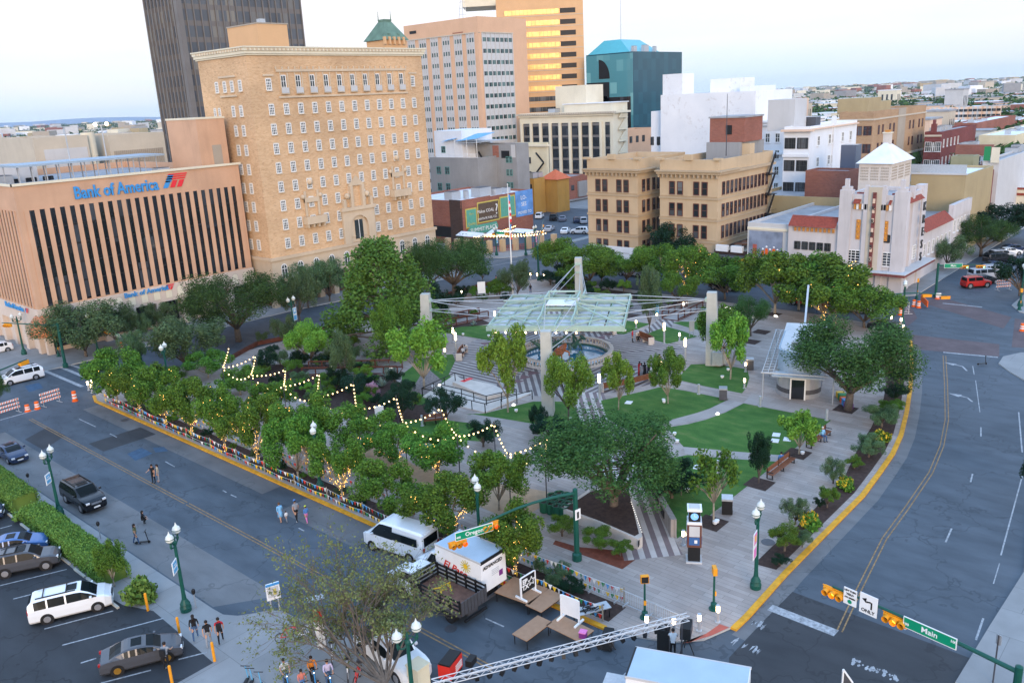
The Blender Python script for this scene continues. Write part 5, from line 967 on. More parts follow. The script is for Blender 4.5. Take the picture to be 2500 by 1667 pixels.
def oval(L,w_,n=24):return[((w_-math.cos(a)*w_ if math.cos(a)>0 else L-w_-math.cos(a)*w_),math.sin(a)*w_)for a in(2*PI*k/n for k in range(n))]
ov=oval(15,2.3);b=MB();b.prism(ov,0,2.7,'steel');b.build('wall',kk);b=MB();b.prism([(x*1.0,y*1.005)for x,y in oval(14.9,2.33)],.5,1.0,'steel_dark');b.build('wall_band',kk)
b=MB();b.prism(oval(10.4,2.25),2.7,5.0,'kiosk_metal','kiosk_metal');b.build('roof_drum',kk);b=MB();b.prism([(x+.2,y*.93)for x,y in oval(10,2.2)],5.0,5.08,'panel_white');b.build('roof',kk);boxes('roof_block',kk,[(9.5,14.5,-2.3,2.3,2.7,4.5,'panel_white'),(10.2,13.8,-1.9,1.9,4.5,4.56,'panel_white')])
boxes('roof_unit',kk,[(1.0,2.4,-.3,.9,5.08,6.0,'galv'),(2.0,3.4,-1.5,-.5,5.08,5.5,'lightgrey')]);boxes('door',kk,[(-.06,.05,-.65,.65,.05,2.2,'glass_dark'),(-.1,-.05,-.8,-.65,0,2.35,'frame_white'),(-.1,-.05,.65,.8,0,2.35,'frame_white'),(-.1,-.05,-.65,.65,2.2,2.35,'frame_white')])
b=MB()
for s in(-1,1):
 for k in range(17):b.beam((-.5+k*1.0,s*2.4,3.0),(-.5+k*1.0,s*3.7,2.9),.07,.1,'lightgrey')
 for y in(2.5,3.0,3.6):b.beam((-1,s*y,3.06),(16,s*y,3.06),.07,.09,'lightgrey')
for k in range(11):b.beam((15+(k%2),-3.6+k*.72,3.06),(16.2,-3.6+k*.72,3.06),.07,.1,'lightgrey')
b.beam((16.2,-3.7,3.06),(16.2,3.7,3.06),.1,.12,'lightgrey');b.beam((-1,-3.7,3.06),(-1,3.7,3.06),.1,.12,'lightgrey');b.box(-1.2,.6,-2.6,2.6,2.75,2.86,'canopy_panel');b.build('trellis',kk)
for x in(-.8,7,15.5):
 for s in(-1,1):p_=MB();p_.tube((x,s*3.5,0),(x,s*3.5,3),.07,n=6,m='galv');p_.build('post',kk)
b=MB();b.add([(7.2,-.1,4.6),(9.4,-.1,4.6),(13.6,-.1,9.4),(13.3,-.1,9.5),(7.2,.1,4.6),(9.4,.1,4.6),(13.6,.1,9.4),(13.3,.1,9.5)],[(0,1,2,3),(7,6,5,4),(0,4,5,1),(1,5,6,2),(2,6,7,3),(3,7,4,0)],'galv');b.build('roof_fin',kk)
p=at((1500,1150),3.033,588,655);ic=thing('information_tower','dark square information tower with a blue clock top and white cap','clock tower',tuple(p),.55)
boxes('base',ic,[(-.55,.55,-.55,.55,0,.12,'lightgrey'),(-.42,.42,-.42,.42,.12,1.25,'black')]);boxes('body',ic,[(-.5,.5,-.5,.5,1.25,3.0,'frame_rust'),(-.5,.5,-.5,.5,3.0,3.2,'sign_white')]);boxes('clock_box',ic,[(-.4,.4,-.4,.4,3.2,4.0,'black')]);boxes('cap',ic,[(-.5,.5,-.5,.5,4.0,4.15,'white'),(-.35,.35,-.35,.35,4.15,4.22,'lightgrey')])
for rz in(0,PI/2,PI,-PI/2):
 f_=MB();f_.add([(.27*math.cos(a),-.41,3.6+.27*math.sin(a))for a in(2*PI*k/16 for k in range(16))],[tuple(range(16))],'clock_blue');f_.box(-.015,.015,-.425,-.412,3.6,3.8,'white');f_.box(0,.16,-.425,-.412,3.585,3.615,'white');f_.build('clock_face',ic,None,rz)
 f_=MB();f_.box(-.36,.36,-.53,-.5,2.1,2.9,'lightgrey');f_.box(-.36,.36,-.53,-.5,1.45,2.05,'cp_blue');f_.box(.0,.2,-.54,-.531,1.6,1.85,'sign_white');f_.build('poster',ic,None,rz)
def bin_(x,y,o,lb,s=S3,m='steel_dark',rz=.5):
 p=at(o,s,x,y);t=thing('litter_bin',lb,'bin',tuple(p),rz);boxes('body',t,[(-.45,.45,-.4,.4,.05,1.2,m)]);boxes('lid',t,[(-.48,.48,-.43,.43,1.2,1.35,'galv' if m=='black' else 'steel')]);boxes('hatch',t,[(-.2,.2,-.43,-.4,.85,1.1,'galv'),(-.45,.45,-.42,-.4,.1,.4,'black')])
bin_(1145,1175,O6,'grey double litter bin where the paths meet on the lawn');bin_(862,1100,O8,'black litter bin with white papers on its lid by the promenade',m='black');bin_(1350,945,O6,'grey litter bin beside a child near the kiosk')
for k,(x,y)in enumerate([(1000,300),(1050,312),(1095,330),(1140,335),(1070,290),(1120,300),(1165,310),(1090,262),(1140,270),(1190,285),(1110,235),(1160,245),(1200,255),(1060,250)]):
 p=at(O9,S9,x,y);t=thing('green_barrel','dark green barrel in the cluster behind the oak planter','barrel',tuple(p),0,'green barrels clustered by the oak planter');b=MB();b.lathe([(.34,0),(.4,.1),(.42,.9),(.45,.95),(.38,.95),(.36,.9),(.34,.8)],12,'can_green');b.build('body',t);b=MB();b.lathe([(.36,.82),(.02,.86)],12,'soil',cap=False);b.build('liner',t)
for(x,y,o,s,w_,h_,lb,m)in((945,1310,O4,S4,.9,3.0,'tall white sign board between the street trees','sign_white'),(555,410,O5,S3,1.3,3.0,'tall pale sign board beyond the far lawn','sign_white'),(905,695,O6,S3,.7,2.2,'grey framed map board by the big mast','beige'),(640,560,O6,S3,.5,2.4,'small blue sign on a post by the footbridge','sign_blue'),(1700,1130,(0,0),1,.1,.1,'','')):
 if lb:p=at(o,s,x,y);t=thing('sign_board',lb,'sign',tuple(p),-.7);boxes('panel',t,[(-w_/2,w_/2,-.06,.06,h_*.35,h_,m)]);boxes('post',t,[(-w_/2,-w_/2+.08,-.04,.04,0,h_*.35,'galv'),(w_/2-.08,w_/2,-.04,.04,0,h_*.35,'galv')])
p=at((1900,600),S4,490,1105);tb_=thing('painted_table','rainbow painted concrete seats round the oak trunk','seat',tuple(p+Vector((.4,.6,0))),.6)
for k,m in enumerate(('purple','bank_blue','orange','green_flag','yellow')):boxes('seat_block',tb_,[(-2+k*.8,-1.25+k*.8,-.4,.4,0,.55+.1*(k%2),m)])
p=at((1780,580),5.6,1360,1230);b=MB();b.lathe([(.5,0),(.5,1.2),(.4,1.5),(.05,1.6)],12,'pole_green');tag(b.build('utility_cabinet',None,tuple(p)),'rounded green utility cabinet at the far promenade edge','cabinet')
bol=[]
def bollard(x,y,o,s,lb,h=1.1,r=.11,lit=True,name='bollard_lamp',grp='lit bollard lamps in the plaza'):
 p=at(o,s,x,y);t=thing(name,lb,'lamp',tuple(p),0,grp);b=MB();b.lathe([(r*1.6,0),(r*1.6,.06),(r,.08),(r,h*.62)],10,'galv');b.build('post',t)
 b=MB();b.lathe([(r*.95,h*.62),(r*1.02,h*.66),(r*1.02,h*.94),(r*.8,h*.96)],10,'lamp_on' if lit else 'galv');b.build('lamp_head',t);b=MB();b.lathe([(r*1.1,h*.96),(r*1.1,h)],10,'galv');b.build('cap',t)
for x,y,o,s,lb in((765,1115,(1500,1150),3.033,'lit bollard lamp nearest the yellow kerb corner'),(627,1180,(1500,1150),3.033,'lit bollard lamp behind the barrier bars at the corner'),(240,1190,(1500,1150),3.033,'lit bollard lamp at the foot of the crossing signal'),(440,1205,(1500,1150),3.033,'lit bollard lamp behind the truss end'),(510,545,(1500,1150),3.033,'lit bollard lamp behind the information tower'),(995,150,O8,S3,'lit bollard lamp on the curved lawn tip'),(1318,965,O6,S3,'lit bollard lamp by the kiosk-side lawn'),(812,730,O6,S3,'lit bollard lamp on the triangular lawn edge'),(480,630,O6,S3,'lit bollard lamp on the small lawn beside the canopy'),(842,490,O6,S3,'lit bollard lamp beyond the footbridge'),(638,575,O6,S3,'lit bollard lamp by the gravel bed'),(400,395,O5,S3,'lit bollard lamp by the street side low wall'),(625,345,O5,S3,'lit bollard lamp beside the tall sign board'),(318,690,O4,S4,'lit bollard lamp beside the round bright tree'),(272,850,O5,S3,'lit bollard lamp at the lawn corner by the mast'),(145,520,(180,820),3.92,'lit bollard lamp at the street corner, first of three'),(178,545,(180,820),3.92,'lit bollard lamp at the street corner, second of three'),(185,500,(180,820),3.92,'lit bollard lamp at the street corner, third of three'),(785,545,(1900,600),S4,'lit bollard lamp by the far crossing'),(852,560,(1900,600),S4,'lit bollard lamp beside the white cabinet'),(868,610,(1900,600),S4,'lit bollard lamp at the kerb under the big oak'),(870,640,O5,S3,'lit bollard lamp in the far planting'),(872,250,O5,S3,'lit bollard lamp at the far entrance, first of four'),(927,255,O5,S3,'lit bollard lamp at the far entrance, second of four'),(980,258,O5,S3,'lit bollard lamp at the far entrance, third of four'),(1030,262,O5,S3,'lit bollard lamp at the far entrance, fourth of four')):bollard(x,y,o,s,lb,1.2,.11)
for x,y,o,s,lb,lit in((360,825,O5,S3,'tall lit light column by the end on bench',1),(337,740,O5,S3,'lit light column behind the end on bench',1),(1455,1170,O5,S3,'tall lit light column at the end of the curved bench',1),(695,750,O6,S3,'tall lit light column on the triangular lawn',1),(678,1070,O6,S3,'tall lit light column beside the dressed up group',1),(855,880,O6,S3,'lit light column beside the big mast',1),(655,605,O5,S3,'lit light column beyond the canopy',1)):bollard(x,y,o,s,lb,3.0 if y>740 else 2.2,.13,lit,'light_column','lit light columns round the pool')
for x,y,o,s,lb in((645,195,O8,S3,'unlit grey path post on the lawn edge near the bin'),(1115,290,O8,S3,'unlit grey path post at the big lawn corner'),(1625,395,O8,S3,'unlit grey path post at the far end of the big lawn'),(1180,420,(640,900),3.016,'unlit grey path post by the curved path'),(790,795,O8,S3,'grey post among the lower lawn trees')):bollard(x,y,o,s,lb,1.15,.12,False,'path_post','unlit posts along the paths')
k_=0
for x,y,o,s in((380,265,O8,S3),(825,75,O8,S3),(460,512,O8,S3),(480,570,O8,S3),(400,545,O8,S3),(560,870,O8,S3),(560,945,O8,S3),(785,1185,O8,S3),(770,1195,O8,S3),(1440,660,O8,S3),(1140,1015,O6,S3),(1185,960,O6,S3),(690,1195,O6,S3),(1228,1335,O5,S3),(817,1275,O5,S3),(605,700,O5,S3),(410,688,O5,S3),(1650,660,O5,S3),(180,1090,O5,S3)):
 p=at(o,s,x,y);t=thing('spot_light','small pale floodlight on the ground under a tree','light',tuple(p),k_,'small floodlights on lawns');b=MB();b.lathe([(.16,.12),(.2,.34),(.12,.36)],8,'white');b.build('head',t);b=MB();b.tube((0,0,0),(0,0,.15),.04,n=6,m='galv');b.build('stem',t);k_+=1
for x,y,o,s in((790,350,O8,S3),(1200,487,O6,S3),(1545,540,O6,S3),(1555,545,O6,S3),(1170,475,O6,S3),(870,440,O6,S3),(230,1075,O5,S3),(797,1222,O5,S3),(1350,975,O4,S4),(598,850,O4,S4),(1010,850,O4,S4),(1370,550,O6,S3),(1140,408,O5,S3),(665,310,O5,S3)):
 p=at(o,s,x,y);b=MB();b.lathe([(.2,0),(.2,.1),(.12,.2),(.02,.22)],8,'white_glow');tag(b.build('ground_light',None,tuple(p)),'small glowing lamp at ground level in a bed or path edge','light','small glowing ground lamps')
for x,y in((1240,507),(1385,495),(1370,512),(1395,475),(1325,542),(1230,552),(640,755),(110,260)):
 p=at(O8,S3,x,y);b=MB();b.obox((0,0,.03),(.9,.7,.04),.3,'roof_white');tag(b.build('lawn_plate',None,tuple(p)),'flat pale plate lying in the grass','plate','pale plates set in the lawn')
 # ================================================================ trees and planting
def rdir(r):
 z=r.uniform(-1,1);a=r.uniform(0,2*PI);q=math.sqrt(1-z*z);return Vector((q*math.cos(a),q*math.sin(a),z))
def leaf_quads(cents,nl,size,seed,flat=.35):
 g=np.random.default_rng(seed);C=np.array([c[:3]for c in cents]);Rr=np.array([c[3]for c in cents]);w_=Rr**2;k=g.choice(len(C),nl,p=w_/w_.sum())
 d=g.normal(size=(nl,3));d/=np.linalg.norm(d,axis=1)[:,None];rad=Rr[k]*g.uniform(.35,1,nl)**.6;P=C[k]+d*rad[:,None]*np.array([1,1,.75])
 nrm=d*.7+g.normal(size=(nl,3))*.6+np.array([0,0,flat]);nrm/=np.linalg.norm(nrm,axis=1)[:,None]
 u=np.cross(nrm,g.normal(size=(nl,3)));u/=np.linalg.norm(u,axis=1)[:,None];v=np.cross(nrm,u);s=size*g.uniform(.6,1.35,nl)[:,None]
 return np.stack([P-u*s,P+v*s*.55,P+u*s,P-v*s*.55],1).reshape(-1,3)
def leaf_mesh(name,V,m):
 n=len(V)//4;me=bpy.data.meshes.new(name);me.vertices.add(len(V));me.vertices.foreach_set('co',V.astype(np.float32).ravel());me.loops.add(len(V));me.loops.foreach_set('vertex_index',np.arange(len(V),dtype=np.int32))
 me.polygons.add(n);me.polygons.foreach_set('loop_start',np.arange(0,len(V),4,dtype=np.int32));me.materials.append(MATS[m]);me.update();me.validate();return me
PROTO={}
def tree_proto(kind,seed):
 """unit tree: crown radius 1 about (0,0), trunk base z=0, top z=1 (crown heights are in units of the tree height)"""
 r=random.Random(seed*97+hash(kind)%7 if 0 else seed*97+len(kind));sp=dict(street=(62,15000,.035,.28,'leaf_street','bark_pale'),oak=(120,32000,.0185,.28,'leaf_oak','bark'),grey=(64,16000,.028,.16,'leaf_grey','bark'),bright=(40,5600,.05,.24,'leaf_bright','bark_pale'),round=(60,13000,.035,.26,'leaf_bright','bark'),dark=(50,11000,.035,.16,'leaf_dark','bark'),pine=(120,20000,.028,.1,'leaf_pine','bark'),sparse=(40,1500,.06,.42,'leaf_street','bark_pale'),green=(64,14000,.033,.22,'leaf_street','bark'))[kind]
 nb,nl,ls,z0,lm,bk=sp;cs=[]
 zc,zr=(z0+1)/2,(1-z0)/2
 if kind=='pine':
  for i in range(nb):
   z=r.uniform(z0,.97);R_=(1-(z-z0)/(1-z0))**.75*.95+.07;a=r.uniform(0,2*PI);q=R_*math.sqrt(r.uniform(.1,1));cs.append((q*math.cos(a),q*math.sin(a),z,r.uniform(.1,.19)))
 else:
  lobes=[];nlb=dict(oak=11,bright=7,sparse=7).get(kind,8)
  for i in range(nlb):
   a=2*PI*(i*.382)+r.uniform(-.35,.35);zz=-.55+1.5*(i+.5)/nlb+r.uniform(-.12,.12);q=r.uniform(.5,.8)*math.sqrt(max(.12,1-(zz*.9)**2));lobes.append((q*math.cos(a),q*math.sin(a),zz*.72,r.uniform(.24,.42)))
  for i in range(nb):
   lb_=lobes[i%nlb]if i>3 else(0,0,r.uniform(-.3,.5),.3);d=rdir(r)*lb_[3]*r.uniform(.3,1.15)
   cs.append((lb_[0]+d.x,lb_[1]+d.y,zc+(lb_[2]+d.z*.85)*zr,r.uniform(.11,.25)))
 sc_=np.array([(c[0],c[1],c[2],c[3])for c in cs])
 V=leaf_quads(sc_,nl,ls,seed,.35)
 cen=np.repeat(V.reshape(-1,4,3).mean(1),4,0);k=(zr*1.15 if kind!='pine' else .32)
 base=np.repeat(np.array([[c[0],c[1],c[2]]for c in cs]).mean(0)[None],len(V),0)
 V[:,2]=cen[:,2]+(V[:,2]-cen[:,2])*.5;zmin=V[:,2].min();V[:,2]=np.clip(V[:,2],z0*.7,1.06)
 cm=leaf_mesh('crown',V,lm)
 b=MB();fork=.55 if kind=='street' else .7;zf=z0*(fork if z0>.15 else .9);tr_=dict(oak=.05,dark=.05,pine=.035).get(kind,.032)
 b.tube((0,0,-.01),(.02,.01,zf),tr_*1.25,tr_,7,bk)
 if kind=='pine':
  b.tube((.02,.01,zf),(0,0,.95),tr_,.01,6,bk);tg=r.sample(cs,26)
  for c in tg:b.tube((0,0,max(zf,c[2]-.04)),c[:3],.011,.004,4,bk)
 else:
  for c in r.sample(cs,13 if kind!='sparse' else 22):
   mid=Vector((c[0]*.45,c[1]*.45,zf+(c[2]-zf)*.55));b.tube((.02,.01,zf),mid,tr_*.55,tr_*.35,5,bk);b.tube(mid,c[:3],tr_*.35,tr_*.1,4,bk)
   if kind in('oak','sparse','street'):
    for _ in range(2):q=r.choice(cs);e_=mid.lerp(Vector(q[:3]),.5);b.tube(mid,e_,tr_*.22,tr_*.06,4,bk)
 f=MB();limbs=r.sample(cs,12)
 for _ in range(150):
  c=limbs[_%len(limbs)];u=r.uniform(.1,1.15);d=rdir(r)*.05;p=(c[0]*u+d.x,c[1]*u+d.y,zf+(c[2]-zf)*u+d.z*.5+.02);f.octa(p,.0085,'fairy')
 for _ in range(18):z=r.uniform(.02,zf+.12);a=r.uniform(0,6.3);q=tr_*1.5+max(0,z-zf)*1.2;f.octa((q*math.cos(a),q*math.sin(a),z),.0065,'fairy')
 return cm,b.mesh('trunk',True),f.mesh('fairy_lights')
TN={}
def tree(kind,base,ytop,wpx,label,lit=False,o=(0,0),s=1.0,name=None,grp=None,zoff=0.0,hmin=2.0,cat='tree'):
 """base pixel, pixel row of the top and crown width in photo pixels (in a 2500 px frame)"""
 g=at(o,s,*base)if not isinstance(base,Vector)else base;h=max(HT(g,o[1]+ytop/s),hmin);dd=(Vector((g.x,g.y,h*.6))-Vector((0,0,H))).dot(AW);w_=wpx/s*dd/F
 TN[kind]=TN.get(kind,0)+1;k=(kind,TN[kind]%3)
 if k not in PROTO:PROTO[k]=tree_proto(kind,3+k[1]*7)
 cm,tm,fm=PROTO[k];t=thing(name or dict(oak='oak_tree',pine='pine_tree',street='street_tree').get(kind,'leafy_tree'),label,cat,tuple(g),rnd.uniform(0,6.28),grp);k2=1.32 if kind in('street','green')else 1.12;t.scale=(w_/2*k2*rnd.uniform(.92,1.08),w_/2*k2*rnd.uniform(.92,1.08),h*.97)
 ob('crown',cm,t);ob('trunk',tm,t)
 if lit:tag(ob('fairy_lights',fm,t),kind='stuff')
 return t
A6=(180,820);s6=3.92;A7=(640,900);s7=3.016;F2=1250/1176
ROW=[((425,640),130,480,0,'first street tree of the kerb row, at the crossing end'),((640,740),270,420,1,'second street tree of the kerb row with lights low in the crown'),((885,860),320,430,1,'third street tree of the kerb row with glowing trunk wire'),((1140,960),400,400,1,'fourth street tree of the kerb row, strung densely with gold lights'),((1450,1110),500,440,1,'fifth street tree of the kerb row with scattered lights'),((1770,1215),600,450,1,'sixth street tree of the kerb row with a lit trunk')]
for bp,yt,wp,lit,lb in ROW:tree('street',bp,yt,wp,lb,lit,A6,s6,grp='street trees along the yellow kerb')
for bp,yt,wp,lit,lb in(((270,830),330,400,0,'unlit kerb row tree just left of a twin globe lamp'),((595,970),500,330,1,'yellow green kerb tree wrapped in gold lights beside a lamp post'),((960,1125),700,400,0,'unlit round kerb tree above the white van'),((1380,1270),780,470,1,'kerb tree with a brightly lit trunk above the box truck'),((1865,1510),1020,450,1,'last kerb row tree with lit forked trunk by the tables'),((720,640),270,400,0,'dark second row tree over the sandy path'),((980,730),410,350,1,'second row tree with few lights beside the sign board'),((1290,800),450,430,1,'wide second row tree with a fringe of lights'),((1745,1040),590,400,0,'unlit second row tree near the green barrels')):tree('street',bp,yt,wp,lb,lit,A7,s7,grp='street trees along the yellow kerb')
for bp,yt,wp,lit,lb in(((1290,400),150,340,0,'second row tree at the hedge gap beside the string lights start'),((1600,560),330,420,0,'second row tree below the first string light post'),((1900,760),430,380,1,'second row tree with a core of gold lights'),((860,470),330,330,0,'small inner tree beside the twin globe lamp in the foliage')):tree('street',bp,yt,wp,lb,lit,A6,s6,grp='street trees along the yellow kerb')
tree('street',(330,700),190,400,'second row tree in front of the long bridge path',1,A7,s7,grp='street trees along the yellow kerb')
Z=(0,0);TR=[('grey',(210,870),735,200,'wispy grey green tree on the bank pavement, largest there',0),('grey',(345,835),760,62,'small bright tree on the bank pavement beside the big wispy ones',0),('grey',(395,812),740,75,'short dense tree against the bank arcade',0),('grey',(290,845),735,90,'thin tree by the bank shop windows',0),('oak',(583,832),668,235,'spreading oak in front of the bank and hotel gap',0),('grey',(457,905),765,190,'bushy grey green mound tree at the street edge',0),('grey',(335,905),812,70,'small shrubby tree behind the signal mast',0),('round',(760,895),790,98,'round bright green tree beside the lit bollard',0),('pine',(945,850),578,305,'large dense pine in front of the hotel entrance',0),('grey',(733,785),655,95,'dark thin tree before the hotel shops, first of three',0),('grey',(753,750),640,100,'dark thin tree before the hotel shops, second of three',0),('grey',(805,735),635,100,'dark thin tree before the hotel shops, third of three',0),('grey',(700,850),770,60,'small feathery tree by the street lamp and low wall',0),('oak',(1110,722),582,200,'wide oak with visible trunk at the far street corner',0),('oak',(1045,735),590,110,'dark oak behind the pine',0),('dark',(1055,800),690,95,'dark shrubby tree behind the first mast',0),('green',(965,885),735,90,'leafy tree between the pine and the bright maple',0),('bright',(1035,950),780,150,'yellow green maple in front of the long bridge end',0),('bright',(1240,1006),786,115,'yellow green maple with a tall trunk in front of the pool',0),('round',(1388,1027),862,118,'round dark green tree with pale trunk near the front mast',0),('bright',(1510,1000),858,75,'slim light tree in front of the long curved bench',0),('street',(1631,985),858,74,'small rounded tree on the lawn by the dressed up group',0),('bright',(1783,926),765,95,'loose multi stem tree on the kiosk side lawn',0),('green',(1755,877),742,95,'dense tree behind the big mast',0),('oak',(1832,820),725,85,'grey green round tree on the far promenade',0),('oak',(2070,1000),782,300,'huge spreading live oak beside the kiosk',0),('oak',(1497,1258),1012,350,'huge spreading live oak in the raised planter',0),('dark',(1852,1178),1048,66,'small dense dark tree by the promenade benches',0),('sparse',(1742,1278),1095,130,'thin leafed spreading tree beside the black bin',0),('bright',(1950,1108),1005,95,'thin young tree with a lit base near the seated man',0),('dark',(1663,1208),1120,60,'dim small tree at the lower lawn',0),('dark',(1313,1050),985,40,'dark sapling at the curved path',0),('grey',(1265,725),632,85,'small tree at the flagpole',0),('green',(1370,680),580,110,'tall bright tree at the far corner entrance',0),('green',(1440,700),600,130,'broad tree in the far row behind the mast',0),('green',(1530,695),610,125,'far row tree with a dark hollow',0),('green',(1590,705),590,110,'far row tree with upright branches',0),('dark',(1640,655),537,135,'tall very dark tree against the tan corner building',0),('green',(1680,720),600,120,'far row tree glowing with gold lights on its limbs',1),('green',(1770,730),630,110,'pale leafed far row tree by the orange container',0),('grey',(1586,812),655,60,'bare limbed pinkish tree by the far lawn',0),('green',(1655,745),660,80,'low bushy tree in the far bed',0),('street',(1891,765),608,150,'far promenade tree with several pale trunks',0),('street',(1950,755),612,130,'far promenade tree beside the lit trunk',0),('street',(2010,785),635,190,'broad far promenade tree with a forked lit trunk',1),('street',(2030,790),670,130,'dark trunked far promenade tree',0),('green',(2110,800),700,150,'low hanging far tree next to the crossing',0),('dark',(2105,695),620,112,'dark tree against the white tiled tower',0),('grey',(2310,655),573,95,'olive brown tree in front of the tiled store',0),('oak',(2395,625),530,130,'green tree in the side street row',0),('dark',(2440,590),492,170,'dark tall tree at the end of the side street',0),('dark',(2490,720),612,110,'dark tree at the picture edge over the parked cars',0),('oak',(-6,1000),905,70,'tree cut by the picture edge beside the barricades',0),('dark',(2536,1225),1075,85,'dark foliage at the edge of the wide road',0),('dark',(1560,640),592,40,'small dark clipped tree by the white hoarding',0),('grey',(840,940),800,70,'grey leafed tree in the garden by the bridge',0)]
for kd_,bp,yt,wp,lb,lit in TR:tree(kd_,bp,yt,wp,lb,lit)
lt=tree('sparse',(2040,790),690,40,'short lit trunk tree at the promenade edge',1)
def bare_tree():
 base=G(950,1755);t=thing('foreground_tree','thinly leaved tree with long bare limbs over the bikes and parked trucks','tree',tuple(base));r=random.Random(5);b=MB();tips=[]
 dvec=lambda px,py,z:Vector(G(px,py,z))-base
 def grow(p,d,L,rad,lev):
  q=p+d*L;b.tube(p,q,rad,rad*.68,5 if lev<3 else 3,'bark')
  if lev>=2:tips.append((q,lev))
  if lev==6:return
  for _ in range(3 if lev<4 else 2):
   n=(d+rdir(r)*(.62 if lev<4 else .75)+Vector((0,0,.1))).normalized();grow(q,n,L*r.uniform(.6,.85),rad*.6,lev+1)
 tp=Vector((0,0,2.2));b.tube((0,0,-.2),tp,.2,.17,8,'bark')
 for px,py,z in((680,1480,3.2),(720,1560,3.0),(790,1460,4.0),(880,1400,4.8),(960,1400,4.8),(1040,1450,4.2),(850,1440,4.4),(980,1500,4.0),(720,1440,3.8)):
  e_=dvec(px,py,z);d=(e_-tp);L=d.length;grow(tp,d.normalized(),L*.3,.1,0)
 b.build('trunk',t);V=[];g=np.random.default_rng(4)
 cs=np.array([(*q,.26)for q,l in tips if l>=3 and r.random()>.25]);V=leaf_quads(cs,12000,.085,9,.2);ob('crown',leaf_mesh('crown',V,'leaf_sparse'),t)
bare_tree()
SH={}
def shrub_proto(kind,seed):
 r=random.Random(seed);m=dict(green='leaf_street',grey='leaf_grey',yellow='leaf_street',dark='leaf_oak',pink='leaf_pink',agave='leaf_agave',hedge='leaf_hedge',bright='leaf_bright')[kind];cs=[]
 for _ in range(16):d=rdir(r);d.z=abs(d.z);q=r.uniform(.2,.72);cs.append((d.x*q,d.y*q,.12+d.z*q*.85,r.uniform(.22,.36)))
 if kind=='agave':
  b=MB()
  for k in range(34):a,e_=r.uniform(0,6.3),r.uniform(.15,1.3);d=Vector((math.cos(a)*math.cos(e_),math.sin(a)*math.cos(e_),math.sin(e_)));u=Vector((-d.y,d.x,0)).normalized()*.07;b.add([-u,u,d*.5+u*1.2,d*1.0,d*.5-u*1.2],[(0,1,2,3,4)],m)
  return b.mesh('leaves'),None
 f=leaf_mesh('leaves',leaf_quads(np.array(cs),1500,.1,seed,.3),m)
 fl=leaf_mesh('flowers',leaf_quads(np.array([(c[0]*1.08,c[1]*1.08,c[2]*1.08,c[3])for c in cs if c[2]>.3]),260,.09,seed+5,.6),'leaf_yellow')if kind=='yellow' else None
 return f,fl
def shrub(kind,p,w_,h,label,grp=None,name=None):
 SH[kind]=SH.get(kind,0)+1;k=(kind,SH[kind]%2)
 if k not in PROTO:PROTO[k]=shrub_proto(kind,31+k[1])
 t=thing(name or('agave' if kind=='agave' else 'shrub'),label,'plant',tuple(p),rnd.uniform(0,6.28),grp);t.scale=(w_/2,w_/2,h);ob('leaves',PROTO[k][0],t)
 if PROTO[k][1]:ob('flowers',PROTO[k][1],t)
 st=MB();st.tube((0,0,0),(0,0,.4),.07,.04,5,'bark');st.build('stem',t)
K1,k1=(1500,1150),3.033
for x,y,wp,hp,kd_,lb in((1260,590,2.3,1.9,'green','round green shrub nearest the corner of the kerb bed'),(1390,560,1.5,1.2,'grey','silvery shrub beside the round green one'),(1230,700,1.3,.8,'dark','low straggly plant at the bed end'),(1340,390,2.2,2.0,'grey','open feathery shrub in the kerb bed'),(1450,420,2.2,1.6,'yellow','yellow flowering shrub nearest the corner'),(1575,270,1.8,1.8,'green','clipped round shrub on a short stem'),(1510,270,1.0,.8,'dark','small dark tuft beside the clipped shrub'),(1620,90,2.2,2.2,'grey','tall feathery shrub in the kerb bed'),(1710,130,2.1,1.4,'yellow','second yellow flowering shrub along the kerb bed')):shrub(kd_,at(K1,k1,x,y),wp,hp,lb,'shrubs in the bed along the wide road')
K2=(1900,600)
for x,y,wp,hp,kd_,lb in((530,1550,1.7,1.0,'green','low green shrub by the far end of the feathery ones'),(630,1470,3.2,1.9,'grey','wide grey green bush before the bench promenade'),(700,1380,2.6,1.5,'yellow','yellow flowering bush by the dark grate'),(720,1260,3.6,2.2,'grey','large grey green bush under the oak edge'),(790,1170,2.6,1.5,'green','green bush at the curve of the kerb'),(820,1070,3,1.6,'dark','dark bush under the oak at the kerb'),(840,960,3,1.6,'dark','dark bush under the oak farther along the kerb')):shrub(kd_,at(K2,S4,x,y),wp,hp,lb,'shrubs in the bed along the wide road')
for i,(x,y,wp,hp,kd_,lb)in enumerate(((1130,480,2.4,1.6,'green','leafy shrub in the red mulch bed, nearer the barrels'),(1400,560,2.6,1.5,'green','bright fern like shrub in the red mulch bed'),(1560,625,1.8,1.2,'green','shrub in the red mulch bed by the planter corner'),(660,630,2.4,1.8,'grey','blue grey bush at the kerb beside the box truck'),(1100,800,2.2,1.0,'grey','silvery low bush behind the tables'),(960,740,1.2,.8,'grey','small grey bush by the sign on the table'),(1190,890,2.2,.8,'dark','dark low bush at the bunting end'))):shrub(kd_,at(O9,S9,x,y),wp,hp,lb)
for i in range(16):
 y=32+i*4.1+rnd.uniform(-1,1);shrub(('grey','green','dark')[i%3],Vector((38.9+rnd.uniform(-.4,.4),y,0)),rnd.uniform(.8,1.7),rnd.uniform(.5,1.2),'small shrub in the narrow soil strip along the yellow kerb','small shrubs in the kerb strip')
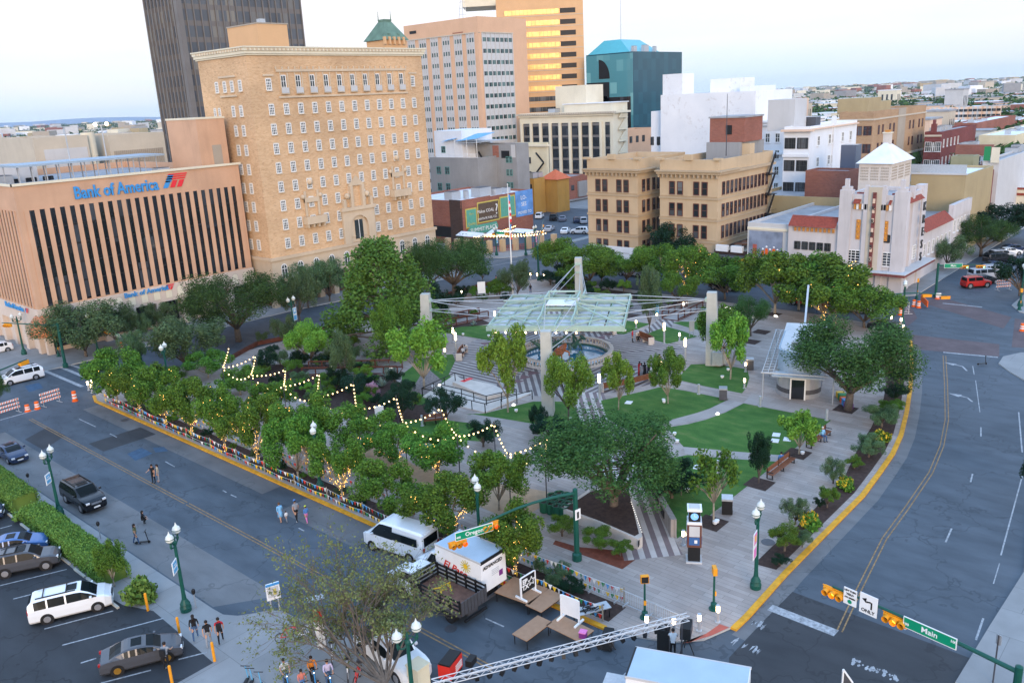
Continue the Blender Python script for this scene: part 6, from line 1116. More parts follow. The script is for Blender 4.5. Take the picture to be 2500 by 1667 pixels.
for x,y,wp,hp,kd_,lb in((890,1040,2.2,1.9,'pink','pink flowering shrub in the garden'),(520,850,1.8,1.3,'bright','bright low bush under the round tree'),(380,850,2.6,2.2,'dark','brown green bush behind the string lights'),(720,690,3,2.4,'grey','grey bush by the street side terrace'),(640,830,3.4,2.6,'grey','grey leafed bush at the bridge start'),(760,820,2.2,2.6,'grey','thin rust tinted bush by the bridge'),(870,960,2.2,1.0,'bright','low bright bush among agaves'),(640,990,3.4,2.4,'dark','dark garden bush below the bridge'),(760,1060,3.4,2.8,'dark','dark garden bush beside the pink one'),(1090,1190,4.4,3.6,'dark','big dark bush at the string light post'),(1390,1220,4.2,3.4,'dark','big dark bush in front of the ramp'),(150,870,3.4,2.8,'dark','dark bush at the first light swag'),(930,810,1.8,1.6,'grey','pale bush behind the bridge rail'),(120,680,2.2,1.8,'grey','bush by the street side wall'),(600,700,2.6,2,'dark','dark bush beside the terrace'),(330,900,2.6,2,'green','green bush in front of the long path'),(560,1000,2.6,2,'green','green bush under the third light swag'),(1000,800,2.4,2,'green','green bush behind the maple')):shrub(kd_,at(O4,S4,x,y),wp,hp,lb)
for x,y,wp,hp,kd_,lb in((1180,280,4.4,3,'dark','dense dark bush left of the far mast foot'),(1390,350,2.4,1.8,'green','green bush right of the far mast'),(1420,375,1.8,1.2,'bright','yellow green bush at the canopy far edge'),(1640,360,2.8,2.2,'bright','bright round bush in the far bed'),(1080,300,4,2.6,'dark','broad dark bush by the far walk'),(690,390,4,3,'green','leafy bush at the far lawn edge'),(510,400,2.4,2,'green','bush beside the white board'),(490,610,1.4,.9,'agave','agave at the lawn edge'),(560,260,2.6,2.4,'dark','dark bush by the far street lamp'),(840,290,3,2,'grey','grey bush at the flagpole foot'),(1520,360,3,2.4,'dark','dark bush in the far bed'),(1760,420,2,1.4,'dark','low dark bush by the gravel'),(1470,270,4,3,'dark','dense bush in the far border'),(1300,420,3,2,'dark','dark bush behind the canopy')):shrub(kd_,at(O5,S3,x,y),wp,hp,lb)
for i,(x,y)in enumerate(((760,940),(990,920),(950,980),(1030,905),(840,770),(985,880))):shrub('agave',at(O4,S4,x,y),2.4-.2*(i%3),1.3,ORD[i]+' blue green agave of the garden cluster by the bridge','agaves in the garden')
for x,y,wp,hp,lb in((1640,1215,5,2.6,'dark bush mass under the planter oak'),(1400,1110,5,3,'dark bush between oak and string lights'),(1340,1075,4,2.4,'bush at the end of the string lights'),(1180,1090,3.4,2.6,'dark bush by the second light post')):shrub('dark',G(x,y),wp,hp,lb)
def fill(poly,n,kinds,label,grp,s0,s1):
 P_=PX(poly);xs,ys=[p[0]for p in P_],[p[1]for p in P_];k=0
 while k<n:
  x,y=rnd.uniform(min(xs),max(xs)),rnd.uniform(min(ys),max(ys));c=False
  for(x0,y0),(x1,y1)in zip(P_,P_[1:]+P_[:1]):
   if(y0>y)!=(y1>y)and x<(x1-x0)*(y-y0)/(y1-y0)+x0:c=not c
  if c:w_=rnd.uniform(s0,s1);shrub(kinds[k%len(kinds)],Vector((x,y,0)),w_,w_*rnd.uniform(.55,.85),label,grp);k+=1
fill([(640,890),(905,890),(985,940),(1060,985),(1030,1045),(900,1020),(760,985),(600,930)],34,('dark','green','grey','hedge','dark','bright'),'low shrub among many in the garden behind the string lights','garden shrubs behind the string lights',1.2,2.8)
fill([(1450,800),(1480,760),(1420,740),(1440,700),(1680,735),(1600,760)],18,('dark','green','grey'),'low shrub among many in the far bed behind the canopy','shrubs in the far bed',1.2,2.6);fill([(1290,690),(1430,690),(1480,745),(1340,720)],16,('dark','green','dark'),'bush among many in the border by the far walk','bushes by the far walk',1.6,3.2);fill([(1090,730),(1240,690),(1260,720),(1150,780),(1060,800)],16,('green','grey','dark'),'bush among many between the street wall and the far lawn','bushes by the street wall',1.4,3.0);fill([(640,870),(900,800),(1040,770),(1050,800),(900,850),(700,900)],18,('grey','dark','green'),'bush among many along the terrace by the street wall','bushes along the terrace',1.2,2.6)
def hedge(name,label,p,q,w_,h):
 p,q=Vector(p),Vector(q);d=q-p;L=d.length;t=thing(name,label,'hedge',tuple(p),math.atan2(d.y,d.x));cs=[]
 g=np.random.default_rng(int(L*10));n=int(L*900);V=[]
 b=MB();b.box(.5,L-.5,-w_/2+.12,w_/2-.12,0,h-.12,'leaf_hedge');b.build('core',t)
 P=np.stack([g.uniform(0,L,n),g.uniform(-w_/2,w_/2,n),g.uniform(0,h,n)],1);f_=g.integers(0,4,n);P[f_<2,2]=h;P[f_==2,1]=-w_/2;P[f_==3,1]=w_/2;P+=g.normal(size=(n,3))*.07;P[:,2]+=.08*np.sin(P[:,0]*2.3);rnd_=np.abs(P[:,1])/(w_/2);P[:,2]-=np.clip(rnd_-.6,0,1)*.35*(P[:,2]/h)
 u=g.normal(size=(n,3));u/=np.linalg.norm(u,axis=1)[:,None];v=np.cross(u,g.normal(size=(n,3)));v/=np.linalg.norm(v,axis=1)[:,None];s=.075
 ob('leaves',leaf_mesh('leaves',np.stack([P-u*s,P+v*s*.7,P+u*s,P-v*s*.7],1).reshape(-1,3),'leaf_hedge'),t)
hedge('hedge','long clipped green hedge between the car park and pavement',at((0,1100),2.766,800,900),at((0,1100),2.766,235,455),1.9,1.35);hedge('hedge','far clipped hedge section beyond the dip',at((0,1100),2.766,190,400),at((0,1100),2.766,-120,170),2.1,1.45)
shrub('hedge',at((0,1100),2.766,950,1010),3.4,2.1,'rounded end bush separate from the hedge',name='clipped_bush');shrub('hedge',at((0,1100),2.766,205,455),2.6,1.6,'rounded bump between the two hedge sections',name='clipped_bush');tree('street',(775,915),620,190,'small tree growing out of the hedge with a pale trunk',0,(0,1100),2.766)
# ================================================================ vehicles
SPEC={'sedan':(4.7,.9,1.43,.92,1.15,.35,-1.05,-1.75,1.0,1.42,-1.38,.33),'minivan':(5.08,.98,1.78,1.08,1.65,.75,-2.25,-2.48,1.12,1.6,-1.45,.35),'suv':(4.6,.93,1.7,1.08,1.15,.4,-1.9,-2.2,1.1,1.4,-1.3,.37),'bigsuv':(5.4,1.0,1.92,1.22,1.35,.65,-2.45,-2.62,1.25,1.65,-1.45,.41),'hatch':(4.2,.88,1.52,.98,1.1,.4,-1.5,-1.95,1.0,1.3,-1.25,.33),'van':(6.0,1.03,2.55,1.35,2.15,1.2,-2.88,-2.95,1.4,2.0,-1.7,.38),'pickup':(5.8,1.0,1.9,1.2,1.35,.7,-.75,-1.0,1.15,1.85,-1.9,.41),'jeep':(4.3,.93,1.82,1.15,.75,.55,-1.95,-2.05,1.2,1.3,-1.5,.43)}
VP={}
def car_parts(kind,paint,rim='rim',lod=0):
 L,hw,h,hz,xh,xs,xr,xt,dz,wf,wr,R_=SPEC[kind];f,r=L/2,-L/2;z0=.22 if kind in('sedan','minivan','hatch')else .32;B,W=MB(),MB();zb=max(hz,dz)+.02
 rw=hw*(.8 if kind not in('van','jeep')else .88);rc=.06
 st=[(f,.72,z0+.32,z0+.34,.5),(f-.06,.86,hz-.22,hz-.2,.6),(f-.35,.96,hz-.1,hz-.04,.74),((f+xh)/2,1,hz-.03,hz+.02,.8),(xh,1,zb,zb+.02,.82),((xh+xs)/2,1,zb,(zb+h)/2+.05,.84),(xs,1,zb,h-.05,.8),(xs-.35,1,zb,h,.8)]
 n_p=1 if kind in('pickup','jeep')else 2;span=xs-.35-(xr+.15);pil=[]
 for k in range(n_p):xp=xs-.35-span*((k+.55)/(n_p+.25));pil+=[xp+.05,xp-.05];st+=[(xp+.05,1,zb,h+.01,.8),(xp-.05,1,zb,h+.01,.8)]
 st+=[(xr+.15,1,zb,h-.04,.8),(xr,1,zb,h-.1,.79)]
 if kind in('sedan','pickup'):st+=[((xr+xt)/2,.99,zb,(h+dz)/2,.8),(xt,.98,zb if kind=='sedan' else zb,dz+.02,.8)]
 else:st+=[(xt,.98,zb,(zb+h)/2 if kind!='van' else h-.5,.8)]
 if kind=='pickup':st+=[(xt-.02,.98,zb-.05,dz-.02,.9)]
 st+=[(r+.12,.95,dz-.08,dz-.03,.8),(r,.88,dz-.3,dz-.25,.75)]
 rings=[]
 for x,wf_,b_,t_,tw in st:
  y=hw*wf_;yt=hw*tw;t2=max(t_,b_+.01)
  rings.append([(x,-y*.9,z0),(x,-y,z0+.14),(x,-y*1.0,(z0+b_)/2+.1),(x,-y*.97,b_),(x,-yt-.02,b_+(t2-b_)*.86),(x,-yt+.1,t2),(x,yt-.1,t2),(x,yt+.02,b_+(t2-b_)*.86),(x,y*.97,b_),(x,y,(z0+b_)/2+.1),(x,y,z0+.14),(x,y*.9,z0)])
 def isglass(k,j):
  xa,xb=st[k][0],st[k+1][0];mid=(xa+xb)/2
  if j in(3,7)and kind=='van':return mid>xs-1.3 and mid<xh-.2
  if j in(3,7):return xr+.1<mid<xs-.02 and not any(abs(mid-(pil[i]+pil[i+1])/2)<.03 for i in range(0,len(pil),2))or(xs-.02<=mid<xh-.2)
  if j==5:return xs+.02<mid<xh+.01 or(kind!='pickup' and kind!='van' and xt-.01<mid<xr-.02)or(kind=='pickup' and xt<mid<xr)
  return False
 for k in range(len(st)-1):
  for j in range(12):
   q=[rings[k][j],rings[k][(j+1)%12],rings[k+1][(j+1)%12],rings[k+1][j]];m='black' if j==11 else paint
   (W.add(q,[(0,3,2,1)],'car_glass')if isglass(k,j)else B.add(q,[(0,3,2,1)],m))
 B.add(rings[0],[tuple(range(11,-1,-1))],paint);B.add(rings[-1],[tuple(range(12))],paint)
 for x in(wf,wr):
  for s in(-1,1):B.tube((x,s*(hw-.25),R_),(x,s*(hw+.012),R_),R_+.07,R_+.07,16,'black')
 if kind=='van':B.box(-2.5,.6,-hw-.015,-hw+.04,1.5,2.1,'car_glass');B.box(-2.5,.6,hw-.04,hw+.015,1.5,2.1,'car_glass');W.box(r+.0,r+.06,-.75,.75,1.5,2.15,'car_glass');B.box(-2.98,-2.9,-.9,.9,1.3,2.4,paint);W.box(-3.0,-2.98,-.75,.75,1.55,2.2,'car_glass')
 if kind=='pickup':B.box(r+.15,xt-.1,-hw+.12,hw-.12,dz-.02,dz+.03,'black')
 P=[('body',B.mesh('body'),None),('window',W.mesh('window'),None)]
 wm,rm=MB(),MB();wm.tube((0,-.11,0),(0,.11,0),R_,R_,18,'tyre')
 for s in(-1,1):rm.tube((0,s*.1,0),(0,s*.118,0),R_*.66,R_*.62,14,rim)
 for k in range(5):
  a=2*PI*k/5;[rm.obox((R_*.34*math.cos(a),s*.121,R_*.34*math.sin(a)),(R_*.58,.012,.05),0,rim,0,-a)for s in(-1,1)]
 P.append(('wheel',wm.mesh('wheel'),[(x,s*(hw-.1),R_)for x in(wf,wr)for s in(-1,1)],rm.mesh('rim')))
 if not lod:
  hl=MB();hl.obox((0,0,0),(.22,.3,.14),0,'lens');P.append(('headlight',hl.mesh('headlight'),[(f-.13,s*hw*.68,hz-.24)for s in(-1,1)]))
  tl=MB();tl.obox((0,0,0),(.14,.16,.34 if kind in('van','minivan','suv','bigsuv')else .16),0,'tail_red');P.append(('taillight',tl.mesh('taillight'),[(r+.06,s*hw*.78,dz-.12)for s in(-1,1)]))
  mr=MB();mr.obox((0,0,0),(.14,.2,.14),0,paint);P.append(('wing_mirror',mr.mesh('wing_mirror'),[(xh-.35,s*(hw+.1),zb+.1)for s in(-1,1)]))
  g=MB();g.box(f-.05,f+.02,-hw*.42,hw*.42,hz-.42,hz-.24,'chrome' if kind=='bigsuv' else 'black');g.box(f-.03,f+.03,-.26,.26,z0+.16,z0+.28,'sign_white');P.append(('grille',g.mesh('grille'),None))
  if kind in('minivan','suv','bigsuv'):
   g=MB();[g.box(xr+.3,xs-.3,s*hw*.66-.03,s*hw*.66+.03,h+.03,h+.09,'black')for s in(-1,1)];[g.box(x,x+.06,-hw*.66,hw*.66,h+.06,h+.1,'black')for x in(xs-.9,xr+.7)];P.append(('roof_rack',g.mesh('roof_rack'),None))
  if kind not in('pickup','van'):g=MB();g.box(xs-.85,xs-.25,-.42,.42,h+.012,h+.02,'car_glass');P.append(('sunroof',g.mesh('sunroof'),None))
 return P
def car(kind,paint,loc,rz,label,group=None,rim='rim',lod=0,name=None):
 k=(kind,paint,rim,lod)
 if k not in VP:VP[k]=car_parts(*k)
 t=thing(name or dict(sedan='parked_car',hatch='parked_car',bigsuv='suv',jeep='jeep').get(kind,kind),label,dict(sedan='car',hatch='car',bigsuv='suv',jeep='car',pickup='truck').get(kind,kind),tuple(loc),rz,group)
 for p in VP[k]:
  if p[2]is None:ob(p[0],p[1],t)
  else:
   for q in p[2]:
    w_=ob(p[0],p[1],t,q)
    if len(p)>3:ob('rim',p[3],w_)
 return t
def by_wheels(kind,paint,pr,pf,z,near,label,**kw):
 a,c=G(*pr,z),G(*pf,z);d=(c-a).normalized();s=SPEC[kind];nn=Vector((-d.y,d.x,0))*near;m=(a+c)/2+nn*(s[1]-.1)-d*((s[9]+s[10])/2);return car(kind,paint,(m.x,m.y,z),math.atan2(d.y,d.x),label,**kw)
LZ=.01
by_wheels('minivan','cp_white',(117.5,1521),(242,1490.5),LZ,1,'white minivan with black roof bars in the car park');by_wheels('sedan','cp_grey',(284.5,1648),(415.8,1613),LZ,1,'grey sedan with gold wheels beside the man in the car park',rim='rim_gold');by_wheels('suv','cp_grey',(15.5,1410),(114,1390),LZ,1,'grey suv with bright wheels cut by the picture edge');by_wheels('sedan','cp_blue',(-10,1368),(85,1350),LZ,1,'blue sedan behind the grey suv in the car park');by_wheels('hatch','cp_navy',(-110,1290),(-12,1272),LZ,1,'dark car nosing in at the picture edge by the far hedge')
car('bigsuv','cp_black',(24.75,73.4,RZ),-PI/2,'black suv with a sunroof parked at the pavement kerb');car('sedan','cp_navy',(24.7,90.3,RZ),-PI/2,'dark blue sedan parked behind the black suv on the street');by_wheels('minivan','cp_white',(86,927),(28.7,940.6),RZ,-1,'white minivan crossing at the far intersection');by_wheels('van','cp_white',(999,1372),(914.9,1343),RZ,-1,'white passenger van with dark windows parked at the yellow kerb')
car('hatch','cp_white',(*G(-8,860).xy,RZ),PI,'white car cut by the edge beyond the crossing')
p=G(958,1625,RZ);car('pickup','cp_white',(p.x+.2,p.y+.2,RZ),-PI/2-.12,'white pickup under the thin tree behind the globe lamp')
def boxtruck(name,label,loc,rz,L,W,H_,z0,cab=True):
 t=thing(name,label,'truck',tuple(loc),rz);boxes('cargo_box',t,[(-L/2,L/2,-W/2,W/2,z0,z0+H_,'white')]);boxes('roof',t,[(-L/2+.05,L/2-.05,-W/2+.05,W/2-.05,z0+H_,z0+H_+.04,'truck_roof')])
 boxes('edge_trim',t,[(-L/2-.03,L/2+.03,s*W/2-.04,s*W/2+.04,z0+H_-.08,z0+H_+.05,'lightgrey')for s in(-1,1)]+[(-L/2-.04,-L/2+.06,-W/2,W/2,z0+H_-.14,z0+H_+.05,'black')]);boxes('bumper',t,[(-L/2-.15,-L/2,-W/2,W/2,.45,.6,'steel_dark')])
 for s in(-1,1):boxes('taillight',t,[(-L/2-.02,-L/2+.02,s*(W/2-.25)-.08,s*(W/2-.25)+.08,z0-.25,z0-.08,'tail_red')])
 boxes('chassis',t,[(-L/2+.2,L/2+(1.8 if cab else 0),-.5,.5,.45,z0,'black')]);wm=MB();wm.tube((0,-.15,0),(0,.15,0),.45,.45,16,'tyre');wm.tube((0,-.16,0),(0,.16,0),.26,.26,12,'rim');me=wm.mesh('wheel')
 for x in(-L/2+1.1,L/2+1.0 if cab else L/2-1):[ob('wheel',me,t,(x,s*(W/2-.25),.45))for s in(-1,1)]
 if cab:
  c=MB();x=L/2+.1;vs=[(x,-1,.5),(x+2.1,-1,.5),(x+2.1,-.95,1.3),(x+1.3,-.92,1.45),(x+.75,-.85,2.2),(x,-.85,2.25)];vs+=[(a,-b_,z)for a,b_,z in vs];c.add(vs,[(5,4,3,2,1,0),(6,7,8,9,10,11)]+[(i,(i+1)%6,(i+1)%6+6,i+6)for i in range(6)],'cp_white');c.build('cab',t);g=MB();g.add([(x+1.28,-.8,1.5),(x+1.28,.8,1.5),(x+.8,.75,2.16),(x+.8,-.75,2.16)],[(0,1,2,3)],'car_glass');[g.add([(x+1.15,s*.945,1.42),(x+.68,s*.885,2.1),(x+.1,s*.87,2.1),(x+.1,s*.955,1.42)],[(0,1,2,3)],'car_glass')for s in(-1,1)];g.build('window',t)
 return t
ca,cb_,cd=G(1053,1347,3.1),G(1137,1393,3.1),G(1199,1366,3.1)
bt=boxtruck('box_truck','white box truck with a red and yellow sun logo parked at the yellow kerb',(35.6,cb_.y+1.95,RZ),PI/2,4.3,2.4,2.3,.95);L2=2.15
lettering('El Paso',.78,'red',bt,(.3,1.225,2.0),PI,.01,.012,1,-.1,.35);b=MB();[b.obox((-.75+.3*math.cos(a),1.215,2.55+.3*math.sin(a)),(.34,.012,.07),0,'mural_yellow',0,-a)for a in(2*PI*k/12 for k in range(12))];b.tube((-.75,1.2,2.55),(-.75,1.222,2.55),.17,n=12,m='yellow');b.build('logo',bt)
lettering('ADVANCED',.34,'frame_dark',bt,(-2.2,.1,2.75),-PI/2,.01,.008);boxes('logo',bt,[(-2.175,-2.15,-.85,-.5,1.55,1.95,'purple')]+[(-2.175,-2.15,-.5,.2,1.9+k*.12,1.94+k*.12,'lightgrey')for k in range(4)])
sp=G(1075,1545,RZ);s2=thing('stake_truck','old flatbed truck with black stake sides and a rusty empty bed','truck',(33.0,G(1110,1545,RZ).y+2.2,RZ),PI/2)
boxes('bed',s2,[(-2.3,2.3,-1.2,1.2,.95,1.08,'bed_rust'),(-2.32,2.32,-1.24,-1.2,.85,1.1,'steel_dark'),(-2.32,2.32,1.2,1.24,.85,1.1,'steel_dark')])
for s in(-1,1):boxes('stake_side',s2,[(-2.3,2.3,s*1.22-.02,s*1.22+.02,1.25+k*.3,1.39+k*.3,'black')for k in range(3)]+[(-2.3+k*.9,-2.2+k*.9,s*1.2-.05,s*1.2+.05,1.08,2.05,'black')for k in range(6)])
boxes('tailgate',s2,[(-2.36,-2.3,-1.2+k*.3,-.95+k*.3,.9,1.9,'steel_dark')for k in range(8)]);boxes('front_rack',s2,[(2.3,2.36,-1.2,1.2,1.1+k*.3,1.25+k*.3,'black')for k in range(4)]);boxes('chassis',s2,[(-2.2,4,-.45,.45,.5,.95,'steel_dark'),(-2.5,-2.35,-1.0,1.0,.45,.6,'black')]);b=MB();[b.obox((.4+rnd.uniform(-.6,.6),-.3+rnd.uniform(-.5,.5),1.12),(.7,.1,.05),rnd.uniform(0,3),'yellow')for _ in range(7)];b.build('yellow_strap',s2)
wm=MB();wm.tube((0,-.22,0),(0,.22,0),.45,.45,16,'tyre');me=wm.mesh('wheel');[ob('wheel',me,s2,(x,s*.95,.45))for x in(-1.2,3.5)for s in(-1,1)]
c=MB();x=2.5;vs=[(x,-1,.5),(x+2.6,-.95,.5),(x+2.6,-.9,1.25),(x+1.5,-.95,1.4),(x+1.0,-.85,2.05),(x,-.85,2.1)];vs+=[(a,-b_,z)for a,b_,z in vs];c.add(vs,[(5,4,3,2,1,0),(6,7,8,9,10,11)]+[(i,(i+1)%6,(i+1)%6+6,i+6)for i in range(6)],'cp_white');c.build('cab',s2);g=MB();g.add([(x+1.49,-.8,1.44),(x+1.49,.8,1.44),(x+1.05,.75,2.0),(x+1.05,-.75,2.0)],[(0,1,2,3)],'car_glass');[g.add([(x+1.3,s*.96,1.38),(x+.9,s*.89,1.95),(x+.1,s*.88,1.98),(x+.1,s*.98,1.38)],[(0,1,2,3)],'car_glass')for s in(-1,1)];g.build('window',s2)
q0,q1,q2=G(1555,1575,3.3),G(1835,1625,3.3),G(1530,1640,3.3);d=(q1-q0);e_=q2-q0;bx2=boxtruck('box_truck','large white box truck with a pale blue roof at the bottom edge',((q0.x+q1.x)/2+e_.x*.6,(q0.y+q1.y)/2+e_.y*.6,RZ),math.atan2(d.y,d.x),d.length,2.5,2.4,1.0,False)
boxes('lift_gate',bx2,[(-d.length/2-1.6,-d.length/2-.2,-1.1,1.1,1.5,1.6,'galv')])
for x,y,kd_,cl,rz,lb in((1318,533,'suv','cp_white',.5,'white suv in the back row of the far car park'),(1352,537,'bigsuv','cp_black',.6,'black suv in the back row of the far car park'),(1374,539,'sedan','cp_steel',.6,'dark grey sedan beside the black suv'),(1408,543,'hatch','cp_navy',.7,'dark car half behind the tan building'),(1424,545,'suv','cp_silver',.7,'silver suv against the tan building'),(1342,564,'sedan','cp_silver',.4,'pale car behind the patio lights'),(1381,569,'sedan','cp_white',.45,'white sedan in the front row of the far car park'),(1415,571,'suv','cp_white',2.0,'white suv seen from behind in the far car park')):car(kd_,cl,(*G(x,y).xy,.01),rz,lb,lod=1)
for i,(x,y,kd_,cl,lb)in enumerate(((2382,699,'jeep','cp_red','red boxy off road car, first in the angled row'),(2402,690,'sedan','cp_black','dark car half behind the red one'),(2405,680,'bigsuv','cp_silver','silver suv second in the angled row'),(2425,668,'suv','cp_silver','pale suv with lit front in the angled row'),(2430,655,'sedan','cp_navy','dark blue car in the angled row'),(2440,640,'bigsuv','cp_black','black suv in the angled row'),(2445,630,'suv','cp_silver','silver suv farther down the angled row'),(2462,621,'sedan','cp_white','white car near the end of the angled row'),(2475,614,'hatch','cp_navy','dark car last in the angled row'))):car(kd_,cl,(*G(x,y).xy,RZ),-.75,lb,lod=1)
for x,y,kd_,cl,rz,lb in((1972,743,'pickup','cp_red',PI/2+.05,'red pickup on the far street behind the lit trunks'),(2165,805,'sedan','cp_black',-PI/2,'black and white patrol car at the far crossing'),(2085,758,'sedan','cp_white',PI/2,'white car hidden behind far promenade trees'),(1545,672,'van','cp_silver',PI/2,'pale van glimpsed behind the far row trees'),(1455,665,'suv','cp_navy',PI/2,'dark suv glimpsed behind the far row trees'),(1770,705,'bigsuv','cp_black',PI/2,'dark vehicle by the orange equipment'),(1810,690,'suv','cp_grey',PI/2,'grey suv behind the far promenade trees')):car(kd_,cl,(*G(x,y).xy,RZ),rz,lb,lod=1)
# ================================================================ people (one skinned body each)
def skin_body(J,E,rad):
 me=bpy.data.meshes.new('body');me.from_pydata(J,E,[]);o=bpy.data.objects.new('body',me);col.objects.link(o)
 m=o.modifiers.new('skin','SKIN');m.use_smooth_shade=True
 for i,v in enumerate(me.skin_vertices[0].data):v.radius=(rad[i],rad[i]);v.use_root=i==0
 s=o.modifiers.new('sub','SUBSURF');s.levels=1
 bpy.context.view_layer.update();r=bpy.data.meshes.new_from_object(o.evaluated_get(bpy.context.evaluated_depsgraph_get()));bpy.data.objects.remove(o);return r
BODY={}
def body(pose,kid=False,dress=False):
 """joints in metres for a 1.75 m figure facing -y; legs, arms by pose"""
 p=dict(stand=(.0,.0,0,0,0),walk=(.3,-.3,.25,-.25,0),sit=(0,0,0,0,1),hold=(.02,-.05,.9,.9,0),reach=(.05,-.02,1.1,.2,0),crouch=(0,0,.6,.6,2))[pose]
 hip={0:.95,1:.47,2:.42}[p[4]];lean=-.12 if pose in('hold','crouch')else 0
 J=[(0,0,hip),(0,lean*.3,hip+.2),(0,lean*.7,hip+.42),(0,lean,hip+.52),(0,lean-.02,hip+.62),(0,lean-.03,hip+.72),(0,lean-.02,hip+.8)];R_=[.15,.13,.15,.09,.058,.092,.07];E=[(0,1),(1,2),(2,3),(3,4),(4,5),(5,6)]
 for s,sw in((-1,p[0]),(1,p[1])):
  k=len(J)
  if p[4]==0:J+=[(s*.1,0,hip-.05),(s*.11,-sw*.55,.5),(s*.11,-sw*.7+max(0,-sw)*.3,.09),(s*.12,-sw*.7+max(0,-sw)*.3-.17,.045)]
  elif p[4]==1:J+=[(s*.1,-.05,hip),(s*.12,-.48,hip+.02),(s*.12,-.5,.08),(s*.13,-.68,.05)]
  else:J+=[(s*.1,-.02,hip),(s*.16,-.38,hip+.06),(s*.14,-.1,.1),(s*.14,-.28,.05)]
  R_+=[.1,.066,.045,.045];E+=[(0,k),(k,k+1),(k+1,k+2),(k+2,k+3)]
 for s,a in((-1,p[2]),(1,p[3])):
  k=len(J);sh_=Vector((s*.2,lean*.9,hip+.48));el=sh_+Vector((s*.06,-.27*math.sin(a*.7),-.27*math.cos(a*.7)));ha=el+Vector((-s*.05*min(1,abs(a)),-.25*math.sin(a*1.4),-.25*math.cos(a*1.4)));d=(ha-el).normalized()
  J+=[tuple(sh_),tuple(el),tuple(ha),tuple(ha+d*.08)];R_+=[.062,.044,.032,.034];E+=[(2,k),(k,k+1),(k+1,k+2),(k+2,k+3)];side=Vector((0,1,0))if abs(d.y)<.7 else Vector((1,0,0))
  for f in range(5):
   q=(f-1.5)*.022;u=len(J);fl=(.07,.085,.08,.065,.05)[f];b0=ha+d*(.1 if f<4 else .05)+side*q;tip=b0+d*fl*.8+Vector((-s*.02,0,0));J+=[tuple(b0),tuple(tip)];R_+=[.010,.008];E+=[(k+3,u),(u,u+1)]
 return J,E,R_,hip
def person(loc,rz,label,top,bottom,pose='stand',h=1.72,hair='hair',long=False,skin='skin',shoes='c_black',sleeves=True,dress=False,group=None,extra=None,hat=None):
 k=pose
 if k not in BODY:J,E,R_,hip=body(pose);BODY[k]=(skin_body(J,E,R_),J,hip)
 me0,J,hip=BODY[k];me=me0.copy();me.materials.clear();[me.materials.append(MATS[m])for m in(top,bottom,skin,shoes)]
 jc=np.array(J);n=len(me.polygons);c=np.empty(n*3);me.polygons.foreach_get('center',c);c=c.reshape(-1,3);near=np.argmin(((c[:,None]-jc[None])**2).sum(2),1);mi=np.zeros(n,int)
 for i in range(n):
  j=near[i];z=c[i,2]
  if j in(4,5,6):mi[i]=2
  elif j<4:mi[i]=1 if z<hip+.04 and not dress else 0
  elif j<15:
   q=(j-7)%4;mi[i]=(3 if q==3 or(q==2 and z<.1)else(1 if(bottom!='bare' and not dress)else(0 if z>.55 else 2)))
  else:q=(j-15)%14;mi[i]=0 if q==0 or(q==1 and sleeves)else 2
 me.polygons.foreach_set('material_index',mi);me.update()
 t=thing('person',label,'person',tuple(loc),rz,group);t.scale=(h/1.75,)*3;ob('body',me,t)
 hd_=Vector(J[5]);hb=MB();hb.sph((hd_.x,hd_.y+.02,hd_.z+.035),.108,hair,10,7,1.05)
 if long:hb.tube((hd_.x,hd_.y+.06,hd_.z+.05),(hd_.x,hd_.y+.1,hd_.z-.3),.1,.06,8,hair)
 hb.build('hair',t,smooth=True);f=MB();f.octa((hd_.x,hd_.y-.1,hd_.z-.01),.022,skin);[f.octa((hd_.x+s*.035,hd_.y-.092,hd_.z+.02),.013,'black')for s in(-1,1)];f.box(hd_.x-.025,hd_.x+.025,hd_.y-.098,hd_.y-.088,hd_.z-.055,hd_.z-.045,'c_red');[f.octa((hd_.x+s*.095,hd_.y,hd_.z),.02,skin)for s in(-1,1)];f.build('face',t)
 if dress:s_=MB();s_.lathe([(.16,hip+.12),(.19,hip-.1),(.24,hip-.45 if dress==1 else .06),(.02,hip-.44 if dress==1 else .08)],12,top,(0,0,0),False);s_.build('skirt',t,smooth=True)
 if extra=='bag':q=MB();q.obox((0,.2,hip+.32),(.3,.16,.42),0,'c_black');q.build('backpack',t)
 if hat:q=MB();q.sph((hd_.x,hd_.y,hd_.z+.06),.115,hat,9,6);q.build('cap',t)
 return t
def face_to(a,c):d=Vector(c)-Vector(a);return math.atan2(d.y,d.x)+PI/2
toC=lambda p:face_to(p,(0,0,0));away=lambda p:toC(p)+PI
C1,c1=(0,1100),2.766;zr=RZ+.01
def pp(o,s,x,y,z=0.0):return at(o,s,x,y,z)
p=pp(A6,s6,772,1405,zr);person(p,-1.2,'man in black with his arm round a woman on the centre line','c_black','c_black','reach',1.8,sleeves=False);person(p+Vector((.42,-.1,0)),-2.0,'woman in a pale trouser suit hugging the man on the centre line','c_khaki','c_grey','reach',1.68,long=True,shoes='skin')
p=pp(C1,c1,925,628,zr);sc1=p;person(p,-2.3+PI,'woman in an olive top and jeans pushing a kick scooter','c_olive','c_jeans','walk',1.7,long=True,sleeves=False);p=pp(C1,c1,962,492,zr);person(p,1.2,'figure all in black crouching on the road','c_black','c_black','crouch',1.6,long=True)
K3,k3=(600,1150),3.033;fam='family walking away along the road'
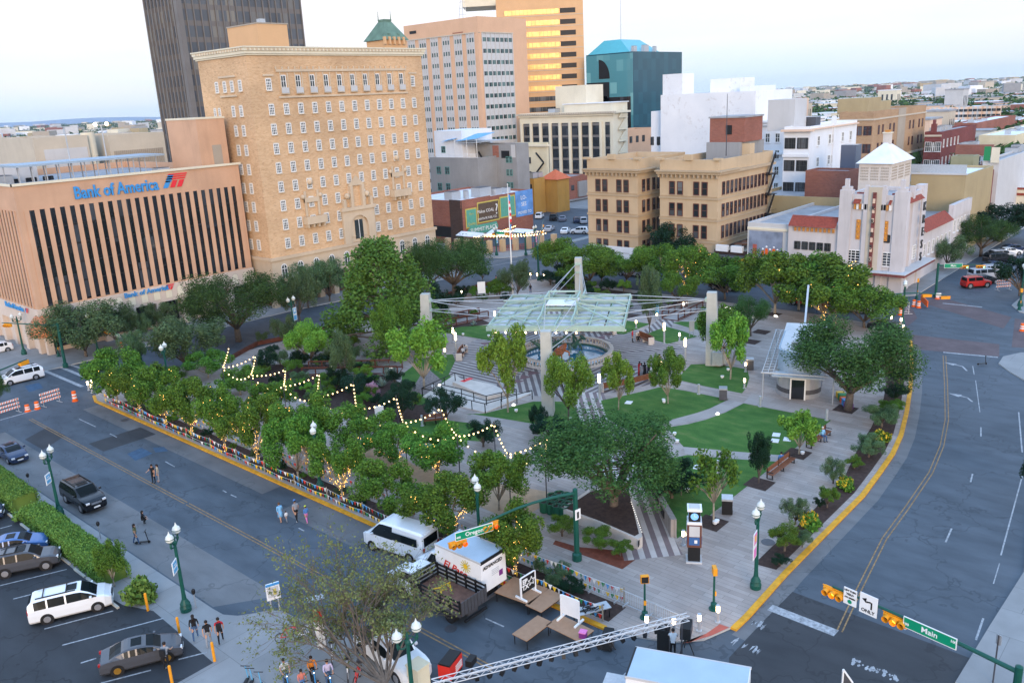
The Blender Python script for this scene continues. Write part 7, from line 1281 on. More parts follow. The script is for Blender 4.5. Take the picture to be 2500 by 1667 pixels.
for x,y,lb,tp,bt_,h,kw in((262,372,'woman in a blue off shoulder playsuit holding a toddler by the hand','c_sky','c_sky',1.66,dict(hair='hair_brown',dress=1,shoes='skin')),(306,374,'toddler in white between two adults','c_white','c_grey',.95,{}),(380,368,'man in a grey shirt, dark shorts and white shoes','c_grey','c_black',1.84,dict(shoes='c_white',sleeves=False,hat='c_denimblue')),(455,379,'girl in a blue top, pink shorts and lime cap','c_denimblue','c_pink',1.45,dict(hat='c_lime',shoes='skin'))):person(pp(K3,k3,x,y,zr),PI-.15,lb,tp,bt_,'walk',h,group=fam,**kw)
for x,y,lb,tp,bt_,kw in((1325,1272,'long haired woman in a black top and jeans on the pavement','c_black','c_jeans',dict(long=True,shoes='c_sky')),(1415,1312,'man in a black shirt and grey trousers walking on the pavement','c_black','c_grey',dict(sleeves=False,shoes='c_white')),(1495,1292,'man in a red shirt with a black backpack on the pavement','c_red','c_black',dict(sleeves=False,extra='bag'))):person(pp(C1,c1,x,y),2.6,lb,tp,bt_,'walk',1.74,**kw)
person(pp(C1,c1,1130,1475,.01),2.2,'man in a grey shirt and black trousers beside the grey sedan','c_grey','c_black','hold',1.78,shoes='c_pale',sleeves=False,extra='bag')
def scooter(loc,rz,label,m='bank_blue',light=False):
 t=thing('kick_scooter',label,'scooter',tuple(loc),rz,None);boxes('deck',t,[(-.1,.1,-.35,.5,.12,.17,'black')]);b=MB();b.tube((0,-.42,.1),(0,-.28,1.05),.035,n=8,m=m);b.build('stem',t);b=MB();b.tube((-.28,-.28,1.05),(.28,-.28,1.05),.025,n=6,m='black');b.build('handlebar',t)
 for y in(-.45,.5):b=MB();b.tube((-.03,y,.11),(.03,y,.11),.11,n=12,m='tyre');b.build('wheel',t)
 if light:b=MB();b.octa((0,-.36,.92),.05,'white_glow');b.build('lamp',t)
for hx,hy,h,lb,tp,bt_,kw,pose,slb in((690,1608,1.74,'man in a pale grey shirt and jeans gripping a blue scooter','c_pale','c_jeans',dict(sleeves=False),'hold','blue scooter held by the man in the pale grey shirt'),(733,1634,1.55,'woman in a coral shirt leaning over a scooter','c_coral','c_denimblue',dict(long=True),'hold','blue scooter under the woman in coral'),(757,1602,1.66,'woman in an orange shirt and black trousers behind a scooter','c_orange','c_black',{},'hold','blue scooter in front of the woman in orange'),(796,1610,1.76,'man in a lavender shirt and dark trousers with a blue scooter','c_lav','c_jeans',{},'hold','blue scooter of the man in lavender'),(776,1662,1.1,'dark haired child at the very bottom edge','c_black','c_jeans',{},'stand',None)):
 p=G(hx,hy,h*.95);p=Vector((p.x,p.y,0));rz=toC(p)+.15;person(p,rz,lb,tp,bt_,pose,h,**kw)
 if slb:d=Vector((math.sin(rz),-math.cos(rz),0));scooter(p+d*.3,rz,slb,'bank_blue',True)
scooter(sc1+Vector((.35,-.35,0)),-2.3+PI,'black kick scooter pushed by the woman in olive','black');scooter(G(2398,890),.8,'lone black scooter standing on the far corner pavement','black')
p=G(1643,1541,1.68);person((p.x,p.y,0),away(p),'crew man in a pale shirt working beside the loudspeakers','c_pale','c_black','hold',1.76,sleeves=False)
for x,y,lb,tp,dr,h in((507,992,'woman in a long red dress','c_red',2,1.68),(521,1001,'woman in a dark dress beside the red dress','c_grey',2,1.66),(548,1001,'woman in a black gown, third of the group','c_black',2,1.7),(576,1009,'tall figure in black in the middle of the group','c_black',0,1.86),(606,1012,'small girl in white in the group','c_white',1,1.4),(625,1016,'man in black at the end of the group','c_black',0,1.76)):person(pp(O6,S3,x,y),away(pp(O6,S3,x,y))+rnd.uniform(-1,1),lb+' by the curved bench',tp,'c_black','stand' if x%2 else 'hold',h,dress=dr,long=dr>0,group='dressed up group by the curved bench')
person(pp(O6,S3,660,935),2,'man in camouflage clothes behind the small lawn tree','c_olive','c_olive');person(pp(O6,S3,452,738),.5,'person in red standing at the bench by the canopy','c_red','c_black');person(pp(O6,S3,497,745),2.2,'person in black sitting on the far bench end','c_black','c_black','sit')
person(pp(O5,S3,1272,716),2.6,'man in white under the canopy edge','c_pale','c_grey','walk');person(pp(O5,S3,1316,718),2.9,'person in grey crouching under the canopy edge','c_grey','c_black','crouch');person(pp(O5,S3,1335,716),1,'child in grey under the canopy edge','c_grey','c_grey','walk',1.2);person(pp(O5,S3,1082,775),1.5,'person in black leaning at the pool rail','c_black','c_black','hold')
person(pp(O5,S3,927,370),2.3,'man in dark clothes on the far striped walk','c_black','c_jeans','walk');person(pp(O5,S3,665,300),1,'person in pink at the far street corner','c_coral','c_jeans','walk');person(pp(O5,S3,410,842),-1.2,'person in pale blue seated on the end on bench','c_pale','c_black','sit');person(pp(O5,S3,426,828),-1.2,'second person seated on the end on bench','c_grey','c_black','sit')
p=pp(O8,S3,1590,545);person(p,-.6,'old man in a pale blue shirt and jeans sitting on the promenade bench','c_sky','c_jeans','sit',1.78,'hair_grey');p=pp(O8,S3,1275,740);person(p,2.2,'person in a blue shirt sitting behind the promenade bench','c_denimblue','c_black','sit');person(pp(O6,S3,1360,940),1,'child in a pale top by the kiosk bin','c_pale','c_coral',h=1.3);person(pp((1780,580),5.6,1195,1045),1,'person in dark blue on the far promenade','c_jeans','c_jeans');person(pp(O6,S3,1175,385),1,'worker in a lime high visibility vest on the far street','c_lime','c_jeans')
for x,y,lb,tp,h in((608,622,'person in black in the trio on the far terrace','c_black',1.7),(628,634,'child in white in the trio on the far terrace','c_white',1.2),(652,616,'man in black in the trio on the far terrace','c_black',1.75),(795,605,'person in black under the big pine','c_black',1.7)):person(pp(O4,S4,x,y),rnd.uniform(0,6),lb,tp,'c_black',h=h)
# ================================================================ street furniture
def lamp_proto():
 P=[];b=MB();b.lathe([(.36,0),(.38,.3),(.3,.5),(.34,.55),(.16,.9),(.13,1.3),(.1,4.9),(.13,5.0),(.16,5.15),(.06,5.3)],14,'pole_green');P.append(('post',b.mesh('post'),None))
 b=MB();pr=[(0,5.0),(.25,4.85),(.48,4.95),(.6,5.25),(.62,5.45)]
 for s in(-1,1):b.path([(s*x,0,z)for x,z in pr],.045,6,'pole_green');b.lathe([(.03,-.5),(.09,-.3),(.05,-.1),(.16,0)],8,'pole_green',(s*.62,0,5.45));b.path([(s*.1,0,5.3),(s*.3,0,5.35),(s*.5,0,5.1)],.03,5,'pole_green')
 b.lathe([(.07,5.2),(.09,5.5),(.02,5.75)],8,'pole_green');P.append(('bracket',b.mesh('bracket'),None))
 b=MB();b.lathe([(.12,0),(.25,.12),(.28,.3),(.22,.46),(.12,.54),(.05,.66),(.01,.8)],12,'lamp_glass');b.lathe([(.285,.25),(.285,.29)],12,'pole_green',cap=False);P.append(('globe',b.mesh('globe'),[(s*.62,0,5.45)for s in(-1,1)]));return P
LP=lamp_proto()
def lamp(p,rz,label,banner=None,side=1):
 t=thing('street_lamp',label,'street lamp',tuple(p),rz,'green twin globe street lamps')
 for n_,me,q in LP:[ob(n_,me,t,l)for l in(q or[(0,0,0)])]
 if banner:
  b=MB();x0,x1=(.15*side,.95*side);x0,x1=min(x0,x1),max(x0,x1);h0=2.5 if banner!='small' else 3.2;h1=4.4 if banner!='small' else 4.1
  b.box(x0,x1,-.02,.02,h0,h1,'sign_white');m='c_pink' if banner=='pink' else 'sign_blue';b.box(x0+.1,x1-.1,-.03,-.021,h1-(h1-h0)*.45,h1-.1,m);b.box(x0+.1,x1-.1,.021,.03,h1-(h1-h0)*.45,h1-.1,m);[b.box(x0+.1,x1-.1,y0,y1,h0+.1,h0+(h1-h0)*.4,m)for y0,y1 in((-.03,-.021),(.021,.03))];b.box(x0+.25,x1-.25,-.04,-.031,h1-(h1-h0)*.35,h1-.25,'yellow' if banner=='pink' else 'sign_white');b.build('banner',t)
for x,y,o,s,rz,bn,sd_,lb in((405,436,C1,c1,.75,'small',-1,'globe lamp on the pavement behind the black suv'),(1258,1078,C1,c1,.75,'small',-1,'globe lamp on the pavement between two parking meters'),(1045,862,K1,k1,.2,'pink',-1,'globe lamp with a pink square banner on the plaza corner'),(430,890,A7,s7,.9,'pink',1,'globe lamp with a small banner in the kerb tree row'),(1610,1372,A7,s7,.9,'blue',1,'globe lamp with a tall blue banner beside the box truck'),(925,540,A6,s6,.8,None,1,'globe lamp rising out of the first kerb trees'),(155,692,(0,600),2.613,.2,None,1,'globe lamp at the bank corner by the dome awning'),(628,692,(0,600),2.613,.2,None,1,'globe lamp on the bank pavement by the orange barrel'),(375,442,O4,S4,.3,None,1,'globe lamp at the hotel shop front'),(345,640,O4,S4,.3,'blue',1,'globe lamp with a blue banner on the plaza side across from the hotel'),(1250,1078,(1000,440),5.88,.3,'blue',1,'globe lamp with a white banner in front of the patio'),(1810,1062,(1000,440),5.88,.3,'pink',1,'globe lamp with a round logo banner at the patio end'),(1065,1205,(1000,440),5.88,.3,None,1,'globe lamp across the junction from the patio'),(445,1450,(2100,460),4.355,.3,None,1,'globe lamp at the far crossing beside the bollards'),(300,1010,(2100,460),4.355,.3,None,1,'globe lamp in front of the tiled tower canopy'),(1700,1250,(2100,460),4.355,.3,None,1,'globe lamp at the picture edge in the side street')):lamp(at(o,s,x,y),rz,lb,bn,sd_)
p=G(992,1535,5.9);lamp((p.x,p.y,0),-.1,'globe lamp at the bottom edge in front of the white pickup')
def signal(t,p,rz,m='signal_red',horiz=True,on=0):
 s=ob('signal_head',None,t,tuple(p),rz);b=MB()
 if horiz:b.box(-.62,.62,-.12,.12,-.2,.2,'signal_yellow');b.box(-.7,.7,-.02,.02,.18,.24,'signal_yellow')
 else:b.box(-.2,.2,-.12,.12,-.62,.62,'signal_yellow')
 for k in(-1,0,1):
  c=(k*.4,-.12,0)if horiz else(0,-.12,-k*.4);b.tube(c,(c[0],c[1]-.26,c[2]-.03),.17,.18,12,'signal_yellow',False);b.tube((c[0],c[1]-.01,c[2]),(c[0],c[1]-.02,c[2]),.14,n=12,m=m if k==on else 'black')
 b.build('housing',s);return s
def mast(label,base,top_z,end,sigs,signs=(),curve=.0):
 base,end=Vector(base),Vector(end);t=thing('signal_mast',label,'traffic light',tuple(base));e_=end-base;b=MB();b.lathe([(.36,0),(.34,.5),(.2,.6),(.17,top_z+.3),(.05,top_z+.38)],12,'pole_green');b.build('pole',t)
 a0=Vector((0,0,top_z));pts=[a0.lerp(e_,k/8)+Vector((0,0,curve*math.sin(PI*k/8)))for k in range(9)];b=MB();b.path(pts,.12,8,'pole_green',.06);b.build('arm',t);az=math.atan2(e_.y,e_.x)
 P_=lambda u:pts[min(int(u*8),7)].lerp(pts[min(int(u*8),7)+1],u*8-min(int(u*8),7));
 for u,m,fl,on in sigs:signal(t,P_(u)+Vector((0,0,-.32)),az+(PI if fl else 0),m,True,on)
 for u,w_,h_,m,fl,rows in signs:
  s=ob('sign_plate',None,t,tuple(P_(u)+Vector((0,0,-.05))),az+(PI if fl else 0));b=MB();b.box(-w_/2,w_/2,-.2,-.16,-h_/2,h_/2,'sign_white');m and b.box(-w_/2+.04,w_/2-.04,-.205,-.2,-h_/2+.04,h_/2-.04,m);b.build('plate',s)
  for r_ in rows:
   if r_[0]=='<':q=MB();q.obox((-.02,-.21,.16),(.3,.01,.08),0,'black',0,-.2);q.obox((.17,-.21,.0),(.08,.01,.4),0,'black');q.add([(-.35,-.212,.26),(-.14,-.212,.08),(-.1,-.212,.36)],[(0,1,2)],'black');q.build('arrow',s)
   elif r_[0]=='o':q=MB();q.tube((r_[2],-.2,r_[3]),(r_[2],-.21,r_[3]),.12,n=12,m='signal_green' if 0 else 'sign_green');q.build('disc',s)
   else:lettering(r_[0],r_[1],r_[4],s,(r_[2],-.21,r_[3]),0,.004,.006)
 return t
gs=lambda txt,a,c:[(txt,.42,0,0,'sign_white'),(a,.2,-1.15,-.08,'sign_white'),(c,.2,1.15,.08,'sign_white')]
b0=at(O9,S9,1240,655);mast('green signal mast with a curved arm holding the Oregon street sign',b0,HT(b0,1203),G(1112,1318,HT(b0,1203)-.9),[(.985,'signal_red',1,1),(.73,'signal_red',1,1)],[(.86,2.75,.62,'sign_green',1,gs('Oregon','400','300'))],.55)
q=MB();q.box(-.25,.25,-.24,-.22,3.3,4.1,'sign_white');q.box(-.1,.1,-.25,-.241,3.4,3.9,'frame_dark');q.build('small_sign',[o for o in col.objects if o.name=='signal_mast'][0],None,-.2)
zz=6.1;b0=G(2487,1640,zz-.2);mast('green signal mast at the bottom corner holding the Main street sign',(b0.x,b0.y,0),zz-.2,G(2033,1431,zz),[(.985,'signal_amber',1,0),(.62,'signal_amber',1,0)],[(.88,.72,.95,None,1,[('LEFT TURN',.13,0,.34,'black'),('YIELD',.16,0,.14,'black'),('ON GREEN',.12,0,-.06,'black'),('o',0,0,-.28)]),(.77,.95,1.15,None,1,[('<',),('ONLY',.27,0,-.38,'black')]),(.43,2.6,.62,'sign_green',1,gs('Main','100','100'))],.1)
b0=at((0,600),2.613,905,760);mast('green signal mast at the junction by the bank with street sign',b0,HT(b0,842),G(237,797,HT(b0,842)+.3),[(.95,'black',1,0),(.72,'black',1,0)],[(.84,.8,.5,None,1,[]),(.45,1.8,.5,'sign_green',1,[('Oregon',.34,0,0,'sign_white')])],.3)
zz=5.8;b0=G(-40,920,zz);mast('green signal mast reaching in from the edge above the barricades',(b0.x,b0.y,0),zz,G(65,877,zz),[(.93,'black',1,0)]);b0=G(140,795,zz);mast('green signal mast in front of the bank dome awning',(b0.x,b0.y,0),zz,G(5,788,zz),[(.9,'black',1,0)])
b0=at((1000,440),5.88,1670,1074);mast('green signal mast at the patio corner with a street sign',b0,HT(b0,571),G(1205,568,HT(b0,571)+.2),[(.95,'black',1,0),(.55,'black',1,0)],[(.78,2,.6,'sign_green',1,[])],.1);b0=at(O5,S3,990,265);mast('green signal mast at the far plaza corner with an arm over the street',b0,6,(143,118,6.2),[(.8,'signal_amber',0,0),(.55,'signal_amber',0,0)],[(.68,2.2,.6,'sign_green',0,[])],.1)
X5,x5=(2100,460),4.355;b0=at(X5,x5,800,1150);mast('green signal mast at the tiled tower corner with green lit signals',b0,HT(b0,648),G(2400,646,HT(b0,648)),[(.58,'signal_green',0,1),(.95,'signal_green',0,1)],[(.33,2.6,.7,'sign_green',0,[('Main',.4,0,0,'sign_white')])]);b0=at(X5,x5,210,1300);mast('green signal mast by the far promenade with amber backs',b0,HT(b0,722),G(2312,722,HT(b0,722)-.2),[(.7,'black',1,0),(.98,'black',1,0)],[(.88,.7,.5,None,1,[])],.4)
def pedsig(x,y,o,s,lb,rz):
 p=at(o,s,x,y);t=thing('crossing_signal',lb,'traffic light',tuple(p),rz,'pedestrian crossing signals');b=MB();b.lathe([(.32,0),(.32,.08),(.2,.1),(.2,.45),(.08,.5),(.06,2.6)],10,'pole_green');b.build('post',t);boxes('signal_head',t,[(-.26,.26,-.14,.12,2.55,3.05,'signal_yellow'),(-.22,.22,-.16,-.141,2.59,3.01,'black')]);boxes('push_button',t,[(-.08,.08,-.14,-.05,1.0,1.3,'signal_yellow')])
pedsig(225,1085,K1,k1,'crossing signal with its dark face toward the barriers',-.8);pedsig(735,1020,K1,k1,'crossing signal seen from the side near the kerb corner',.7);pedsig(375,705,(0,600),2.613,'crossing signal at the bank corner',1);pedsig(600,1170,X5,x5,'crossing signal at the far tiled tower corner',.3);pedsig(1690,1290,X5,x5,'crossing signal at the far side street edge',.5)
for x,y,lb in((205,252,'parking meter beside the black suv lamp'),(680,590,'parking meter in the middle of the pavement kerb'),(1325,1062,'parking meter by the second pavement lamp')):t=thing('parking_meter',lb,'parking meter',tuple(at(C1,c1,x,y)),.6);b=MB();b.tube((0,0,0),(0,0,1.1),.035,n=6,m='steel');b.build('post',t);b=MB();b.lathe([(.08,1.1),(.13,1.2),(.13,1.4),(.03,1.5)],8,'black');b.build('head',t)
for x,y,h,lb in((1000,1078,1.3,'by the round clipped bush'),(1215,1245,1.3,'in the middle of the car park edge'),(1450,1418,1.3,'at the pavement corner behind the sedan'),(1165,1580,1.3,'at the bottom edge beside the sedan')):t=MB();t.lathe([(.09,0),(.09,h),(.03,h+.06)],8,'signal_yellow');tag(t.build('yellow_bollard',None,tuple(at(C1,c1,x,y))),'yellow steel bollard '+lb,'bollard','yellow bollards round the car park')
for k,(x,y)in enumerate(((85,452),(170,520),(252,580),(340,650),(440,745),(540,830),(625,890),(760,1035),(5,355))):p=at(C1,c1,x,y);b=MB();b.obox((0,0,.07),(.16,1.8,.14),0,'concrete');tag(b.build('wheel_stop',None,(p.x,p.y,.01)),'concrete wheel stop at the head of a parking bay','wheel stop','wheel stops along the hedge')
def barricade(x,y,o,s,rz,lb,w_=2.4):
 p=at(o,s,x,y,RZ);t=thing('barricade',lb,'barricade',tuple(p),rz)
 for z in(.5,.95,1.4):
  b=MB();b.box(-w_/2,w_/2,-.03,.03,z,z+.24,'sign_white');n=int(w_/.3)
  for k in range(n):x0=-w_/2+.04+k*w_/n;[b.add([(x0,yy,z),(x0+.13,yy,z),(x0+.25,yy,z+.24),(x0+.12,yy,z+.24)],[(0,1,2,3)],'orange')for yy in(-.034,.034)]
  b.build('rail',t)
 for x0 in(-w_/2+.25,w_/2-.25):boxes('leg',t,[(x0-.03,x0+.03,-.09,-.031,.06,1.7,'galv'),(x0-.04,x0+.04,-.6,.6,0,.06,'galv')])
barricade(330,1010,(0,600),2.613,.15,'striped barricade beside the orange drum at the junction');barricade(50,1080,(0,600),2.613,.15,'striped barricade cut by the picture edge',3.0);barricade(1520,1080,X5,x5,-.75,'striped barricade across the side street');barricade(495,1325,X5,x5,.6,'striped barricade by the far drums',1.6)
def drum(x,y,o,s,lb,h=1.0,name='traffic_drum'):b=MB();b.lathe([(.36,0),(.36,.08),(.28,.09),(.27,h*.3)],12,'orange');b.lathe([(.27,h*.3),(.265,h*.46)],12,'sign_white',cap=False);b.lathe([(.265,h*.46),(.255,h*.6)],12,'orange',cap=False);b.lathe([(.255,h*.6),(.25,h*.75)],12,'sign_white',cap=False);b.lathe([(.25,h*.75),(.24,h),(.05,h+.05)],12,'orange');return tag(b.build(name,None,tuple(at(o,s,x,y,RZ))),lb,'barrel','orange and white traffic drums')
for q in((480,990,(0,600),2.613,'orange drum topped by an orange panel at the junction',1.25),(240,1040,(0,600),2.613,'slim striped marker between the barricades, the taller',.9),(178,1055,(0,600),2.613,'slim striped marker between the barricades, the shorter',.8),(780,660,(0,600),2.613,'striped drum on the bank pavement by the tree',1.1),(570,1255,X5,x5,'striped drum before the orange panel at the tiled corner',1.0),(620,1268,X5,x5,'second striped drum before the orange panel',1.0),(425,1345,X5,x5,'plain orange drum behind the far barricade',1.0),(820,1175,X5,x5,'striped drum under the far signal arm',.8),(1720,1515,X5,x5,'striped drum at the picture edge on brick paving',1.0),(1320,770,X5,x5,'striped drum in the dark side street',1.0)):drum(*q)
t=thing('orange_panel','tall orange construction panel behind the far drums','barrier',tuple(at(X5,x5,680,1235)),.5);boxes('panel',t,[(-2,2,-.06,.06,.1,1.0,'orange')]);boxes('stripe',t,[(-1.6+k*.5,-1.35+k*.5,-.07,-.061,.75,.95,'sign_white')for k in range(6)])
stk=MB();stk.box(-.035,.035,-.035,.035,0,1.25,'bark_pale');stm=stk.mesh('stake');cols=('red','yellow','bank_blue','sign_white','green_flag');FL={}
for m in cols:b=MB();b.add([(-.14,0,0),(.14,0,0),(0,0,-.38)],[(0,1,2)],m);b.add([(-.14,.012,0),(.14,.012,0),(0,.012,-.38)],[(2,1,0)],m);FL[m]=b.mesh('pennant')
def run(x,ys,lb):
 for i,y in enumerate(ys):tag(ob('stake',stm,None,(x,y,0)),'thin pale wooden stake holding the pennants %s'%lb,'stake','stakes holding pennants '+lb)
 for i,(a,c)in enumerate(zip(ys,ys[1:])):
  for z0,rw in((1.15,'upper'),(.55,'lower')):
   t=thing('pennant_string','%s pennant row %s, %s span from the barrier end'%(rw,lb,ORD[i]),'bunting',(x,(a+c)/2,0),PI/2,'pennant strings '+lb);L=a-c if a>c else c-a;pt=lambda u:(u*L/2,.04,z0-.16*(1-u*u));b=MB();b.path([pt(-1+k/4)for k in range(9)],.012,4,'sign_white');b.build('cord',t);n=int(L/.36)
   for k in range(n):u=-1+(k+.5)*2/n;ob('pennant',FL[cols[(k*2+i*3+(rw=='upper'))%5 if rnd.random()>.3 else rnd.randrange(5)]],t,tuple(Vector(pt(u))+Vector((0,-.02,-.01))),rnd.uniform(-.5,.5))
run(37.75,[27.5+k*4.75 for k in range(16)],'beside the yellow kerb');run(40.15,[27.5+k*5.1 for k in range(14)],'on the walkway side')
def fest(name,label,p,q,sag,n,grp,r=.078,m='bulb_on'):
 p,q=Vector(p),Vector(q);o=(p+q)/2;t=thing(name,label,'string lights',tuple(o),0,grp);P_=lambda u:p.lerp(q,u)-o-Vector((0,0,sag*4*u*(1-u)));b=MB();b.path([P_(k/10)for k in range(11)],.015,4,'black');b.build('cable',t)
 if m not in FL:c=MB();c.sph((0,0,0),1,m,6,4);FL[m]=c.mesh('bulb')
 for k in range(n):s_=ob('bulb',FL[m],t,tuple(P_((k+.5)/n)-Vector((0,0,.1))));s_.scale=(r,)*3
fp=[(558,845,542,895),(623,866,611,913),(696,900,691,940),(779,910,770,966),(862,933,870,996),(967,967,985,1029),(1076,993,1116,1061),(1205,1031,1240,1105),(1335,1065,1330,1100)];ft=[]
for i,(x,y,x2,y2)in enumerate(fp):
 z=4.2;a=G(x,y,z);a.z=0
 c=G(x2,y2,z);c.z=0;ft.append((a,c))
 for j,q in enumerate((a,c)):b=MB();b.tube((0,0,0),(0,0,z+.1),.05,n=6,m='steel_dark');tag(b.build('light_post',None,tuple(q)),'slim dark post carrying the festoon lights, %s of the %s row'%(ORD[i],('lawn side','tree side')[j]),'post','festoon light posts')
z=4.15
for i in range(9):
 a,c=ft[i];fest('festoon','%s cross strand of warm bulbs from the bank end'%ORD[i],a+Vector((0,0,z)),c+Vector((0,0,z)),.25,8,'warm bulb strings over the path')
 if i<8:a2,c2=ft[i+1];fest('festoon','%s long swag of warm bulbs from the bank end'%ORD[i],c+Vector((0,0,z)),c2+Vector((0,0,z)),.9,7,'warm bulb strings over the path');fest('festoon','%s diagonal swag of warm bulbs from the bank end'%ORD[i],c+Vector((0,0,z)),a2+Vector((0,0,z)),.3,8,'warm bulb strings over the path')
for i,(u,v)in enumerate((((990,590),(1255,560)),((1150,578),(1260,550)),((1160,575),(1330,570)),((1255,553),(1330,562)),((1210,580),(1335,568)))):fest('festoon','%s string of patio bulbs over the corner cafe'%ORD[i],G(1155+i*12,578-i,4.2),G(*v,4.6),.3,20,'bulb strings over the cafe patio',.13)
def table(px,lb,z=.76):
 q=[G(O9[0]+x/S9,O9[1]+y/S9,z-.1)for x,y in px];c=sum(q,Vector())/4;d=q[1]-q[0];L,W=d.length,(q[2]-q[1]).length;t=thing('folding_table',lb,'table',(c.x,c.y,RZ),math.atan2(d.y,d.x),'brown folding tables');boxes('tabletop',t,[(-L/2,L/2,-W/2,W/2,z-.05,z,'table_top')]);boxes('apron',t,[(-L/2+.04,L/2-.04,s*(W/2-.05)-.01,s*(W/2-.05)+.01,z-.14,z-.051,'black')for s in(-1,1)])
 for x in(-L/2+.12,L/2-.12):
  for y in(-W/2+.08,W/2-.08):boxes('leg',t,[(x-.02,x+.02,y-.02,y+.02,0,z-.05,'black')])
for px,lb in(([(638,890),(780,775),(1030,865),(860,985)][:4],'large brown folding table under the black star sign'),([(862,985),(1035,865),(1145,920),(965,1038)],'brown folding table joined beside the star sign table'),([(755,1200),(945,1062),(1055,1110),(875,1255)],'brown folding table standing apart in front'),([(1000,1160),(1110,1080),(1410,1135),(1230,1250)],'brown folding table under the blank white board')):table(px,lb)
def board(name,lb,x,y,rz,m,w_=1.25,h=1.5):
 p=at(O9,S9,x,y,.64);t=thing(name,lb,'sign',tuple(p),rz);boxes('panel',t,[(-w_/2,w_/2,-.03,.03,.35,h,m)]);boxes('frame',t,[(s*(w_/2+.05)-.05,s*(w_/2+.05)+.05,-.05,.05,.1,h+.02,'white')for s in(-1,1)]+[(-w_/2,w_/2,-.04,.04,h,h+.06,'white')])
 for s in(-1,1):boxes('foot',t,[(s*(w_/2+.05)-.06,s*(w_/2+.05)+.06,-.5,.5,0,.1,'white')])
 return t
t=board('event_sign','black sign with white letters and a star on the tables',880,915,-.05,'black');lettering('EP',.46,'sign_white',t,(-.3,-.04,1.14),0,.006,.02);lettering('TX',.46,'sign_white',t,(-.28,-.04,.73),0,.006,.02)
b=MB();sp_=[((.34 if k%2==0 else .14)*math.sin(k*PI/5),(.34 if k%2==0 else .14)*math.cos(k*PI/5))for k in range(10)]
for k in range(10):a_,c_=sp_[k],sp_[(k+1)%10];b.beam((.3+a_[0],-.045,.95+a_[1]),(.3+c_[0],-.045,.95+c_[1]),.012,.05,'sign_white')
b.build('star',t);board('white_board','blank white stand up board seen from behind on the lower tables',1190,1105,-1.5,'white',1.2,1.6)
p=at(O9,S9,1285,1225,.64);t=thing('ice_bucket','small purple crate on the table by the truss','crate',tuple(p),.3);boxes('body',t,[(-.2,.2,-.2,.2,0,.35,'purple')]);boxes('rim',t,[(-.22,.22,-.22,.22,.35,.4,'c_pink')])
t=thing('equipment_table','low grey table tangled with black cables at the kerb','table',tuple(at(O9,S9,1350,1090)),-.5);boxes('tabletop',t,[(-1.2,1.2,-.4,.4,.7,.75,'galv')]);[boxes('leg',t,[(x-.03,x+.03,y-.03,y+.03,0,.7,'black')])for x in(-1.1,1.1)for y in(-.3,.3)];b=MB();pts=[Vector((rnd.uniform(-1.1,1.1),rnd.uniform(-.4,.4),.78+rnd.uniform(0,.2)))for _ in range(14)];b.path(pts,.03,5,'black');b.build('cable',t)
def barrier(a,c,lb):
 a,c=Vector(a),Vector(c);d=c-a;L=d.length;t=thing('crowd_barrier',lb,'barrier',tuple(a),math.atan2(d.y,d.x),'grey steel crowd barriers');b=MB();b.path([(0,0,.15),(0,0,1.1),(L,0,1.1),(L,0,.15),(0,0,.15)],.022,5,'galv');b.build('frame',t);b=MB();[b.tube((k*L/18,0,.15),(k*L/18,0,1.1),.01,n=4,m='galv')for k in range(1,18)];b.build('bar',t)['kind']='stuff'
 for x in(.3,L-.3):boxes('foot',t,[(x-.03,x+.03,-.3,.3,0,.15,'galv')])
bp_=[at(O9,S9,*q)for q in((1315,880),(1570,985),(1820,1095),(2080,1215))]
for i in range(3):barrier(bp_[i],bp_[i+1]-(bp_[i+1]-bp_[i]).normalized()*.1,ORD[i]+' steel barrier panel counted from the bunting end')
ta,tb2=G(1055,1668,3.2),G(1680,1505,3.2);d=tb2-ta;L=d.length;t=thing('lighting_truss','long silvery lattice truss hung with black stage lights','truss',tuple(ta),math.atan2(d.y,d.x));b=MB()
for y in(-.16,.16):
 for z in(-.16,.16):b.tube((0,y,z),(L,y,z),.028,n=6,m='galv')
n=int(L/.36)
for k in range(n):
 x0,x1=k*L/n,(k+1)*L/n
 for(y0,z0,y1,z1)in((-.16,-.16,-.16,.16),(.16,-.16,.16,.16),(-.16,.16,.16,.16),(-.16,-.16,.16,-.16)):b.tube((x0,y0,z0)if k%2 else(x0,y1,z1),(x1,y1,z1)if k%2 else(x1,y0,z0),.016,n=4,m='galv')
b.build('lattice',t)
for x in(.3,L-.4):l_=MB();l_.tube((x,0,-3.3),(x,0,-.16),.06,n=6,m='steel_dark');[l_.beam((x,0,-3.27),(x+.6*math.cos(a),.6*math.sin(a),-3.27),.06,.06,'steel_dark')for a in(.5,2.6,4.7)];l_.build('stand',t)
for k in range(17):x=L*(.16+k*.047);b=MB();b.obox((x,.02,-.38-.04*(k%3)),(.2,.22,.3),k*.4,'black',.4);b.tube((x,0,-.3),(x,0,-.14),.02,n=5,m='black');b.build('stage_light',t)
def spk(x,y,o,s,lb,sz,z=0.0,rz=.4):p=at(o,s,x,y,0);t=thing('loudspeaker',lb,'speaker',(p.x,p.y,RZ),rz);w_,d_,h_=sz;boxes('cabinet',t,[(-w_/2,w_/2,-d_/2,d_/2,z+.1,z+h_,'black_matte')]);boxes('grille',t,[(-w_/2+.05,w_/2-.05,-d_/2-.02,-d_/2,z+.15,z+h_-.05,'steel_dark')]);b=MB();[b.tube((0,0,max(z,.35)+.1),(.5*math.cos(a),.5*math.sin(a),0),.03,n=5,m='black')for a in(.3,2.4,4.5)];b.build('stand',t)
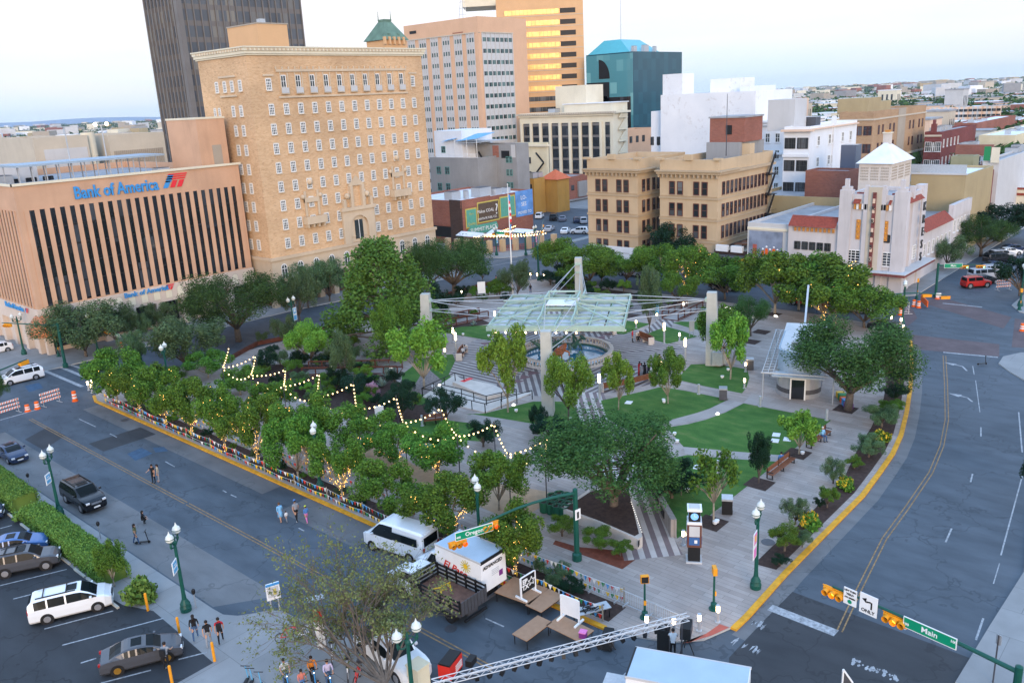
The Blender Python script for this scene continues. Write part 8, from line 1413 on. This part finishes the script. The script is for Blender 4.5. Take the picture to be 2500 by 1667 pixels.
spk(530,1330,K1,k1,'black loudspeaker on a tripod beside the crew man',(1.1,.6,.85),1.15);spk(365,1300,K1,k1,'black flight case stack behind the big truck',(.7,.7,1.5));spk(1470,1290,O9,S9,'black fan shaped stage unit near the kerb',(.9,.6,1.1))
t=thing('generator','bright red generator box with a black top by the pickup','generator',tuple(at(K3,k3,1520,1500,RZ)),.3);boxes('body',t,[(-.75,.75,-.4,.4,.15,1.05,'red')]);boxes('lid',t,[(-.72,.72,-.37,.37,1.05,1.15,'black')]);boxes('vent',t,[(-.1,.65,-.42,-.4,.3+k*.12,.36+k*.12,'sign_white')for k in range(4)]);[boxes('wheel',t,[(x-.12,x+.12,-.42,.42,0,.15,'black')])for x in(-.5,.5)]
t=thing('stage_light_stand','black stage light on a low stand by the generator','light',tuple(at(K3,k3,1675,1500,RZ)),.3);boxes('head',t,[(-.35,.35,-.2,.2,.7,1.1,'black')]);boxes('foot',t,[(-.4,.4,-.3,.3,0,.08,'steel_dark'),(-.05,.05,-.05,.05,.08,.7,'steel_dark')])
b=MB();p=G(1022,1648,.9);b.box(-.45,.45,-.45,.45,-.1,1.6,'cream_wall');b.box(-.5,.5,-.5,.5,1.6,1.7,'cream_wall');tag(b.build('stone_pillar',None,(p.x,p.y,0)),'square cream stone pillar at the bottom edge by the lamp','pillar')
def bike(p,rz,lb,m):
 t=thing('bicycle',lb,'bicycle',tuple(p),rz);b=MB();B_,S_,Hd,F_,R2=(0,0,.3),(-.18,0,.85),(.42,0,.9),(.55,0,.34),(-.52,0,.34)
 for u,v in((B_,S_),(B_,Hd),(S_,Hd),(R2,B_),(R2,S_),(Hd,F_)):b.tube(u,v,.028,n=6,m=m)
 b.build('frame',t);boxes('saddle',t,[(-.34,-.08,-.07,.07,.93,.98,'black')]);q=MB();q.tube((.38,-.28,1.05),(.38,.28,1.05),.02,n=5,m='black');q.tube(Hd,(.38,0,1.05),.02,n=5,m='black');q.build('handlebar',t);boxes('basket',t,[(.5,.75,-.15,.15,.85,1.05,'steel_dark')])
 for x in(.55,-.52):
  q=MB();k=16;pr=[(x+.33*math.cos(2*PI*i/k),0,.34+.33*math.sin(2*PI*i/k))for i in range(k+1)];q.path(pr,.025,5,'tyre');[q.tube((x,0,.34),pr[i],.005,n=3,m='galv')for i in range(0,k,2)];q.build('wheel',t)
Bk,bk_=(560,1440),6.53
for x,y,rz,m,lb in((960,800,-.5,'red','red share bike under the far tree branches'),(1250,760,-.6,'white','white share bike in the dock row behind the branches'),(1650,1130,.9,'white','white and black share bike behind the man in lavender'),(1900,1400,.9,'white','black wheeled white bike beside the red one'),(2050,1460,.6,'red','bright red bike at the foot of the tree')):bike(at(Bk,bk_,x,y),rz,lb,m)
for i,(x,y)in enumerate(((260,1500),(330,1540),(470,1600))):scooter(at(Bk,bk_,x,y),2.2,ORD[i]+' parked black scooter in the bottom row','sign_blue')
t=thing('bike_map_sign','white map board of the bike station at the kerb end','sign',tuple(at(Bk,bk_,740,330)),-.35);boxes('panel',t,[(-.45,.45,-.05,.05,.9,2.1,'sign_white'),(-.36,.36,-.06,-.051,1.1,1.85,'lightgrey'),(-.45,.45,-.06,-.051,1.92,2.1,'bank_blue'),(.0,.2,-.07,-.061,1.25,1.7,'mural_yellow')]);boxes('post',t,[(-.3,-.22,-.04,.04,0,.9,'galv'),(.22,.3,-.04,.04,0,.9,'galv')])
t=thing('dock_terminal','red and white bike station terminal behind the branches','terminal',tuple(at(Bk,bk_,1470,900)),-.4);boxes('body',t,[(-.25,.25,-.15,.15,0,1.9,'sign_white'),(-.25,.25,-.16,.16,1.9,2.6,'red')]);boxes('solar_mast',t,[(.3,.36,-.03,.03,0,3.4,'galv'),(-.5,.5,-.3,.3,3.4,3.45,'galv')])
p=G(2424,1665);t=thing('street_sign_pole','thin steel pole with a small plate on the pavement at the edge','sign',tuple(p),1.2);boxes('post',t,[(-.03,.03,-.03,.03,0,3.0,'steel_dark')]);boxes('plate',t,[(-.15,.15,-.05,-.03,2.4,3.0,'galv')])
p=G(2055,1690,4.0);t=thing('feather_flag','dark curved banner flag with a white edge at the bottom','flag',(p.x,p.y,0),-.8);b=MB();b.add([(0,0,2.6),(.9,0,2.6),(.8,0,3.6),(.45,0,4.5),(0,0,5.2)],[(0,1,2,3,4)],'steel_dark');b.path([(.95,0,2.5),(.85,0,3.6),(.48,0,4.55),(0,0,5.3),(-.03,0,2.5)],.05,5,'sign_white');b.build('cloth',t);boxes('post',t,[(-.05,.0,-.03,.03,0,5.2,'galv')])
p=G(1252,718);t=thing('flagpole','tall white flagpole with a limp striped flag and a second banner','flag',tuple(p));h=HT(p,452);b=MB();b.lathe([(.14,0),(.1,h*.5),(.05,h),(.12,h+.1),(.01,h+.25)],8,'frame_white');b.build('pole',t)
fb=MB();z1=HT(p,480)
for k in range(9):z=z1-k*.5;fb.obox((.22+.06*(k%2),0,z),(.42,.16,.5),.3*k,('bank_blue' if k<2 else('bank_red','sign_white')[k%2]),0,.15)
fb.build('striped_flag',t);fb=MB();[fb.obox((.2+.05*(k%2),0,z1-4.9-k*.5),(.36,.14,.5),.4*k,('bank_blue','bank_blue','sign_white','bank_red','bank_red')[k],0,.12)for k in range(5)];fb.build('state_flag',t)
# ================================================================ the city beyond
HS=[]
for m,c in(('white_wall',0),('beige',1),('cream',2),('lightgrey',3),('red_brick',4),('peach',5)):
 b=MB();b.box(-.5,.5,-.5,.5,0,1,m);b.box(-.52,.52,-.52,.52,1,1.06,('roof_white','roof_grey')[c%2]);[b.box(-.3+k*.25,-.2+k*.25,-.505,-.5,.35,.75,'glass_room')for k in range(3)];[b.box(-.505,-.5,-.3+k*.25,-.2+k*.25,.35,.75,'glass_room')for k in range(3)];HS.append(b.mesh('building'))
def spot(r,d0,d1):
 while True:
  px=r.choice((r.uniform(-60,420),r.uniform(1850,2560),r.uniform(1850,2560)));d_=ray(px,400);s=r.uniform(d0**.5,d1**.5)**2/math.hypot(d_.x,d_.y);return d_.x*s,d_.y*s,px
r=random.Random(8);WD=('white','beige','cream','grey','brick','peach')
for k in range(210):
 x,y,px=spot(r,420 if k%3 else 700,1500)
 if px<500 and k%3 and math.hypot(x,y)<330:continue
 i=r.randrange(6);o=tag(ob('city_building',HS[i],None,(x,y,-.3),r.choice((0,PI/2))+r.uniform(-.1,.1)),'small flat roofed %s building in the city beyond downtown'%WD[i],'building','%s buildings in the far city'%WD[i]);w_=r.uniform(10,26);o.scale=(w_,r.uniform(10,30),r.uniform(3.5,8)if r.random()>.06 else r.uniform(12,24))
b,tr2=MB(),[];g=np.random.default_rng(3)
for k in range(8000):
 x,y,px=spot(r,1300,7000);D_=math.hypot(x,y);w_=r.uniform(9,20)*(1+D_/5000);h=r.uniform(3.5,7)*(1 if r.random()>.03 else 3);m=r.choice(('beige','grey_wall','cream','lightgrey','roof_white','red_brick','tan_block','beige_dark'));b.obox((x,y,h/2-.3),(w_,w_*r.uniform(.6,1.8),h),r.uniform(0,3),m)
tag(b.build('distant_city'),kind='stuff')
V=[]
for k in range(7000):
 x,y,px=spot(r,330,6000);D_=math.hypot(x,y);s=r.uniform(2.5,5)*(1+D_/4000);tr2.append((x,y,s*.7,s))
ob_=ob('distant_trees',leaf_mesh('distant_trees',leaf_quads(np.array(tr2),100000,2.6,5,.4),'leaf_oak'));tag(ob_,kind='stuff')
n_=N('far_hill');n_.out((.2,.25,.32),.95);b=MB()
hp=[(az,5+30*abs(math.sin(az*9))*(az>1.1)+14*abs(math.sin(az*23)))for az in np.linspace(.75,2.2,50)]
for(a0,h0),(a1,h1)in zip(hp,hp[1:]):c0,c1_=(8600*math.cos(a0),8600*math.sin(a0)),(8600*math.cos(a1),8600*math.sin(a1));b.add([(*c0,-1),(*c1_,-1),(c1_[0]*1.03,c1_[1]*1.03,h1),(c0[0]*1.03,c0[1]*1.03,h0)],[(0,1,2,3)],'far_hill')
struct(b,'hills')
n_=N('haze_air');v_=n_.add('ShaderNodeVolumePrincipled');v_.inputs['Color'].default_value=(.72,.84,1,1);v_.inputs['Density'].default_value=5e-5;v_.inputs['Anisotropy'].default_value=.2;n_.l(v_.outputs[0],n_.n['Material Output'].inputs['Volume']);n_.n.remove(n_.b)
b=MB();b.box(-9600,9600,-9600,9600,-1.3,110,'haze_air');tag(b.build('haze'),kind='stuff')
